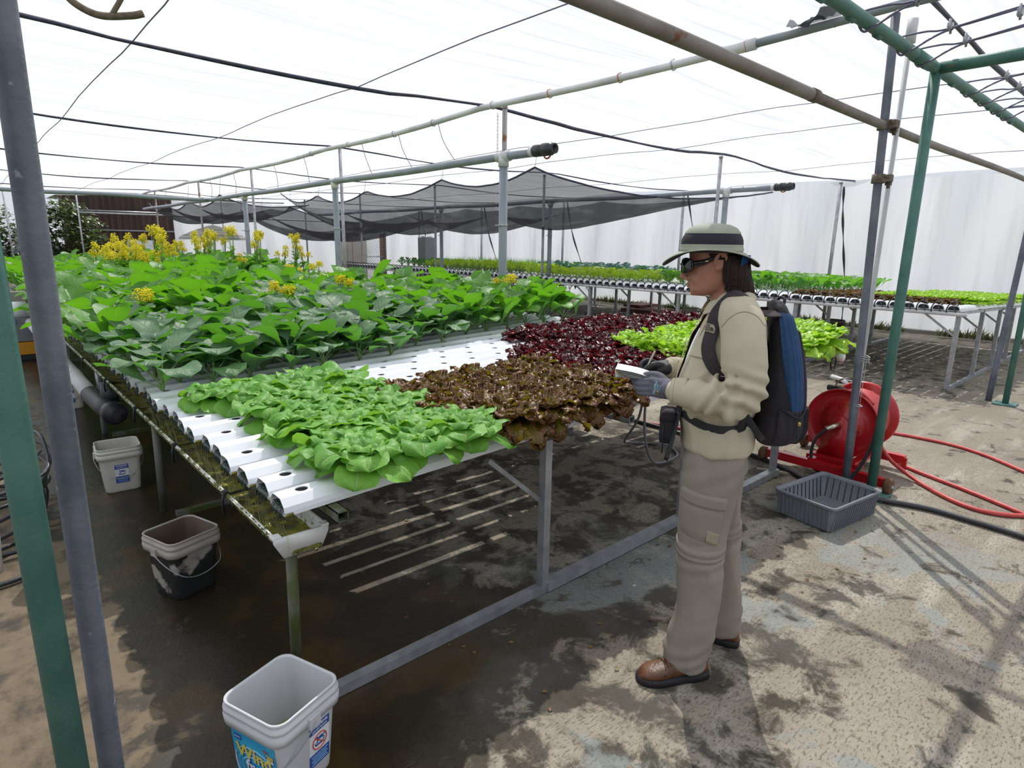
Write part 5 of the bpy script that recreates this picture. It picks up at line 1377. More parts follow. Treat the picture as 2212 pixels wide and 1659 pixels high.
b = MB(); b.rings([rrect(.10, .09, .02, 0), rrect(.11, .10, .02, .22), rrect(.10, .09, .02, .27)]); b.build('body', M_LWHT, t, loc=(0, 0, 0))
b = MB(); b.lathe([(.03, .27), (.03, .30), (.0, .30)], 14); b.build('lid', M_LYEL, t, loc=(0, 0, 0))
t = empty('short_pipe', (.02, 1.6, 0), 0, 'short grey pipe end at the bottom left corner', 'pipe')
b = MB(); b.tube([(-.12, 1.62, 0), (-.125, 1.60, .42)], .024, 12); b.build('tube', M_MOSSY, t)
# equipment seen between the two poles, far left
t = empty('pump_unit', (.40, 10.4, 0), 0, 'orange and grey pump unit seen between the two poles at the left edge', 'pump')
b = MB(); b.box((.45, 10.5, .16), (.55, .5, .16)); b.build('orange_base', mat('orange paint', (.55, .24, .01), .5), t)
b = MB(); b.box((.45, 10.5, .04), (.6, .5, .07)); b.build('skid', M_BLK, t)
b = MB(); b.box((.45, 10.5, .40), (.5, .42, .30)); b.build('grey_housing', M_TRAY, t)
b = MB(); b.tube([(.3, 10.5, .64), (.6, 10.5, .64)], .12, 16); b.build('motor', M_LWHT, t)
b = MB(); b.box((.40, 10.27, .52), (.10, .01, .06)); b.build('blue_sticker', M_LBLUE, t)
t = empty('block_stack', (.35, 11.3, 0), 0, 'stack of pale concrete blocks behind the pump unit', 'blocks')
for k in range(4):
    b = MB(); b.box((.40 + .02 * (k % 2), 11.4, .11 + .21 * k), (.45, .3, .19)); b.build('block', mat('block', (.30, .28, .25), .9) if 'block' not in MATS else MATS['block'], t)

# ---------------------------------------------------------------- back of the house
t = empty('cooler_cabinet', (12.0, 23.2, 0), .15, 'tan metal cabinet with a grey domed cage on top at the back', 'cabinet')
M_TAN = mat('tan metal', (.42, .39, .36), .6, c2=(.36, .33, .30), scale=3)
b = MB(); b.box((-.02, 0, .88), (.95, .6, 1.72)); b.build('body', M_TAN, t, loc=(0, 0, 0))
b = MB(); b.box((-.36, -.31, .88), (.2, .02, 1.68)); b.box((.12, -.31, .88), (.68, .02, 1.68)); b.build('door', M_TAN, t, loc=(0, 0, 0))
b = MB(); b.box((.0, 0, 1.76), (1.0, .66, .04)); b.build('top_plate', M_LWHT, t, loc=(0, 0, 0))
b = MB(); b.box((.60, 0, 1.3), (.16, .3, .34)); b.box((.52, -.2, 1.45), (.03, .1, .12)); b.build('side_box', M_LWHT, t, loc=(0, 0, 0))
b = MB()
for k in range(13):
    x = -.30 + .05 * k; b.beam((x, -.22, 1.78), (x * .85, -.18, 2.08), .008, .008); b.beam((x, .22, 1.78), (x * .85, .18, 2.08), .008, .008)
b.box((0, 0, 2.09), (.56, .40, .02)); b.build('wire_cage', mat('cage grey', (.25, .27, .31), .4, .5), t, loc=(0, 0, 0))
b = MB(); b.box((-.05, 0, 1.86), (.3, .25, .14)); b.build('motor_box', M_TRAY, t, loc=(0, 0, 0))
# chain link gate
t = empty('chain_link_gate', (13.4, 24.2, 0), 0, 'chain link gate with rusty posts under the dark shade net', 'gate')
b = MB()
def lnk(x0, z0, x1, z1): b.tube([(x0, 24.0, z0), (x1, 24.0, z1)], .008, 4)
W_, H_ = 1.15, 1.95
for k in range(-20, 20):
    x0 = k * .11
    a0 = max(0, -x0); a1 = min(H_, W_ - x0)
    if a1 > a0: lnk(12.75 + x0 + a0, .05 + a0, 12.75 + x0 + a1, .05 + a1); lnk(12.75 + W_ - x0 - a0, .05 + a0, 12.75 + W_ - x0 - a1, .05 + a1)
b.build('wire_mesh', M_GALV, t)
b = MB(); b.box((12.70, 24.0, 1.1), (.09, .09, 2.2)); b.box((13.95, 24.0, 1.1), (.09, .09, 2.2)); b.box((13.80, 24.0, 1.0), (.18, .04, 1.9)); b.build('gate_post', MATS['rusted clamp'], t)
b = MB(); b.tube([(12.7, 23.98, 1.0), (13.9, 23.98, 1.0)], .02, 6); b.tube([(12.7, 23.98, 2.1), (13.9, 23.98, 2.1)], .02, 6); b.build('cross_rail', M_GALV, t)
t = empty('grey_locker', (13.3, 19.6, 0), 0, 'narrow grey metal locker with a curved top standing by the white sheet', 'locker')
b = MB(); b.box((13.3, 19.8, .9), (.45, .5, 1.8)); b.build('body', M_TRAY, t)
b = MB(); b.tube([(13.10, 19.8, 1.74), (13.5, 19.8, 1.74)], .12, 14); b.box((13.58, 19.8, 1.6), (.04, .4, .3)); b.build('curved_top', M_TRAY, t)
# parasol
t = empty('parasol', (6.0, 20.6, 0), 0, 'pale green striped parasol beyond the yellow flowers', 'parasol')
b = MB(); V = []
P = [(1.0, 1.60), (.98, 1.68), (.6, 1.86), (.2, 2.0), (.0, 2.05)]
b.lathe(P, 10, (6.0, 20.6, 0)); b.build('canopy', mat('parasol stripes', (.62, .60, .56), .8, c2=(.10, .30, .28), scale=3.0, contrast=(.55, .57), stretch=(0.01, 0.01, 3.2), trans=.3), t)
b = MB(); b.tube([(6.0, 20.6, 0), (6.0, 20.6, 2.1)], .02, 8); b.build('pole', M_LWHT, t)
# corrugated shed outside
t = empty('corrugated_shed', (5, 28, 0), 0, 'dark brown corrugated shed outside beyond the flowers', 'shed')
b = MB(); b.grid([[(x, 28 + .03 * math.sin(x * 30), z) for z in (0, 3.15)] for x in np.linspace(3.0, 7.0, 300)]); b.grid([[(7.0, 28 + y, z) for z in (0, 3.15)] for y in (0, 4)])
b.grid([[(x, 28 + y, 3.15) for y in (0, 4)] for x in (3, 7)]); b.build('corrugated_wall', mat('rusty corrugated sheet', (.055, .032, .024), .7, c2=(.095, .05, .035), scale=2, stretch=(3, 1, .3)), t)
for z in (.9, 1.9, 2.6):
    b = MB(); b.tube([(3.0, 27.9, z), (7.0, 27.9, z)], .03, 6); b.build('rail', M_GALV, t)
b = MB(); b.box((5.4, 27.85, 1.1), (.9, .04, .9)); b.build('pale_panel', M_LWHT, t)
# trees outside at the left
L_TRE = leaf_mat('tree leaf', (.025, .05, .016), (.05, .08, .02), (.08, .1, .04), (.14, .22, .03), rough=.35, spec=.7, tr=.2, bump=0, nscale=1.0)
M_BARK = mat('bark', (.08, .06, .045), .9)
def tree(x, y, h, r, seed, label, n=2600, zc=.55):
    t = empty('bushy_tree', (x, y, 0), 0, label, 'tree'); R = random.Random(seed); b = MB()
    for k in range(n):
        a = R.uniform(0, 6.28); ph = math.acos(R.uniform(-.9, 1)); rr = r * (R.uniform(.55, 1.0)) * (1 + .18 * mnoise.noise(Vector((math.cos(a) * 2, math.sin(a) * 2, ph * 2 + seed))))
        c = (x + rr * math.sin(ph) * math.cos(a), y + rr * math.sin(ph) * math.sin(a), h * zc + (h * (1 - zc)) * math.cos(ph) * rr / r)
        b.leaf(c, R.uniform(0, 6.28), R.uniform(-30, 60), R.uniform(-60, 0), R.uniform(.14, .24), .06, 'oval', .2, nu=3, nv=3, rnd=R.random())
    b.build('crown', L_TRE, t, attr=True)
    b = MB(); b.tube([(x, y, 0), (x + .1, y, h * .5)], [.12, .07], 8); b.tube([(x, y, h * .3), (x - .4, y + .2, h * .7)], [.06, .03], 6); b.tube([(x, y, h * .35), (x + .5, y - .1, h * .7)], [.06, .03], 6); b.build('trunk', M_BARK, t)
tree(2.75, 25.6, 2.95, 1.25, 3, 'dark bushy tree standing outside left of the corrugated shed', 3400, .5)
tree(.5, 26.5, 2.9, 1.3, 5, 'dark bushy tree at the far left behind the grey pole', 2600, .5)
tree(-1.8, 24.5, 2.7, 1.4, 7, 'dark bushy tree cut off by the left edge of the picture', 2200, .5)
# ground cover outside so the horizon does not show bare floor
b = MB()
for k in range(40):
    x = -9 + .42 * k; b.box((x, 31 + .2 * math.sin(k), .9 + .3 * math.sin(k * 1.7)), (.4, .5, 1.8 + .6 * math.sin(k * 1.7)))
tag(b.build('boundary_wall', mat('pale wall', (.55, .56, .58), .9, c2=(.48, .49, .5), scale=1)), kind='structure')

# ---------------------------------------------------------------- the person
M_SKIN = mat('skin', (0.42, 0.20, 0.135), 0.5, c2=(0.37, 0.165, 0.11), scale=14, bump=0.06, bscale=220)
M_HAIR = mat('dark brown hair', (0.014, 0.007, 0.005), 0.5, c2=(0.035, 0.016, 0.011), scale=30, stretch=(9, 9, 1), bump=0.8, bscale=40, spec=0.35)
M_JACK = mat('khaki cloth', (0.475, 0.425, 0.315), 0.85, c2=(0.51, 0.46, 0.345), scale=10, bump=0.18, bscale=420, spec=0.2)
M_JACKD = mat('khaki seam', (0.30, 0.27, 0.20), 0.9)
M_SHIRT = mat('white shirt', (0.75, 0.77, 0.84), 0.9)
M_PANT = mat('grey brown trouser cloth', (0.255, 0.222, 0.185), 0.88, c2=(0.28, 0.245, 0.208), scale=9, bump=0.15, bscale=420, spec=0.2)
M_PANTL = mat('pale pocket patch', (0.29, 0.265, 0.19), 0.88)
M_SHOE = mat('brown shoe leather', (0.155, 0.062, 0.024), 0.42, c2=(0.085, 0.035, 0.017), scale=11, contrast=(.45, .62), bump=0.2, bscale=90)
M_LACE = mat('rust lace', (0.22, 0.07, 0.03), 0.8)
M_SOLE = mat('black sole', (0.016, 0.013, 0.014), 0.7)
M_GLOV = mat('grey knit glove', (0.115, 0.115, 0.145), 0.85, c2=(0.13, 0.13, 0.165), scale=30, bump=0.25, bscale=500)
M_GLVD = mat('black glove dip', (0.018, 0.018, 0.022), 0.6, c2=(0.03, 0.03, 0.034), scale=20, bump=0.2, bscale=200)
M_HATK = mat('hat khaki', (0.30, 0.315, 0.245), 0.85, c2=(0.34, 0.355, 0.28), scale=10, bump=0.15, bscale=400)
M_HATD = mat('hat dark mesh', (0.018, 0.013, 0.024), 0.8, bump=0.4, bscale=600)
M_BLUE = mat('blue backpack cloth', (0.006, 0.038, 0.105), 0.75, c2=(0.010, 0.055, 0.145), scale=9, bump=0.25, bscale=60)
M_PACK = mat('black backpack cloth', (0.010, 0.009, 0.014), 0.75, c2=(0.020, 0.017, 0.024), scale=8, bump=0.3, bscale=90)
M_STRP = mat('dark strap cloth', (0.026, 0.019, 0.022), 0.8, c2=(0.036, 0.027, 0.030), scale=60, bump=0.3, bscale=700)
M_LENS = mat('dark sunglass lens', (0.006, 0.006, 0.008), 0.06, spec=0.8)
M_FRAME = mat('sunglass frame', (0.010, 0.008, 0.009), 0.25)
M_PAPER = mat('notebook paper', (0.78, 0.78, 0.76), 0.8)
M_PAGEY = mat('yellow page', (0.66, 0.47, 0.06), 0.8)
M_BRASS = mat('brass', (0.45, 0.33, 0.12), 0.35, .9)
M_PEN = mat('silver pen', (0.50, 0.48, 0.40), 0.35, .6)
PO = (1.98, 1.11, 0.0); PRZ = 2.165458
person = empty('person', PO, PRZ, 'person in brimmed hat and khaki shirt writing in a notebook beside the bench', 'person')
L0 = (0, 0, 0)
def el(cf, cl, z, rf, rl, n=36, p=2.0, tw=0.0):
    out = []
    for k in range(n):
        a = 2 * PI * k / n; c, s = math.cos(a), math.sin(a)
        c2 = abs(c) ** (2 / p) * (1 if c >= 0 else -1); s2 = abs(s) ** (2 / p) * (1 if s >= 0 else -1)
        out.append((cf + rf * c2, cl + rl * s2, z))
    return out
def interp_rings(K, n=5):
    K = np.array(K, float); out = []
    for i in range(len(K) - 1):
        for k in range(n):
            t = k / n
            p0 = K[max(i - 1, 0)]; p1 = K[i]; p2 = K[i + 1]; p3 = K[min(i + 2, len(K) - 1)]
            out.append(0.5 * (2 * p1 + (p2 - p0) * t + (2 * p0 - 5 * p1 + 4 * p2 - p3) * t * t + (3 * p1 - p0 - 3 * p2 + p3) * t ** 3))
    out.append(K[-1]); return out
def loft(b, K, n=5, seg=36, p=2.0):
    b.rings([el(k[0], k[1], k[2], k[3], k[4], seg, p) for k in interp_rings(K, n)])
def seg_pts(pts, rad, n=6):
    P = smooth_path(pts, n); m = len(P); r = []
    for i in range(m):
        t = i / (m - 1) * (len(rad) - 1); k = min(int(t), len(rad) - 2); r.append(rad[k] * (1 - (t - k)) + rad[k + 1] * (t - k))
    return P, r
def nz(V, fr, off=0.0):
    return np.array([mnoise.noise(Vector((v[0] * fr[0] + off, v[1] * fr[1], v[2] * fr[2]))) for v in V])

# joints
SHL, ELL, WRL = (-.045, .175, 1.375), (-.062, .235, 1.130), (.135, .200, 1.128)
SHR, ELR, WRR = (-.045, -.175, 1.375), (-.010, -.225, 1.120), (.150, -.105, 1.145)
# body: one skin, head to ankles
b = MB()
HEAD = [  # centre f, centre l, z, half depth, half width
    (.080, 0, 1.434, .016, .018), (.068, 0, 1.441, .038, .034), (.058, 0, 1.452, .057, .048), (.046, 0, 1.466, .069, .056), (.040, 0, 1.482, .075, .062),
    (.036, 0, 1.500, .086, .066), (.034, 0, 1.520, .090, .070), (.034, 0, 1.545, .090, .073), (.038, 0, 1.575, .088, .075), (.046, 0, 1.605, .080, .072), (.050, 0, 1.630, .064, .058), (.050, 0, 1.648, .040, .036), (.050, 0, 1.655, .015, .015)]
loft(b, HEAD, 3, 36, 2.25)
b.chain([(.118, 0, 1.548), (.130, 0, 1.527), (.143, 0, 1.504), (.1435, 0, 1.497)], [.008, .0085, .010, .0105])
for s in (-1, 1):
    b.ellip((.126, s * .013, 1.492), (.011, .008, .008)); b.ellip((.090, s * .030, 1.493), (.025, .022, .026))
    b.chain([(.108, s * .004, 1.545), (.103, s * .035, 1.553), (.085, s * .055, 1.548)], [.012, .012, .008])
b.chain([(.105, -.020, 1.4735), (.1195, -.006, 1.4775), (.1205, 0, 1.4765), (.1195, .006, 1.4775), (.105, .020, 1.4735)], [.004, .006, .006, .006, .004])
b.chain([(.104, -.017, 1.467), (.1175, 0, 1.4665), (.104, .017, 1.467)], [.004, .0065, .004])
b.ellip((.102, 0, 1.444), (.012, .016, .012))
b.tube(*seg_pts([(.010, 0, 1.50), (-.005, 0, 1.45), (-.020, 0, 1.38)], [.055, .052, .060]), seg=24)
for s in (-1, 1):        # ears
    pts = [(.026 + .019 * math.cos(a) - .004 * math.sin(a), s * (.078 + .006 * math.cos(a * .5)), 1.556 + .027 * math.sin(a)) for a in np.linspace(-.6, 4.6, 16)]
    b.chain(pts, [.0045] * 16, 8); b.ellip((.024, s * .076, 1.553), (.016, .005, .022)); b.ellip((.033, s * .077, 1.530), (.008, .005, .009))
TORSO = [(-.018, 0, .86, .11, .155), (-.016, 0, .95, .108, .15), (-.010, 0, 1.05, .10, .135), (-.014, 0, 1.15, .105, .14), (-.020, 0, 1.25, .11, .15), (-.032, 0, 1.33, .10, .15), (-.032, 0, 1.39, .07, .11), (-.02, 0, 1.43, .045, .06)]
loft(b, TORSO, 4)
for S_, E_, W_ in ((SHL, ELL, WRL), (SHR, ELR, WRR)):
    b.chain([S_, E_], [.05, .042]); b.chain([E_, W_], [.042, .028])
NEAR = [(-.022, .075, .93, .085, .075), (-.014, .084, .85, .106, .094), (-.002, .090, .75, .098, .092), (.006, .094, .62, .086, .082), (.010, .100, .52, .079, .077), (.004, .104, .40, .080, .076), (.004, .110, .28, .074, .072), (.016, .115, .18, .080, .073), (.030, .120, .10, .080, .070), (.030, .120, .045, .072, .066)]
FAR = [(-.022, -.075, .93, .085, .075), (-.028, -.084, .85, .104, .092), (-.042, -.090, .75, .097, .090), (-.056, -.094, .62, .084, .080), (-.070, -.100, .52, .077, .074), (-.086, -.104, .40, .073, .070), (-.104, -.110, .28, .068, .066), (-.116, -.114, .16, .070, .066), (-.118, -.116, .06, .066, .062)]
for K in (NEAR, FAR):
    b.chain([(k[0], k[1], k[2]) for k in K], [min(k[3], k[4]) * .62 for k in K])
bd = remesh(b, .0045, 3)
bd.build('body', M_SKIN, person, loc=L0)

# hair: a bob under the hat
b = MB()
b.ellip((.022, 0, 1.570), (.070, .079, .062))
Rh = random.Random(4)
for k in range(46):
    a = math.radians(-105 + 210 * k / 45) + PI
    cf, cl = .005 + .066 * math.cos(a), .072 * math.sin(a)
    back = max(0, -math.cos(a))
    zt = 1.455 - .016 * back + Rh.uniform(-.014, .012)
    flare = .034 * back + .004 + Rh.uniform(-.006, .006)
    P_, r_ = seg_pts([(cf * .8, cl * .9, 1.572), (cf * .98, cl, 1.540), (cf + .010 * math.cos(a), cl * 1.02, 1.50), (cf + flare * math.cos(a) * 1.0, cl * .98, zt)], [.017, .018, .015, .004], 4)
    if math.cos(a) > -.05: 
        P_, r_ = seg_pts([(cf * .8 - .01, cl * .95, 1.572), (cf - .012, cl * .99, 1.555), (cf - .020, cl * .97, 1.52), (cf - .020, cl * .95, 1.478)], [.014, .012, .010, .004], 4)
    b.tube(P_, r_, 8)
for s in (-1, 1):      # short hair in front of the ear
    for q in range(4): b.chain([(.062 - .012 * q, s * .074, 1.60), (.056 - .010 * q, s * .0775, 1.562)], [.008, .004], 8)
hr = remesh(b, .0042, 1, lambda V, N: V + N * (0.0022 * np.sin(np.arctan2(V[:, 1], V[:, 0]) * 46 + nz(V, (30, 30, 6)) * 3))[:, None])
hr.build('hair', M_HAIR, person, loc=L0)

# hat
hat = empty('sun_hat', (.054, 0, 1.585)); hat.parent = person
HC = .054
def hring(a, bb, z, n=64, dz=None):
    return [(a * math.cos(t) , bb * math.sin(t), z + (dz(t) if dz else 0)) for t in np.linspace(0, 2 * PI, n + 1)[:-1]]
b = MB(); b.rings([hring(.1035, .094, -.004), hring(.1040, .0945, .010), hring(.1030, .0935, .024)] , False, False); b.rings([hring(.1055, .096, .002), hring(.1060, .0965, .012), hring(.1048, .0953, .013)], False, False); b.build('hat_band', M_HATK, hat, loc=L0); CH
b = MB(); b.rings([hring(.1030, .0935, .024), hring(.1020, .0925, .038), hring(.0975, .088, .050), hring(.090, .081, .062)], False, False); b.build('mesh_band', M_HATD, hat, loc=L0)
b = MB(); b.rings([hring(.092, .083, .060), hring(.091, .082, .065), hring(.078, .070, .080), hring(.055, .049, .090), hring(.025, .022, .0945), hring(.004, .004, .095)], False, True)
for t_ in (.9, -.9): b.tube([(.088 * math.cos(t_ + .0) * q, .080 * math.sin(t_) * q, .0955 - .032 * q ** 2.6) for q in np.linspace(1, .0, 10)], .0012, 5)
b.build('crown_top', M_HATK, hat, loc=L0)
def bz(t): return -.047 + .052 * math.sin(t) ** 2 - .004 * math.cos(2 * t + .6) + .006 * math.sin(3 * t)
b = MB()
rr = []
for q in np.linspace(0, 1, 9):
    a = .1035 + (.160 - .1035) * q; bb = .094 + (.143 - .094) * q
    rr.append(hring(a, bb, .000 + .0008 * (1 if int(q * 8) % 2 else 0), 72, lambda t, q=q: bz(t) * q ** 1.25 + .004 * q))
b.rings(rr, False, False); b.tube(rr[-1], .0024, 6, closed=True); b.build('brim', M_HATK, hat, loc=L0)
b = MB(); b.rings([[(p[0] * .997, p[1] * .997, p[2] - .0035) for p in r] for r in rr][::-1], False, False); b.build('under_brim', M_HATD, hat, loc=L0)
b = MB(); b.grid([[(-.075 - .055 * math.cos(t) * (1 - .22 * v) * 1.0, .085 * math.sin(t) * (1 - .1 * v), -.010 - .058 * v) for v in np.linspace(0, 1, 6)] for t in np.linspace(-1.2, 1.2, 20)])
b.build('neck_flap', mat('blue lining', (.008, .07, .24), .8), hat, loc=L0)

# sunglasses
gl_ = empty('sunglasses', (.1, 0, 1.537)); gl_.parent = person
def wrap(t): return (.060 * math.cos(t) + -.0 , .071 * math.sin(t))
for s in (-1, 1):
    b = MB(); out = []; n = 24
    ring = []
    for k in range(n):
        a = 2 * PI * k / n
        tt = math.radians(44) + math.radians(35) * (abs(math.cos(a)) ** .8) * (1 if math.cos(a) > 0 else -1)
        zz = -.001 + .024 * (abs(math.sin(a)) ** .85) * (1 if math.sin(a) > 0 else -1) + .004 * (tt - .7)
        ring.append((tt, zz))
    def P3(tt, zz, o): x, y = (.036 + o) * math.cos(tt) , (.064 + o) * math.sin(tt); return (x + .006, s * y, zz)
    c = (math.radians(44), -.001)
    R1 = [P3(t_, z_, .008) for t_, z_ in ring]; R2 = [P3(c[0] + (t_ - c[0]) * .55, c[1] + (z_ - c[1]) * .55, .0098) for t_, z_ in ring]; R3 = [P3(c[0] + (t_ - c[0]) * .1, c[1] + (z_ - c[1]) * .1, .0104) for t_, z_ in ring]
    b.rings([R1, R2, R3], False, True); b.build('lens', M_LENS, gl_, loc=L0)
    b = MB(); b.tube(R1, .0022, 6, closed=True)
    P_ = [P3(math.radians(70), .004, .008), (-.022, s * .0765, .014), (-.055, s * .080, .028), (-.085, s * .080, .026)]
    b.rings([[(p[0], p[1] + s * .0015, p[2] + h), (p[0], p[1] + s * .0015, p[2] - h), (p[0], p[1] - s * .0015, p[2] - h), (p[0], p[1] - s * .0015, p[2] + h)] for p, h in zip(P_, (.011, .009, .006, .003))])
    b.build('temple_arm', M_FRAME, gl_, loc=L0)
    b = MB(); b.box((-.030, s * .0795, .017), (.010, .001, .004)); b.build('temple_badge', M_BRASS, gl_, loc=L0)
b = MB(); b.chain([(.046, -.016, .0), (.052, 0, .004), (.046, .016, .0)], [.0028] * 3, 8); b.build('bridge', M_FRAME, gl_, loc=L0)

# white shirt inside
JT = [(-.022, 0, .892, .116, .172), (-.020, 0, .905, .124, .180), (-.020, 0, .94, .125, .181), (-.012, 0, .985, .122, .172), (-.006, 0, 1.02, .124, .168), (-.006, 0, 1.07, .138, .176), (-.010, 0, 1.13, .142, .178), (-.018, 0, 1.20, .138, .174), (-.028, 0, 1.27, .128, .172), (-.038, 0, 1.33, .113, .168), (-.040, 0, 1.375, .092, .150), (-.034, 0, 1.41, .072, .115), (-.024, 0, 1.435, .062, .080), (-.016, 0, 1.450, .058, .066)]
b = MB(); loft(b, [(k[0] - .001, k[1], k[2], k[3] - .007, k[4] - .012) for k in JT[4:]], 4); b.build('white_shirt', M_SHIRT, person, loc=L0)

# khaki shirt: torso and sleeves in one skin, front opening cut, folds pushed in
b = MB(); loft(b, JT, 5, 44, 2.2)
P_, r_ = seg_pts([(-.030, .110, 1.385), SHL, (-.060, .215, 1.28), (-.066, .238, 1.19), ELL, (.000, .238, 1.118), (.070, .220, 1.122), WRL], [.055, .066, .071, .066, .062, .060, .054, .043], 5); b.chain(P_, r_, 22)
P_, r_ = seg_pts([(-.030, -.110, 1.385), SHR, (-.045, -.215, 1.28), (-.025, -.23, 1.19), ELR, (.030, -.200, 1.118), (.090, -.155, 1.130), WRR], [.055, .066, .068, .063, .058, .054, .048, .040], 5); b.chain(P_, r_, 22)
def arm_param(V, E, W):
    E = np.array(E); d = np.array(W) - E; L_ = np.linalg.norm(d); t = (V - E) @ d / L_ ** 2; q = V - (E + np.clip(t, 0, 1)[:, None] * d); return t, np.linalg.norm(q, axis=1)
def jack_fn(V, N):
    V = V.copy(); f, l, z = V[:, 0], V[:, 1], V[:, 2]
    onarm = np.clip((np.abs(l) - .165) / .03, 0, 1) * (z > 1.04)
    # gathers above and below the belt
    ang = np.arctan2(l, f + .01)
    g = np.exp(-((z - 1.03) / .05) ** 2) * (1 - onarm)
    d = .0065 * g * np.sin(ang * 15 + 3 * nz(V, (9, 9, 3)))
    d -= .006 * np.exp(-((z - 1.012) / .014) ** 2) * (1 - onarm)
    d += .0055 * (1 - onarm) * (1 - 2 * np.abs(nz(V, (11, 11, 7), 3)))
    d += .0035 * np.exp(-((z - .885) / .02) ** 2) * np.sin(ang * 9 + 1)
    for E_, W_, S_ in ((ELL, WRL, SHL), (ELR, WRR, SHR)):
        t, r = arm_param(V, E_, W_); m = (r < .085) * (z < 1.24) * (np.abs(l) > .10)
        ph = t * 24 + (z - 1.12) * 55 + 2.2 * nz(V, (14, 14, 14), 7)
        d += m * np.exp(-((t - .30) / .38) ** 2) * .0095 * np.sin(ph)
        t2, r2 = arm_param(V, S_, E_)
        m2 = (r2 < .09) * (np.abs(l) > .14)
        d += m2 * np.clip((t2 - .55) * 2.2, 0, 1) * 0.0085 * np.sin(t2 * 30 + (f + .06) * 38 + 2 * nz(V, (10, 10, 10), 2))
        d += m2 * .0048 * (1 - 2.2 * np.abs(nz(V, (16, 10, 5), 9)))
    return V + N * d[:, None]
jk = remesh(b, .0065, 4, jack_fn)
V = np.concatenate(jk.V); F = []
for q in jk.F:
    c = V[list(q)].mean(0)
    w_ = .004 + .040 * max(0, min(1, (c[2] - 1.10) / .13)) * (1 - .25 * max(0, min(1, (c[2] - 1.30) / .10)))
    if c[0] > .0 and c[2] > 1.10 and abs(c[1] - .030) < w_ : continue
    if c[2] > 1.448 and math.hypot(c[0] + .016, c[1]) < .075: continue
    F.append(q)
j2 = MB(); V_J, F_J = V, list(F); j2.add(V, F); jacket = j2.build('khaki_shirt', M_JACK, person, loc=L0)
# collar, plackets, pocket flap, cuffs, sleeve tab
b = MB()
for s in (-1, 1):
    G = []
    for t_ in np.linspace(0, 1, 14):
        a = PI - t_ * 2.55
        r0f, r0l = .060, .064
        base = (-.016 + r0f * math.cos(a) * (1 + .0), s * r0l * math.sin(a) * 1.0, 1.448 - .035 * t_ ** 1.6)
        G.append([(base[0] + (.020 * math.cos(a)) * v * (.5 + v) + .012 * t_ * v, base[1] + s * (.020 * math.sin(a)) * v * (.5 + v) + s * .010 * v, base[2] + .020 * math.sin(v * 2.2) - .040 * v ** 2 * (.7 + .7 * t_)) for v in np.linspace(0, 1, 7)])
    b.grid(G)
    G2 = [[(p[0] * .995, p[1] * .995, p[2] - .002) for p in r] for r in G]; b.grid(G2)
b.build('collar', M_JACK, jacket, loc=L0)
def tors(z, ang, off):
    K = interp_rings(JT, 5); zz = [k[2] for k in K]; i = int(np.clip(np.searchsorted(zz, z), 1, len(K) - 1)); t_ = (z - zz[i - 1]) / max(1e-6, zz[i] - zz[i - 1]); k = K[i - 1] * (1 - t_) + K[i] * t_
    c, s = math.cos(ang), math.sin(ang); p = 2.2
    return (k[0] + (k[3] + off) * abs(c) ** (2 / p) * (1 if c >= 0 else -1), k[1] + (k[4] + off) * abs(s) ** (2 / p) * (1 if s >= 0 else -1), z)
def patch(z0, z1, a0, a1, off, n=12, m=6): return [[tors(z, a, off) for a in np.linspace(a0, a1, n)] for z in np.linspace(z0, z1, m)]
b = MB()
for s, base in ((1, .38), (-1, -.26)):
    G = []
    for z in np.linspace(1.09, 1.40, 24):
        w_ = .004 + .040 * max(0, min(1, (z - 1.10) / .13)) * (1 - .25 * max(0, min(1, (z - 1.30) / .10)))
        row = []
        for u in np.linspace(0, 1, 4):
            l_ = .030 + s * (w_ + .022 * u - .002)
            k = tors(z, math.asin(max(-.99, min(.99, (l_ / (.17))))) , .006 + .003 * math.sin(PI * u)); row.append((k[0], l_, z))
        G.append(row)
    b.grid(G)
b.build('front_placket', M_JACK, jacket, loc=L0)
b = MB(); b.grid(patch(1.238, 1.275, .50, 1.08, .0085)); b.grid(patch(1.238, 1.275, -1.0, -.45, .0085)); b.build('pocket_flap', M_JACK, jacket, loc=L0)
b = MB(); b.tube([tors(1.236, a, .0075) for a in np.linspace(.50, 1.08, 10)], .0014, 5); b.build('flap_seam', M_JACKD, jacket, loc=L0)
b = MB()
for z in (1.12, 1.19, 1.26, 1.33): k = tors(z, -.05, .010); b.ellip((k[0] + .002, -.028, z), (.0025, .005, .005), nu=10, nv=6)
b.build('button', mat('button', (.45, .38, .26), .4), jacket, loc=L0)
for (E_, W_, s) in ((ELL, WRL, 1), (ELR, WRR, -1)):
    E_ = Vector(E_); W_ = Vector(W_); d = (W_ - E_).normalized(); b = MB()
    b.tube([W_ - d * .030, W_ - d * .012, W_ + d * .012, W_ + d * .020, W_ + d * .022], [.046, .047, .0455, .043, .037], 24, cap=False)
    cf_ = b.build('cuff', M_JACK, jacket, loc=L0)
    b = MB(); b.tube([W_ - d * .0285, W_ - d * .0275], [.0475, .0475], 24, cap=False); b.tube([W_ + d * .008, W_ + d * .009], [.0468, .0468], 24, cap=False)
    b.box(tuple(W_ + d * .015 + Vector((0, s * .018, -.043))), (.030, .010, .010)); b.build('cuff_seam', M_JACKD, cf_, loc=L0)
b = MB()
S_, E_ = Vector((-.060, .215, 1.28)), Vector(ELL); d = (E_ - S_).normalized(); cx_ = S_ + (E_ - S_) * .45
u_ = d.cross(Vector((0, 1, 0))).normalized(); v_ = u_.cross(d)
def armp(c, a, r): return tuple(c + u_ * (r * math.cos(a)) + v_ * (r * math.sin(a)))
rows = [[armp(cx_ + d * q, a, .0735) for a in np.linspace(PI * .5 - .45, PI * .5 + .45, 8)] for q in (-.012, 0, .012)]
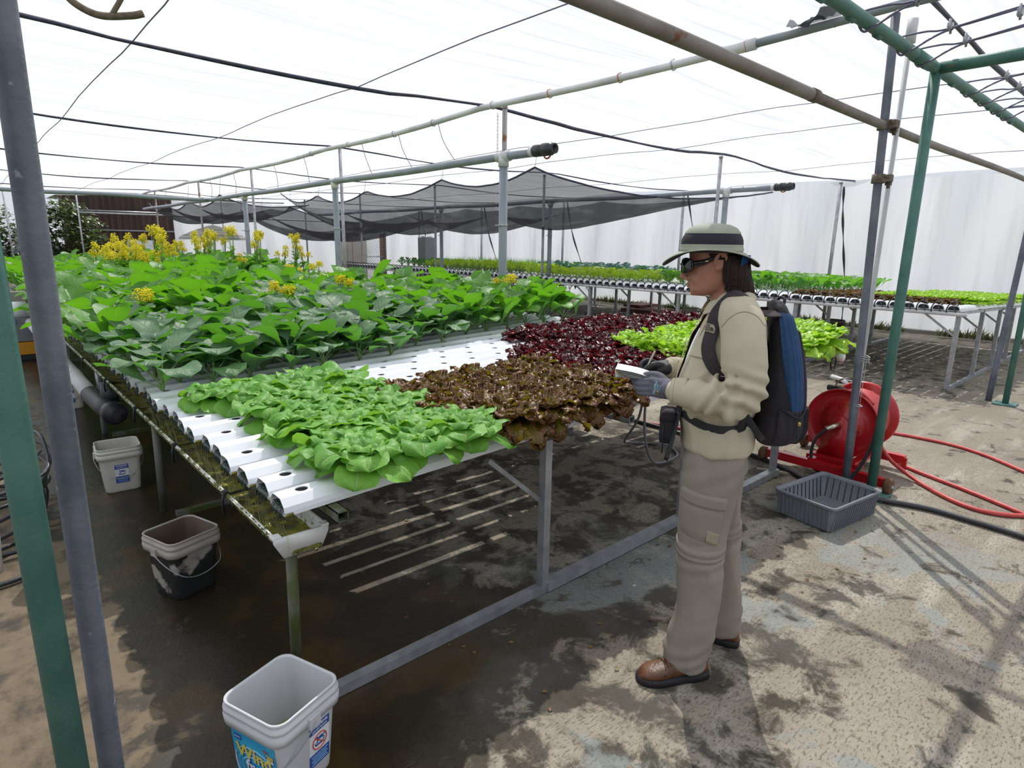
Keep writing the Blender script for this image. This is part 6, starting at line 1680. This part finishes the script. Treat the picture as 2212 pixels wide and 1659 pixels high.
b.grid(rows); b.tube([armp(cx_ + d * .016, a, .0715) for a in np.linspace(PI * .5 - 1.3, PI * .5 + 1.3, 20)], .0010, 5); b.build('sleeve_tab', M_JACKD, jacket, loc=L0)

from mathutils.bvhtree import BVHTree
SB = BVHTree.FromPolygons([Vector(v) for v in V_J], F_J)
def side_hit(f, z, off=.001):
    h = SB.ray_cast(Vector((f, .5, z)), Vector((0, -1, 0)), 1.0)[0]; return (h.x, h.y + off, h.z)
b = MB(); b.tube([side_hit(p.x, p.z) for p in smooth_path([(.020, 0, 1.345), (-.005, 0, 1.385), (-.040, 0, 1.405), (-.080, 0, 1.396), (-.112, 0, 1.362)], 5)], .0013, 5); b.build('shoulder_seam', M_JACKD, jacket, loc=L0)
b = MB(); b.chain([(.1075, -.019, 1.4715), (.1235, -.005, 1.4745), (.1240, .005, 1.4745), (.1075, .019, 1.4715)], [.0025, .0038, .0038, .0025], 8); b.chain([(.107, -.016, 1.4665), (.1225, 0, 1.4655), (.107, .016, 1.4665)], [.003, .0045, .003], 8); b.build('lips', mat('lips', (.34, .12, .10), .5), person, loc=L0)
# trousers
b = MB()
loft(b, [(-.022, 0, .80, .106, .158), (-.022, 0, .86, .110, .166), (-.022, 0, .90, .108, .160), (-.020, 0, .94, .095, .145)], 5, 44, 2.3)
for K in (NEAR, FAR): loft(b, K, 5, 32, 2.15)
def pant_fn(V, N):
    f, l, z = V[:, 0], V[:, 1], V[:, 2]
    d = .0060 * (1 - 2.4 * np.abs(nz(V, (12, 12, 4.0), 5)))
    for k, (s, cf) in enumerate(((1, .02), (-1, -.115))):
        m = (l * s > 0)
        lo = np.clip((.30 - z) / .20, 0, 1) * m
        d += lo * .0075 * np.sin((z + .35 * (f - cf)) * 95 + 2.5 * nz(V, (8, 8, 8), s * 3)) * (.6 + .4 * np.sin(l * 30))
        d += m * .0035 * np.exp(-((z - .50) / .06) ** 2) * np.sin(z * 95 + f * 25)
    d += .0035 * np.exp(-((z - .84) / .06) ** 2) * np.sin(z * 70 + f * 40)
    return V + N * d[:, None]
tr_ = remesh(b, .0070, 4, pant_fn); trous = tr_.build('trousers', M_PANT, person, loc=L0)
def legp(K, z, ang, off):
    Q = interp_rings(K, 5); zz = [-k[2] for k in Q]; i = int(np.clip(np.searchsorted(zz, -z), 1, len(Q) - 1)); t_ = (-z - zz[i - 1]) / max(1e-6, zz[i] - zz[i - 1]); k = Q[i - 1] * (1 - t_) + Q[i] * t_
    c, s = math.cos(ang), math.sin(ang); p = 2.15
    return (k[0] + (k[3] + off) * abs(c) ** (2 / p) * (1 if c >= 0 else -1), k[1] + (k[4] + off) * abs(s) ** (2 / p) * (1 if s >= 0 else -1), z)
def legpatch(K, z0, z1, a0, a1, off, n=14, m=8, tilt=0.0):
    return [[legp(K, z + tilt * (a - a0), a, off * (1 if 0 < i < m - 1 else .3)) for a in np.linspace(a0, a1, n)] for i, z in enumerate(np.linspace(z0, z1, m))]
b = MB(); b.grid(legpatch(NEAR, .600, .735, .55, 2.05, .011, tilt=-.012)); b.build('cargo_pocket', M_PANT, trous, loc=L0)
b = MB(); b.grid(legpatch(NEAR, .725, .775, .52, 2.08, .014, tilt=-.012)); b.build('pocket_flap', M_PANT, trous, loc=L0)
b = MB(); b.grid(legpatch(NEAR, .585, .640, 1.62, 2.06, .0125, tilt=-.03)); b.build('pocket_patch', M_PANTL, trous, loc=L0)
for K, s in ((NEAR, 1), (FAR, -1)):
    b = MB(); b.rings([[legp(K, z - .012 * math.cos(a) * s * 0 - .010 * math.sin(a) , a, o) for a in np.linspace(0, 2 * PI, 33)[:-1]] for z, o in ((.560, .001), (.556, .008), (.535, .009), (.530, .004), (.526, .009), (.512, .0075), (.508, -.002))], False, False)
    b.build('zip_band', M_PANT, trous, loc=L0)
k = legp(NEAR, .575, 1.25, .008)
text_mesh('Columbia', .014, M_PANTL, trous, Matrix.Translation(k) @ Matrix.Rotation(math.radians(172), 4, 'Z') @ Matrix.Rotation(PI / 2, 4, 'X'))

# shoes
def shoe(heel, toe, s):
    ax = Vector((toe[0] - heel[0], toe[1] - heel[1], 0)); L_ = ax.length; yw = math.atan2(ax.y, ax.x)
    o = empty('shoe', (heel[0], heel[1], 0), yw); o.parent = person
    us = [0, .03, .12, .25, .40, .55, .68, .80, .90, .97, 1.0]
    w_ = [.012, .024, .033, .034, .034, .040, .045, .045, .038, .024, .010]
    h_ = [.050, .070, .088, .095, .092, .080, .068, .060, .052, .040, .028]
    b = MB(); R_ = []
    for u, ww, hh in zip(us, w_, h_):
        ring = []
        for k in range(20):
            a = 2 * PI * k / 20; c, sn = math.cos(a), math.sin(a)
            yy = ww * abs(c) ** .85 * (1 if c > 0 else -1); zz = .018 + (hh - .018) * (.5 + .5 * abs(sn) ** .75 * (1 if sn > 0 else -1))
            yy *= 1 - .25 * max(0, (zz - .04) / .06) * (u < .6)
            ring.append((u * L_, yy + .004 * math.sin(u * PI) * s, zz))
        R_.append(ring)
    b.rings(R_); 
    for u in (.34, .42, .50): pass
    b.build('upper', M_SHOE, o, loc=L0)
    b = MB(); b.rings([[(u * L_ * 1.03 - .004, y * (ww + .005) + .004 * math.sin(u * PI) * s, z) for u, ww in list(zip(us, w_)) for y in ()] for z in ()] ) if False else None
    b = MB(); loop = [(u * L_ * 1.03 - .004, (ww + .005) + .004 * math.sin(u * PI) * s) for u, ww in zip(us, w_)] + [(u * L_ * 1.03 - .004, -(ww + .005) + .004 * math.sin(u * PI) * s) for u, ww in list(zip(us, w_))[::-1]]
    b.rings([[(x, y, 0.001) for x, y in loop], [(x, y, .020) for x, y in loop], [(x * .995 + .0005, y * .95, .026) for x, y in loop]]); b.build('sole', M_SOLE, o, loc=L0)
    b = MB()
    for u, hh in ((.46, .088), (.53, .083), (.60, .077)):
        b.tube([(u * L_, -.026, hh - .014), (u * L_, -.012, hh - .001), (u * L_, .0, hh + .003), (u * L_, .012, hh - .001), (u * L_, .026, hh - .014)], .0035, 6)
    b.tube([(.44 * L_, .0, .092), (.43 * L_, .03, .082), (.40 * L_, .045, .060)], .003, 6); b.tube([(.44 * L_, .0, .092), (.49 * L_, .035, .075)], .003, 6); b.build('laces', M_LACE, o, loc=L0)
    b = MB(); b.tube([(.70 * L_, -.046 , .045), (.66 * L_, -.03, .068), (.645 * L_, 0, .076), (.66 * L_, .034, .066), (.70 * L_, .050, .045)], .0016, 5); b.build('toe_seam', M_SOLE, o, loc=L0)
shoe((-.055, .095), (.200, .205), 1)
shoe((-.190, -.115), (.085, -.185), -1)

# gloves with hands
def glove(palm, fingers, thumb, name, m, dip=None, vox=.0030):
    b = MB()
    for p, r in palm: b.chain(p, r, 14)
    for pts, r in fingers: P_, rr_ = seg_pts(pts, [r * 1.02, r, r * .92, r * .82], 3); b.chain(P_, rr_, 12)
    P_, rr_ = seg_pts(thumb[0], [thumb[1] * 1.15, thumb[1] * 1.05, thumb[1] * .85], 4); b.chain(P_, rr_, 12)
    q = remesh(b, vox, 2); o = q.build(name, m, person, loc=L0); return o, q
wl = Vector(WRL)
fing = []
for k, (z0, ln) in enumerate(((1.150, 1.0), (1.134, 1.06), (1.117, .98), (1.102, .80))):
    y0 = .138 + .004 * k; 
    fing.append(([(.222 - .004 * k, y0, z0), (.222 + .036 * ln, y0 - .018, z0 - .006), (.222 + .058 * ln, y0 - .045, z0 - .006), (.222 + .060 * ln, y0 - .070, z0 + .002)], .0098 if k < 3 else .0086))
fing[0][0][:] = [(.222, .136, 1.146), (.262, .116, 1.140), (.288, .090, 1.138), (.298, .062, 1.140)]
gl1, gq1 = glove([([(.130, .200, 1.129), (.165, .183, 1.130)], [.031, .030]),
             ([(.160, .180, 1.138), (.190, .160, 1.144), (.220, .140, 1.148)], [.026, .020, .014]),
             ([(.160, .180, 1.130), (.190, .160, 1.132), (.222, .140, 1.134)], [.026, .021, .0145]),
             ([(.160, .182, 1.124), (.190, .163, 1.120), (.220, .142, 1.118)], [.026, .021, .0145]),
             ([(.158, .184, 1.118), (.188, .166, 1.110), (.214, .146, 1.104)], [.024, .019, .0135])],
            fing, ([(.168, .170, 1.148), (.196, .146, 1.166), (.226, .122, 1.166), (.246, .106, 1.160)], .0115), 'left_glove', M_GLOV)
b = MB(); b.tube([(.132, .199, 1.129), (.146, .192, 1.129)], [.0335, .0325], 20, cap=False); b.build('knit_wrist', M_GLOV, gl1, loc=L0)
# printed marks on the back of the near glove
from mathutils.bvhtree import BVHTree
GB = BVHTree.FromPolygons([Vector(v) for v in np.concatenate(gq1.V)], gq1.F)
gn = Vector((.55, .83, .10)).normalized(); gx = Vector((-.10, .0, 1.0)); gx = (gx - gn * gx.dot(gn)).normalized(); gy = gn.cross(gx)
hit_ = GB.ray_cast(Vector((.188, .165, 1.128)) + gn * .2, -gn, .4)[0]
Mg = Matrix.Translation(hit_ + gn * .0012) @ Matrix((gx, gy, gn)).transposed().to_4x4()
text_mesh('MaxiFlex', .0125, M_LPALE, gl1, Mg @ Matrix.Translation((0, .012, .0015)))
text_mesh('34-874', .0075, M_LPALE, gl1, Mg @ Matrix.Translation((.004, .002, .0025))); text_mesh('Ultimate', .006, M_LPALE, gl1, Mg @ Matrix.Translation((.002, -.006, .003)))
b = MB(); b.lathe([(.0035, 0), (.006, 0), (.006, .0006), (.0035, .0006)], 16, (-.014, -.001, .0025)); me_ = b.build('tmp', M_BRASS, loc=L0, data_only=True); me_.transform(Mg); q_ = bpy.data.objects.new('round_mark', me_); COL.objects.link(q_); q_.parent = gl1
fr = [([(.212, -.088, 1.166), (.246, -.076, 1.178), (.268, -.060, 1.166), (.266, -.046, 1.142)], .0098),
      ([(.214, -.092, 1.150), (.248, -.080, 1.156), (.266, -.058, 1.144), (.256, -.044, 1.128)], .0098),
      ([(.210, -.096, 1.134), (.240, -.086, 1.134), (.252, -.062, 1.124), (.236, -.050, 1.116)], .0094),
      ([(.204, -.098, 1.120), (.228, -.090, 1.114), (.236, -.068, 1.108), (.222, -.058, 1.106)], .0084)]
gl2, _ = glove([([(.150, -.106, 1.146), (.175, -.098, 1.146)], [.030, .029]), ([(.170, -.096, 1.158), (.210, -.088, 1.162)], [.025, .014]), ([(.172, -.098, 1.146), (.212, -.092, 1.146)], [.027, .015]), ([(.170, -.100, 1.134), (.206, -.096, 1.126)], [.025, .014]), ([(.175, -.075, 1.150), (.200, -.066, 1.146)], [.024, .018])],
           fr, ([(.186, -.072, 1.160), (.214, -.052, 1.168), (.240, -.042, 1.160), (.254, -.038, 1.146)], .0115), 'right_glove', M_GLVD)
b = MB(); b.tube([(.148, -.106, 1.146), (.166, -.100, 1.146)], [.033, .0325], 20, cap=False); b.build('knit_wrist', M_GLOV, gl2, loc=L0)

# world frame helper for the things she wears or holds
PM = Matrix.Translation(PO) @ Matrix.Rotation(PRZ, 4, 'Z')
def held(name, label, cat, at_):
    o = empty(name, tuple(PM @ Vector(at_)), PRZ, label, cat); o['o'] = 0; del o['o']; return o
def lb(b, name, m, parent, at_):
    """local person coordinates -> thing coordinates"""
    V = np.concatenate(b.V) - np.array(at_); q = MB(); q.add(V, b.F); q.S = b.S; return q.build(name, m, parent, loc=L0)

# notebook and pen
A = (.285, .085, 1.150)
nb = held('notebook', 'small white spiral notebook with curling pages held in grey gloves', 'notebook', A)
def page(off, curl, l0=.015, l1=.125, f0=.205, f1=.352, lift=0.0):
    G = []
    for u in np.linspace(0, 1, 12):
        f = f0 + (f1 - f0) * u; z = 1.1395 + .024 * u + off + curl * u ** 3 + lift * math.sin(PI * u)
        G.append([(f - .004 * abs(curl) * 40 * u, l, z + .001 * math.sin(v * 3)) for v, l in enumerate(np.linspace(l0, l1, 4))])
    return G
b = MB()
g0, g1 = page(0, -.004), page(.003, .002, lift=.004)
b.grid(g0); b.grid(g1); b.grid([[a for a in r] for r in page(.0015, -.001)])
lb(b, 'page_block', M_PAPER, nb, A)
b = MB(); b.grid(page(.0045, .006, lift=.007)); b.grid(page(.0050, .008, lift=.0085)); lb(b, 'top_page', M_PAPER, nb, A)
b = MB(); b.grid(page(.0036, .003, f0=.30, lift=.002)); b.grid(page(.0042, .0045, f0=.30, lift=.002)); lb(b, 'yellow_page', M_PAGEY, nb, A)
b = MB(); b.grid(page(-.0015, -.010)); b.grid(page(-.003, -.014)); lb(b, 'cover', M_PAPER, nb, A)
A = (.24, -.04, 1.17)
pen = held('pen', 'slim silver pen held upright in the dark glove', 'pen', A)
d0, d1 = Vector((.259, -.036, 1.128)), Vector((.222, -.050, 1.216)); dd = (d1 - d0).normalized()
b = MB(); b.chain([d0 + dd * .014, d1], [.0038, .0036], 10); lb(b, 'barrel', M_PEN, pen, A)
b = MB(); b.tube([d0, d0 + dd * .014], [.0008, .0037], 10); lb(b, 'tip', M_BRASS, pen, A)
b = MB(); b.beam(tuple(d1 - dd * .035 + Vector((.004, .003, 0))), tuple(d1 + Vector((.004, .003, 0))), .002, .002); lb(b, 'clip', M_PEN, pen, A)

# backpack
A = (-.20, 0, .92)
bp = held('backpack', 'blue and black backpack worn on the person\'s back', 'backpack', A)
BK = [(-.195, 0, .925, .030, .075), (-.205, 0, .945, .058, .112), (-.212, 0, .99, .072, .128), (-.212, 0, 1.05, .070, .132), (-.212, 0, 1.12, .066, .130), (-.210, 0, 1.20, .056, .126), (-.202, 0, 1.28, .045, .118), (-.192, 0, 1.35, .034, .105), (-.180, 0, 1.405, .022, .080), (-.172, 0, 1.425, .010, .05)]
b = MB(); loft(b, BK, 5, 40, 2.8)
q = remesh(b, .006, 2, lambda V, N: V + N * (.0030 * (1 - 2.2 * np.abs(nz(V, (10, 12, 5), 4))))[:, None])
lb(q, 'main_bag', M_PACK, bp, A)
def bkp(z, ang, off):
    K = interp_rings(BK, 5); zz = [k[2] for k in K]; i = int(np.clip(np.searchsorted(zz, z), 1, len(K) - 1)); t_ = (z - zz[i - 1]) / max(1e-6, zz[i] - zz[i - 1]); k = K[i - 1] * (1 - t_) + K[i] * t_
    c, s = math.cos(ang), math.sin(ang); p = 2.8
    return (k[0] + (k[3] + off) * abs(c) ** (2 / p) * (1 if c >= 0 else -1), k[1] + (k[4] + off) * abs(s) ** (2 / p) * (1 if s >= 0 else -1), z)
def bpatch(z0, z1, a0, a1, off, fa=None, n=22, m=26, wav=.002):
    G = []
    for i, z in enumerate(np.linspace(z0, z1, m)):
        v = i / (m - 1); aa0 = a0 + (fa(v) if fa else 0); e = 1 if 0 < i < m - 1 else .0
        G.append([bkp(z, a, (off + wav * math.sin(a * 26 + z * 18)) * e * (0 if j in (0, n - 1) else 1)) for j, a in enumerate(np.linspace(aa0, a1, n))])
    return G
b = MB()
for s in (1, -1):
    G = bpatch(.995, 1.395, 1.20, 2.62, .009, lambda v: .75 * (1 - v) ** 1.5)
    G = [[(p[0], p[1] * s, p[2]) for p in r] for r in G]; b.grid(G)
lb(b, 'blue_side_panel', M_BLUE, bp, A)
b = MB(); b.grid(bpatch(.99, 1.34, 2.72, 3.56, .016)); lb(b, 'rear_panel', mat('dark plum cloth', (.030, .020, .040), .75, bump=.3, bscale=60), bp, A)
b = MB(); b.grid(bpatch(.935, 1.075, 2.66, 3.62, .024)); lb(b, 'lower_pocket', M_PACK, bp, A)
b = MB(); b.grid([[(p[0], -p[1], p[2]) for p in r] for r in bpatch(.95, 1.075, 1.4, 2.6, .010)]); lb(b, 'side_pocket', M_PACK, bp, A)
b = MB(); b.grid(bpatch(.95, 1.075, 1.4, 2.6, .010)); b.tube([bkp(1.08 - .03 * math.sin((a - 1.5) / 1.1 * PI), a, .014) for a in np.linspace(1.5, 2.6, 14)], .0035, 6); lb(b, 'side_pocket', M_PACK, bp, A)
b = MB(); k = bkp(1.03, 2.05, .018); b.ellip(k, (.006, .003, .008)); lb(b, 'zip_pull', M_BRASS, bp, A)
b = MB(); b.tube([(k[0], k[1], 1.02), (k[0] + .003, k[1], .975)], .0018, 5); lb(b, 'pull_cord', M_BLK, bp, A)
b = MB(); b.tube(smooth_path([(-.172, -.02, 1.405), (-.185, -.01, 1.435), (-.197, .01, 1.43), (-.192, .02, 1.40)], 5), .005, 8); lb(b, 'grab_loop', M_STRP, bp, A)
b = MB(); b.tube(smooth_path([(-.160, .055, 1.37), (-.180, .06, 1.372), (-.190, .062, 1.358), (-.182, .06, 1.344), (-.170, .058, 1.346)], 4), .004, 8); lb(b, 'hook', M_BLK, bp, A)
from mathutils.bvhtree import BVHTree
JB = BVHTree.FromPolygons([Vector(v) for v in np.concatenate(j2.V)], F)
def onshirt(p, n_, off=.003):
    p = Vector(p); n_ = Vector(n_).normalized()
    hit = JB.ray_cast(p + n_ * .12, -n_, .22)
    return tuple(hit[0] + n_ * off) if hit[0] is not None else tuple(p)
def strap(pts, wd, th, name, m, e=None, parent=bp, At=A):
    """ribbon: pts = (pos, outward normal)"""
    P_ = smooth_path([p for p, n_ in pts], 6); Nn = smooth_path([n_ for p, n_ in pts], 6); R_ = []
    for i, (p, n_) in enumerate(zip(P_, Nn)):
        t_ = (P_[min(i + 1, len(P_) - 1)] - P_[max(i - 1, 0)]).normalized(); n_ = n_.normalized(); sd = t_.cross(n_).normalized(); ww = wd * (1 if e is None else e(i / (len(P_) - 1)))
        ring = []
        for k in range(12):
            a = 2 * PI * k / 12; ring.append(tuple(p + sd * (ww / 2 * abs(math.cos(a)) ** .6 * (1 if math.cos(a) > 0 else -1)) + n_ * (th / 2 + th / 2 * math.sin(a))))
        R_.append(ring)
    b = MB(); b.rings(R_); return lb(b, name, m, parent, At)
for s in (1, -1):
    path = [((-.165, .085 * s, 1.385), (-.6, 0, .8)), ((-.130, .105 * s, 1.41), (-.7, 0, .8)), ((-.085, .115 * s, 1.42), (-.3, .25 * s, 1)), ((-.040, .122 * s, 1.41), (.25, .35 * s, .9)), ((.005, .130 * s, 1.375), (.7, .6 * s, .5)), ((.030, .138 * s, 1.325), (.75, .7 * s, .15)), ((.034, .145 * s, 1.27), (.7, .75 * s, 0)), ((.015, .158 * s, 1.215), (.55, .85 * s, 0)), ((-.015, .172 * s, 1.17), (.3, .95 * s, 0))]
    path = [(onshirt(p, n_) if 0 < i < 8 else p, n_) for i, (p, n_) in enumerate(path)]
    st_ = strap(path, .058, .010, 'shoulder_strap', M_STRP, lambda u: 1 if u < .8 else 1 - .5 * (u - .8) / .2)
    strap([((-.012, .172 * s, 1.178), (.3, .95 * s, 0)), ((-.06, .178 * s, 1.10), (0, 1 * s, 0)), ((-.13, .165 * s, 1.00), (0, 1 * s, 0)), ((-.16, .13 * s, .965), (0, 1 * s, 0))], .022, .003, 'webbing', M_BLK)
Mb = Matrix.Translation((.0495 - A[0], .1365 - A[1], 1.335 - A[2])) @ Matrix.Rotation(math.radians(118), 4, 'Z') @ Matrix.Rotation(PI / 2 - .15, 4, 'X')
bn = Vector((.62, .78, .05)); bp_ = Vector(onshirt((.035, .135, 1.338), bn, .0185))
bn.normalize(); bx = Vector((-.78, .62, -.12)); bx = (bx - bn * bx.dot(bn)).normalized(); by = bn.cross(bx)
Mb = Matrix.Translation(bp_ - Vector(A)) @ Matrix((bx, by, bn)).transposed().to_4x4()
b = MB(); b.box((0, 0, 0), (.040, .027, .002)); me_ = b.build('tmp', mat('badge cloth', (.36, .31, .25), .8), loc=L0, data_only=True); me_.transform(Mb); q_ = bpy.data.objects.new('strap_badge', me_); COL.objects.link(q_); q_.parent = bp; CH.setdefault(bp.name, []).append(q_)
for k, wd_ in enumerate(('THE', 'NORTH', 'FACE')): text_mesh(wd_, .0085, M_BLK, q_, Mb @ Matrix.Translation((-.017, .0075 - .0075 * k, .0014)), align='LEFT')
b = MB(); b.rings([[(.011 + r * math.cos(a) - .006, -.008 + r * math.sin(a), 0) for a in np.linspace(0, PI / 2, 8)] + [(.005 + (r - .003) * math.cos(a), -.008 + (r - .003) * math.sin(a), 0) for a in np.linspace(PI / 2, 0, 8)] for r in (.006,)] * 1, True, False)
for r in (.005, .009, .013): b.add([(.003 + rr_ * math.cos(a), -.009 + rr_ * math.sin(a), .0018) for rr_ in (r, r - .0026) for a in np.linspace(0, PI / 2, 8)], [(k, k + 1, k + 9, k + 8) for k in range(7)], False)
me_ = b.build('tmp', M_BLK, loc=L0, data_only=True); me_.transform(Mb); z_ = bpy.data.objects.new('emblem', me_); COL.objects.link(z_); z_.parent = q_
# waist belt of the pack
ring = []
for a in np.linspace(0, 2 * PI, 49)[:-1]:
    z = 1.018 - .020 * abs(math.sin(a)) ** 1.5 + .014 * max(0, math.cos(a))
    ring.append((tors(z, a, .0015), tors(z, a, .0045), z, a))
b = MB()
R_ = []
for lo, hi, z, a in ring: R_.append([(hi[0], hi[1], z - .0135), (hi[0], hi[1], z + .0135), (lo[0], lo[1], z + .0135), (lo[0], lo[1], z - .0135)])
V = [p for r in R_ for p in r]; n = len(R_); b.add(V, [(i * 4 + k, ((i + 1) % n) * 4 + k, ((i + 1) % n) * 4 + (k + 1) % 4, i * 4 + (k + 1) % 4) for i in range(n) for k in range(4)], False)
lb(b, 'waist_belt', M_BLK, bp, A)
strap([((.122, .075, 1.030), (.8, .6, 0)), ((.128, .088, .975), (.8, .6, 0)), ((.140, .098, .915), (.8, .6, 0)), ((.155, .104, .850), (.8, .6, .1))], .024, .003, 'hanging_webbing', M_BLK)
strap([((-.075, .165, 1.004), (0, 1, 0)), ((-.080, .174, 1.035), (0, 1, 0)), ((-.082, .180, 1.065), (0, 1, 0))], .020, .003, 'short_webbing', M_BLK)
b = MB(); b.box((.118, .07, 1.03), (.02, .035, .036), rz=.6); lb(b, 'buckle', M_BLK, bp, A)
# camera pouch on the belt
A = (.155, .035, .95)
pc = held('belt_pouch', 'black zipped pouch hanging at the front of the waist belt', 'pouch', A)
b = MB(); b.rings([rrect(.030, .050, .012, z) for z in (.0,)] and [[(x + .158, y + .030, z) for x, y, _ in rrect(hx, hy, .012, 0)] for hx, hy, z in ((.016, .038, .900), (.026, .048, .906), (.028, .050, .935), (.028, .050, .990), (.026, .048, 1.012), (.014, .038, 1.020))]); lb(b, 'pouch_body', M_PACK, pc, A)
b = MB(); b.rings([[(x + .158, y + .030, z) for x, y, _ in rrect(hx, hy, .012, 0)] for hx, hy, z in ((.0295, .0515, .984), (.0295, .0515, 1.0), (.027, .049, 1.018), (.014, .038, 1.025))]); lb(b, 'lid', M_PACK, pc, A)
b = MB(); b.tube([(.172, .082, .98), (.173, .083, .93), (.170, .082, .885), (.172, .081, .868)], [.0022, .0022, .003, .0036], 6); lb(b, 'zip_cord', M_BLK, pc, A)

# tidy: unused originals go, helper marks go
for P in (P_BUT, P_OAK, P_RED, P_LIM, P_KAL, P_MUS, P_YEL, P_BRO, P_BLU, P_FLO, P_WIL, P_BAS):
    for o in P:
        if 'placed' in o: del o['placed']
        else:
            for c in CH.get(o.name, []): bpy.data.objects.remove(c)
            bpy.data.objects.remove(o)
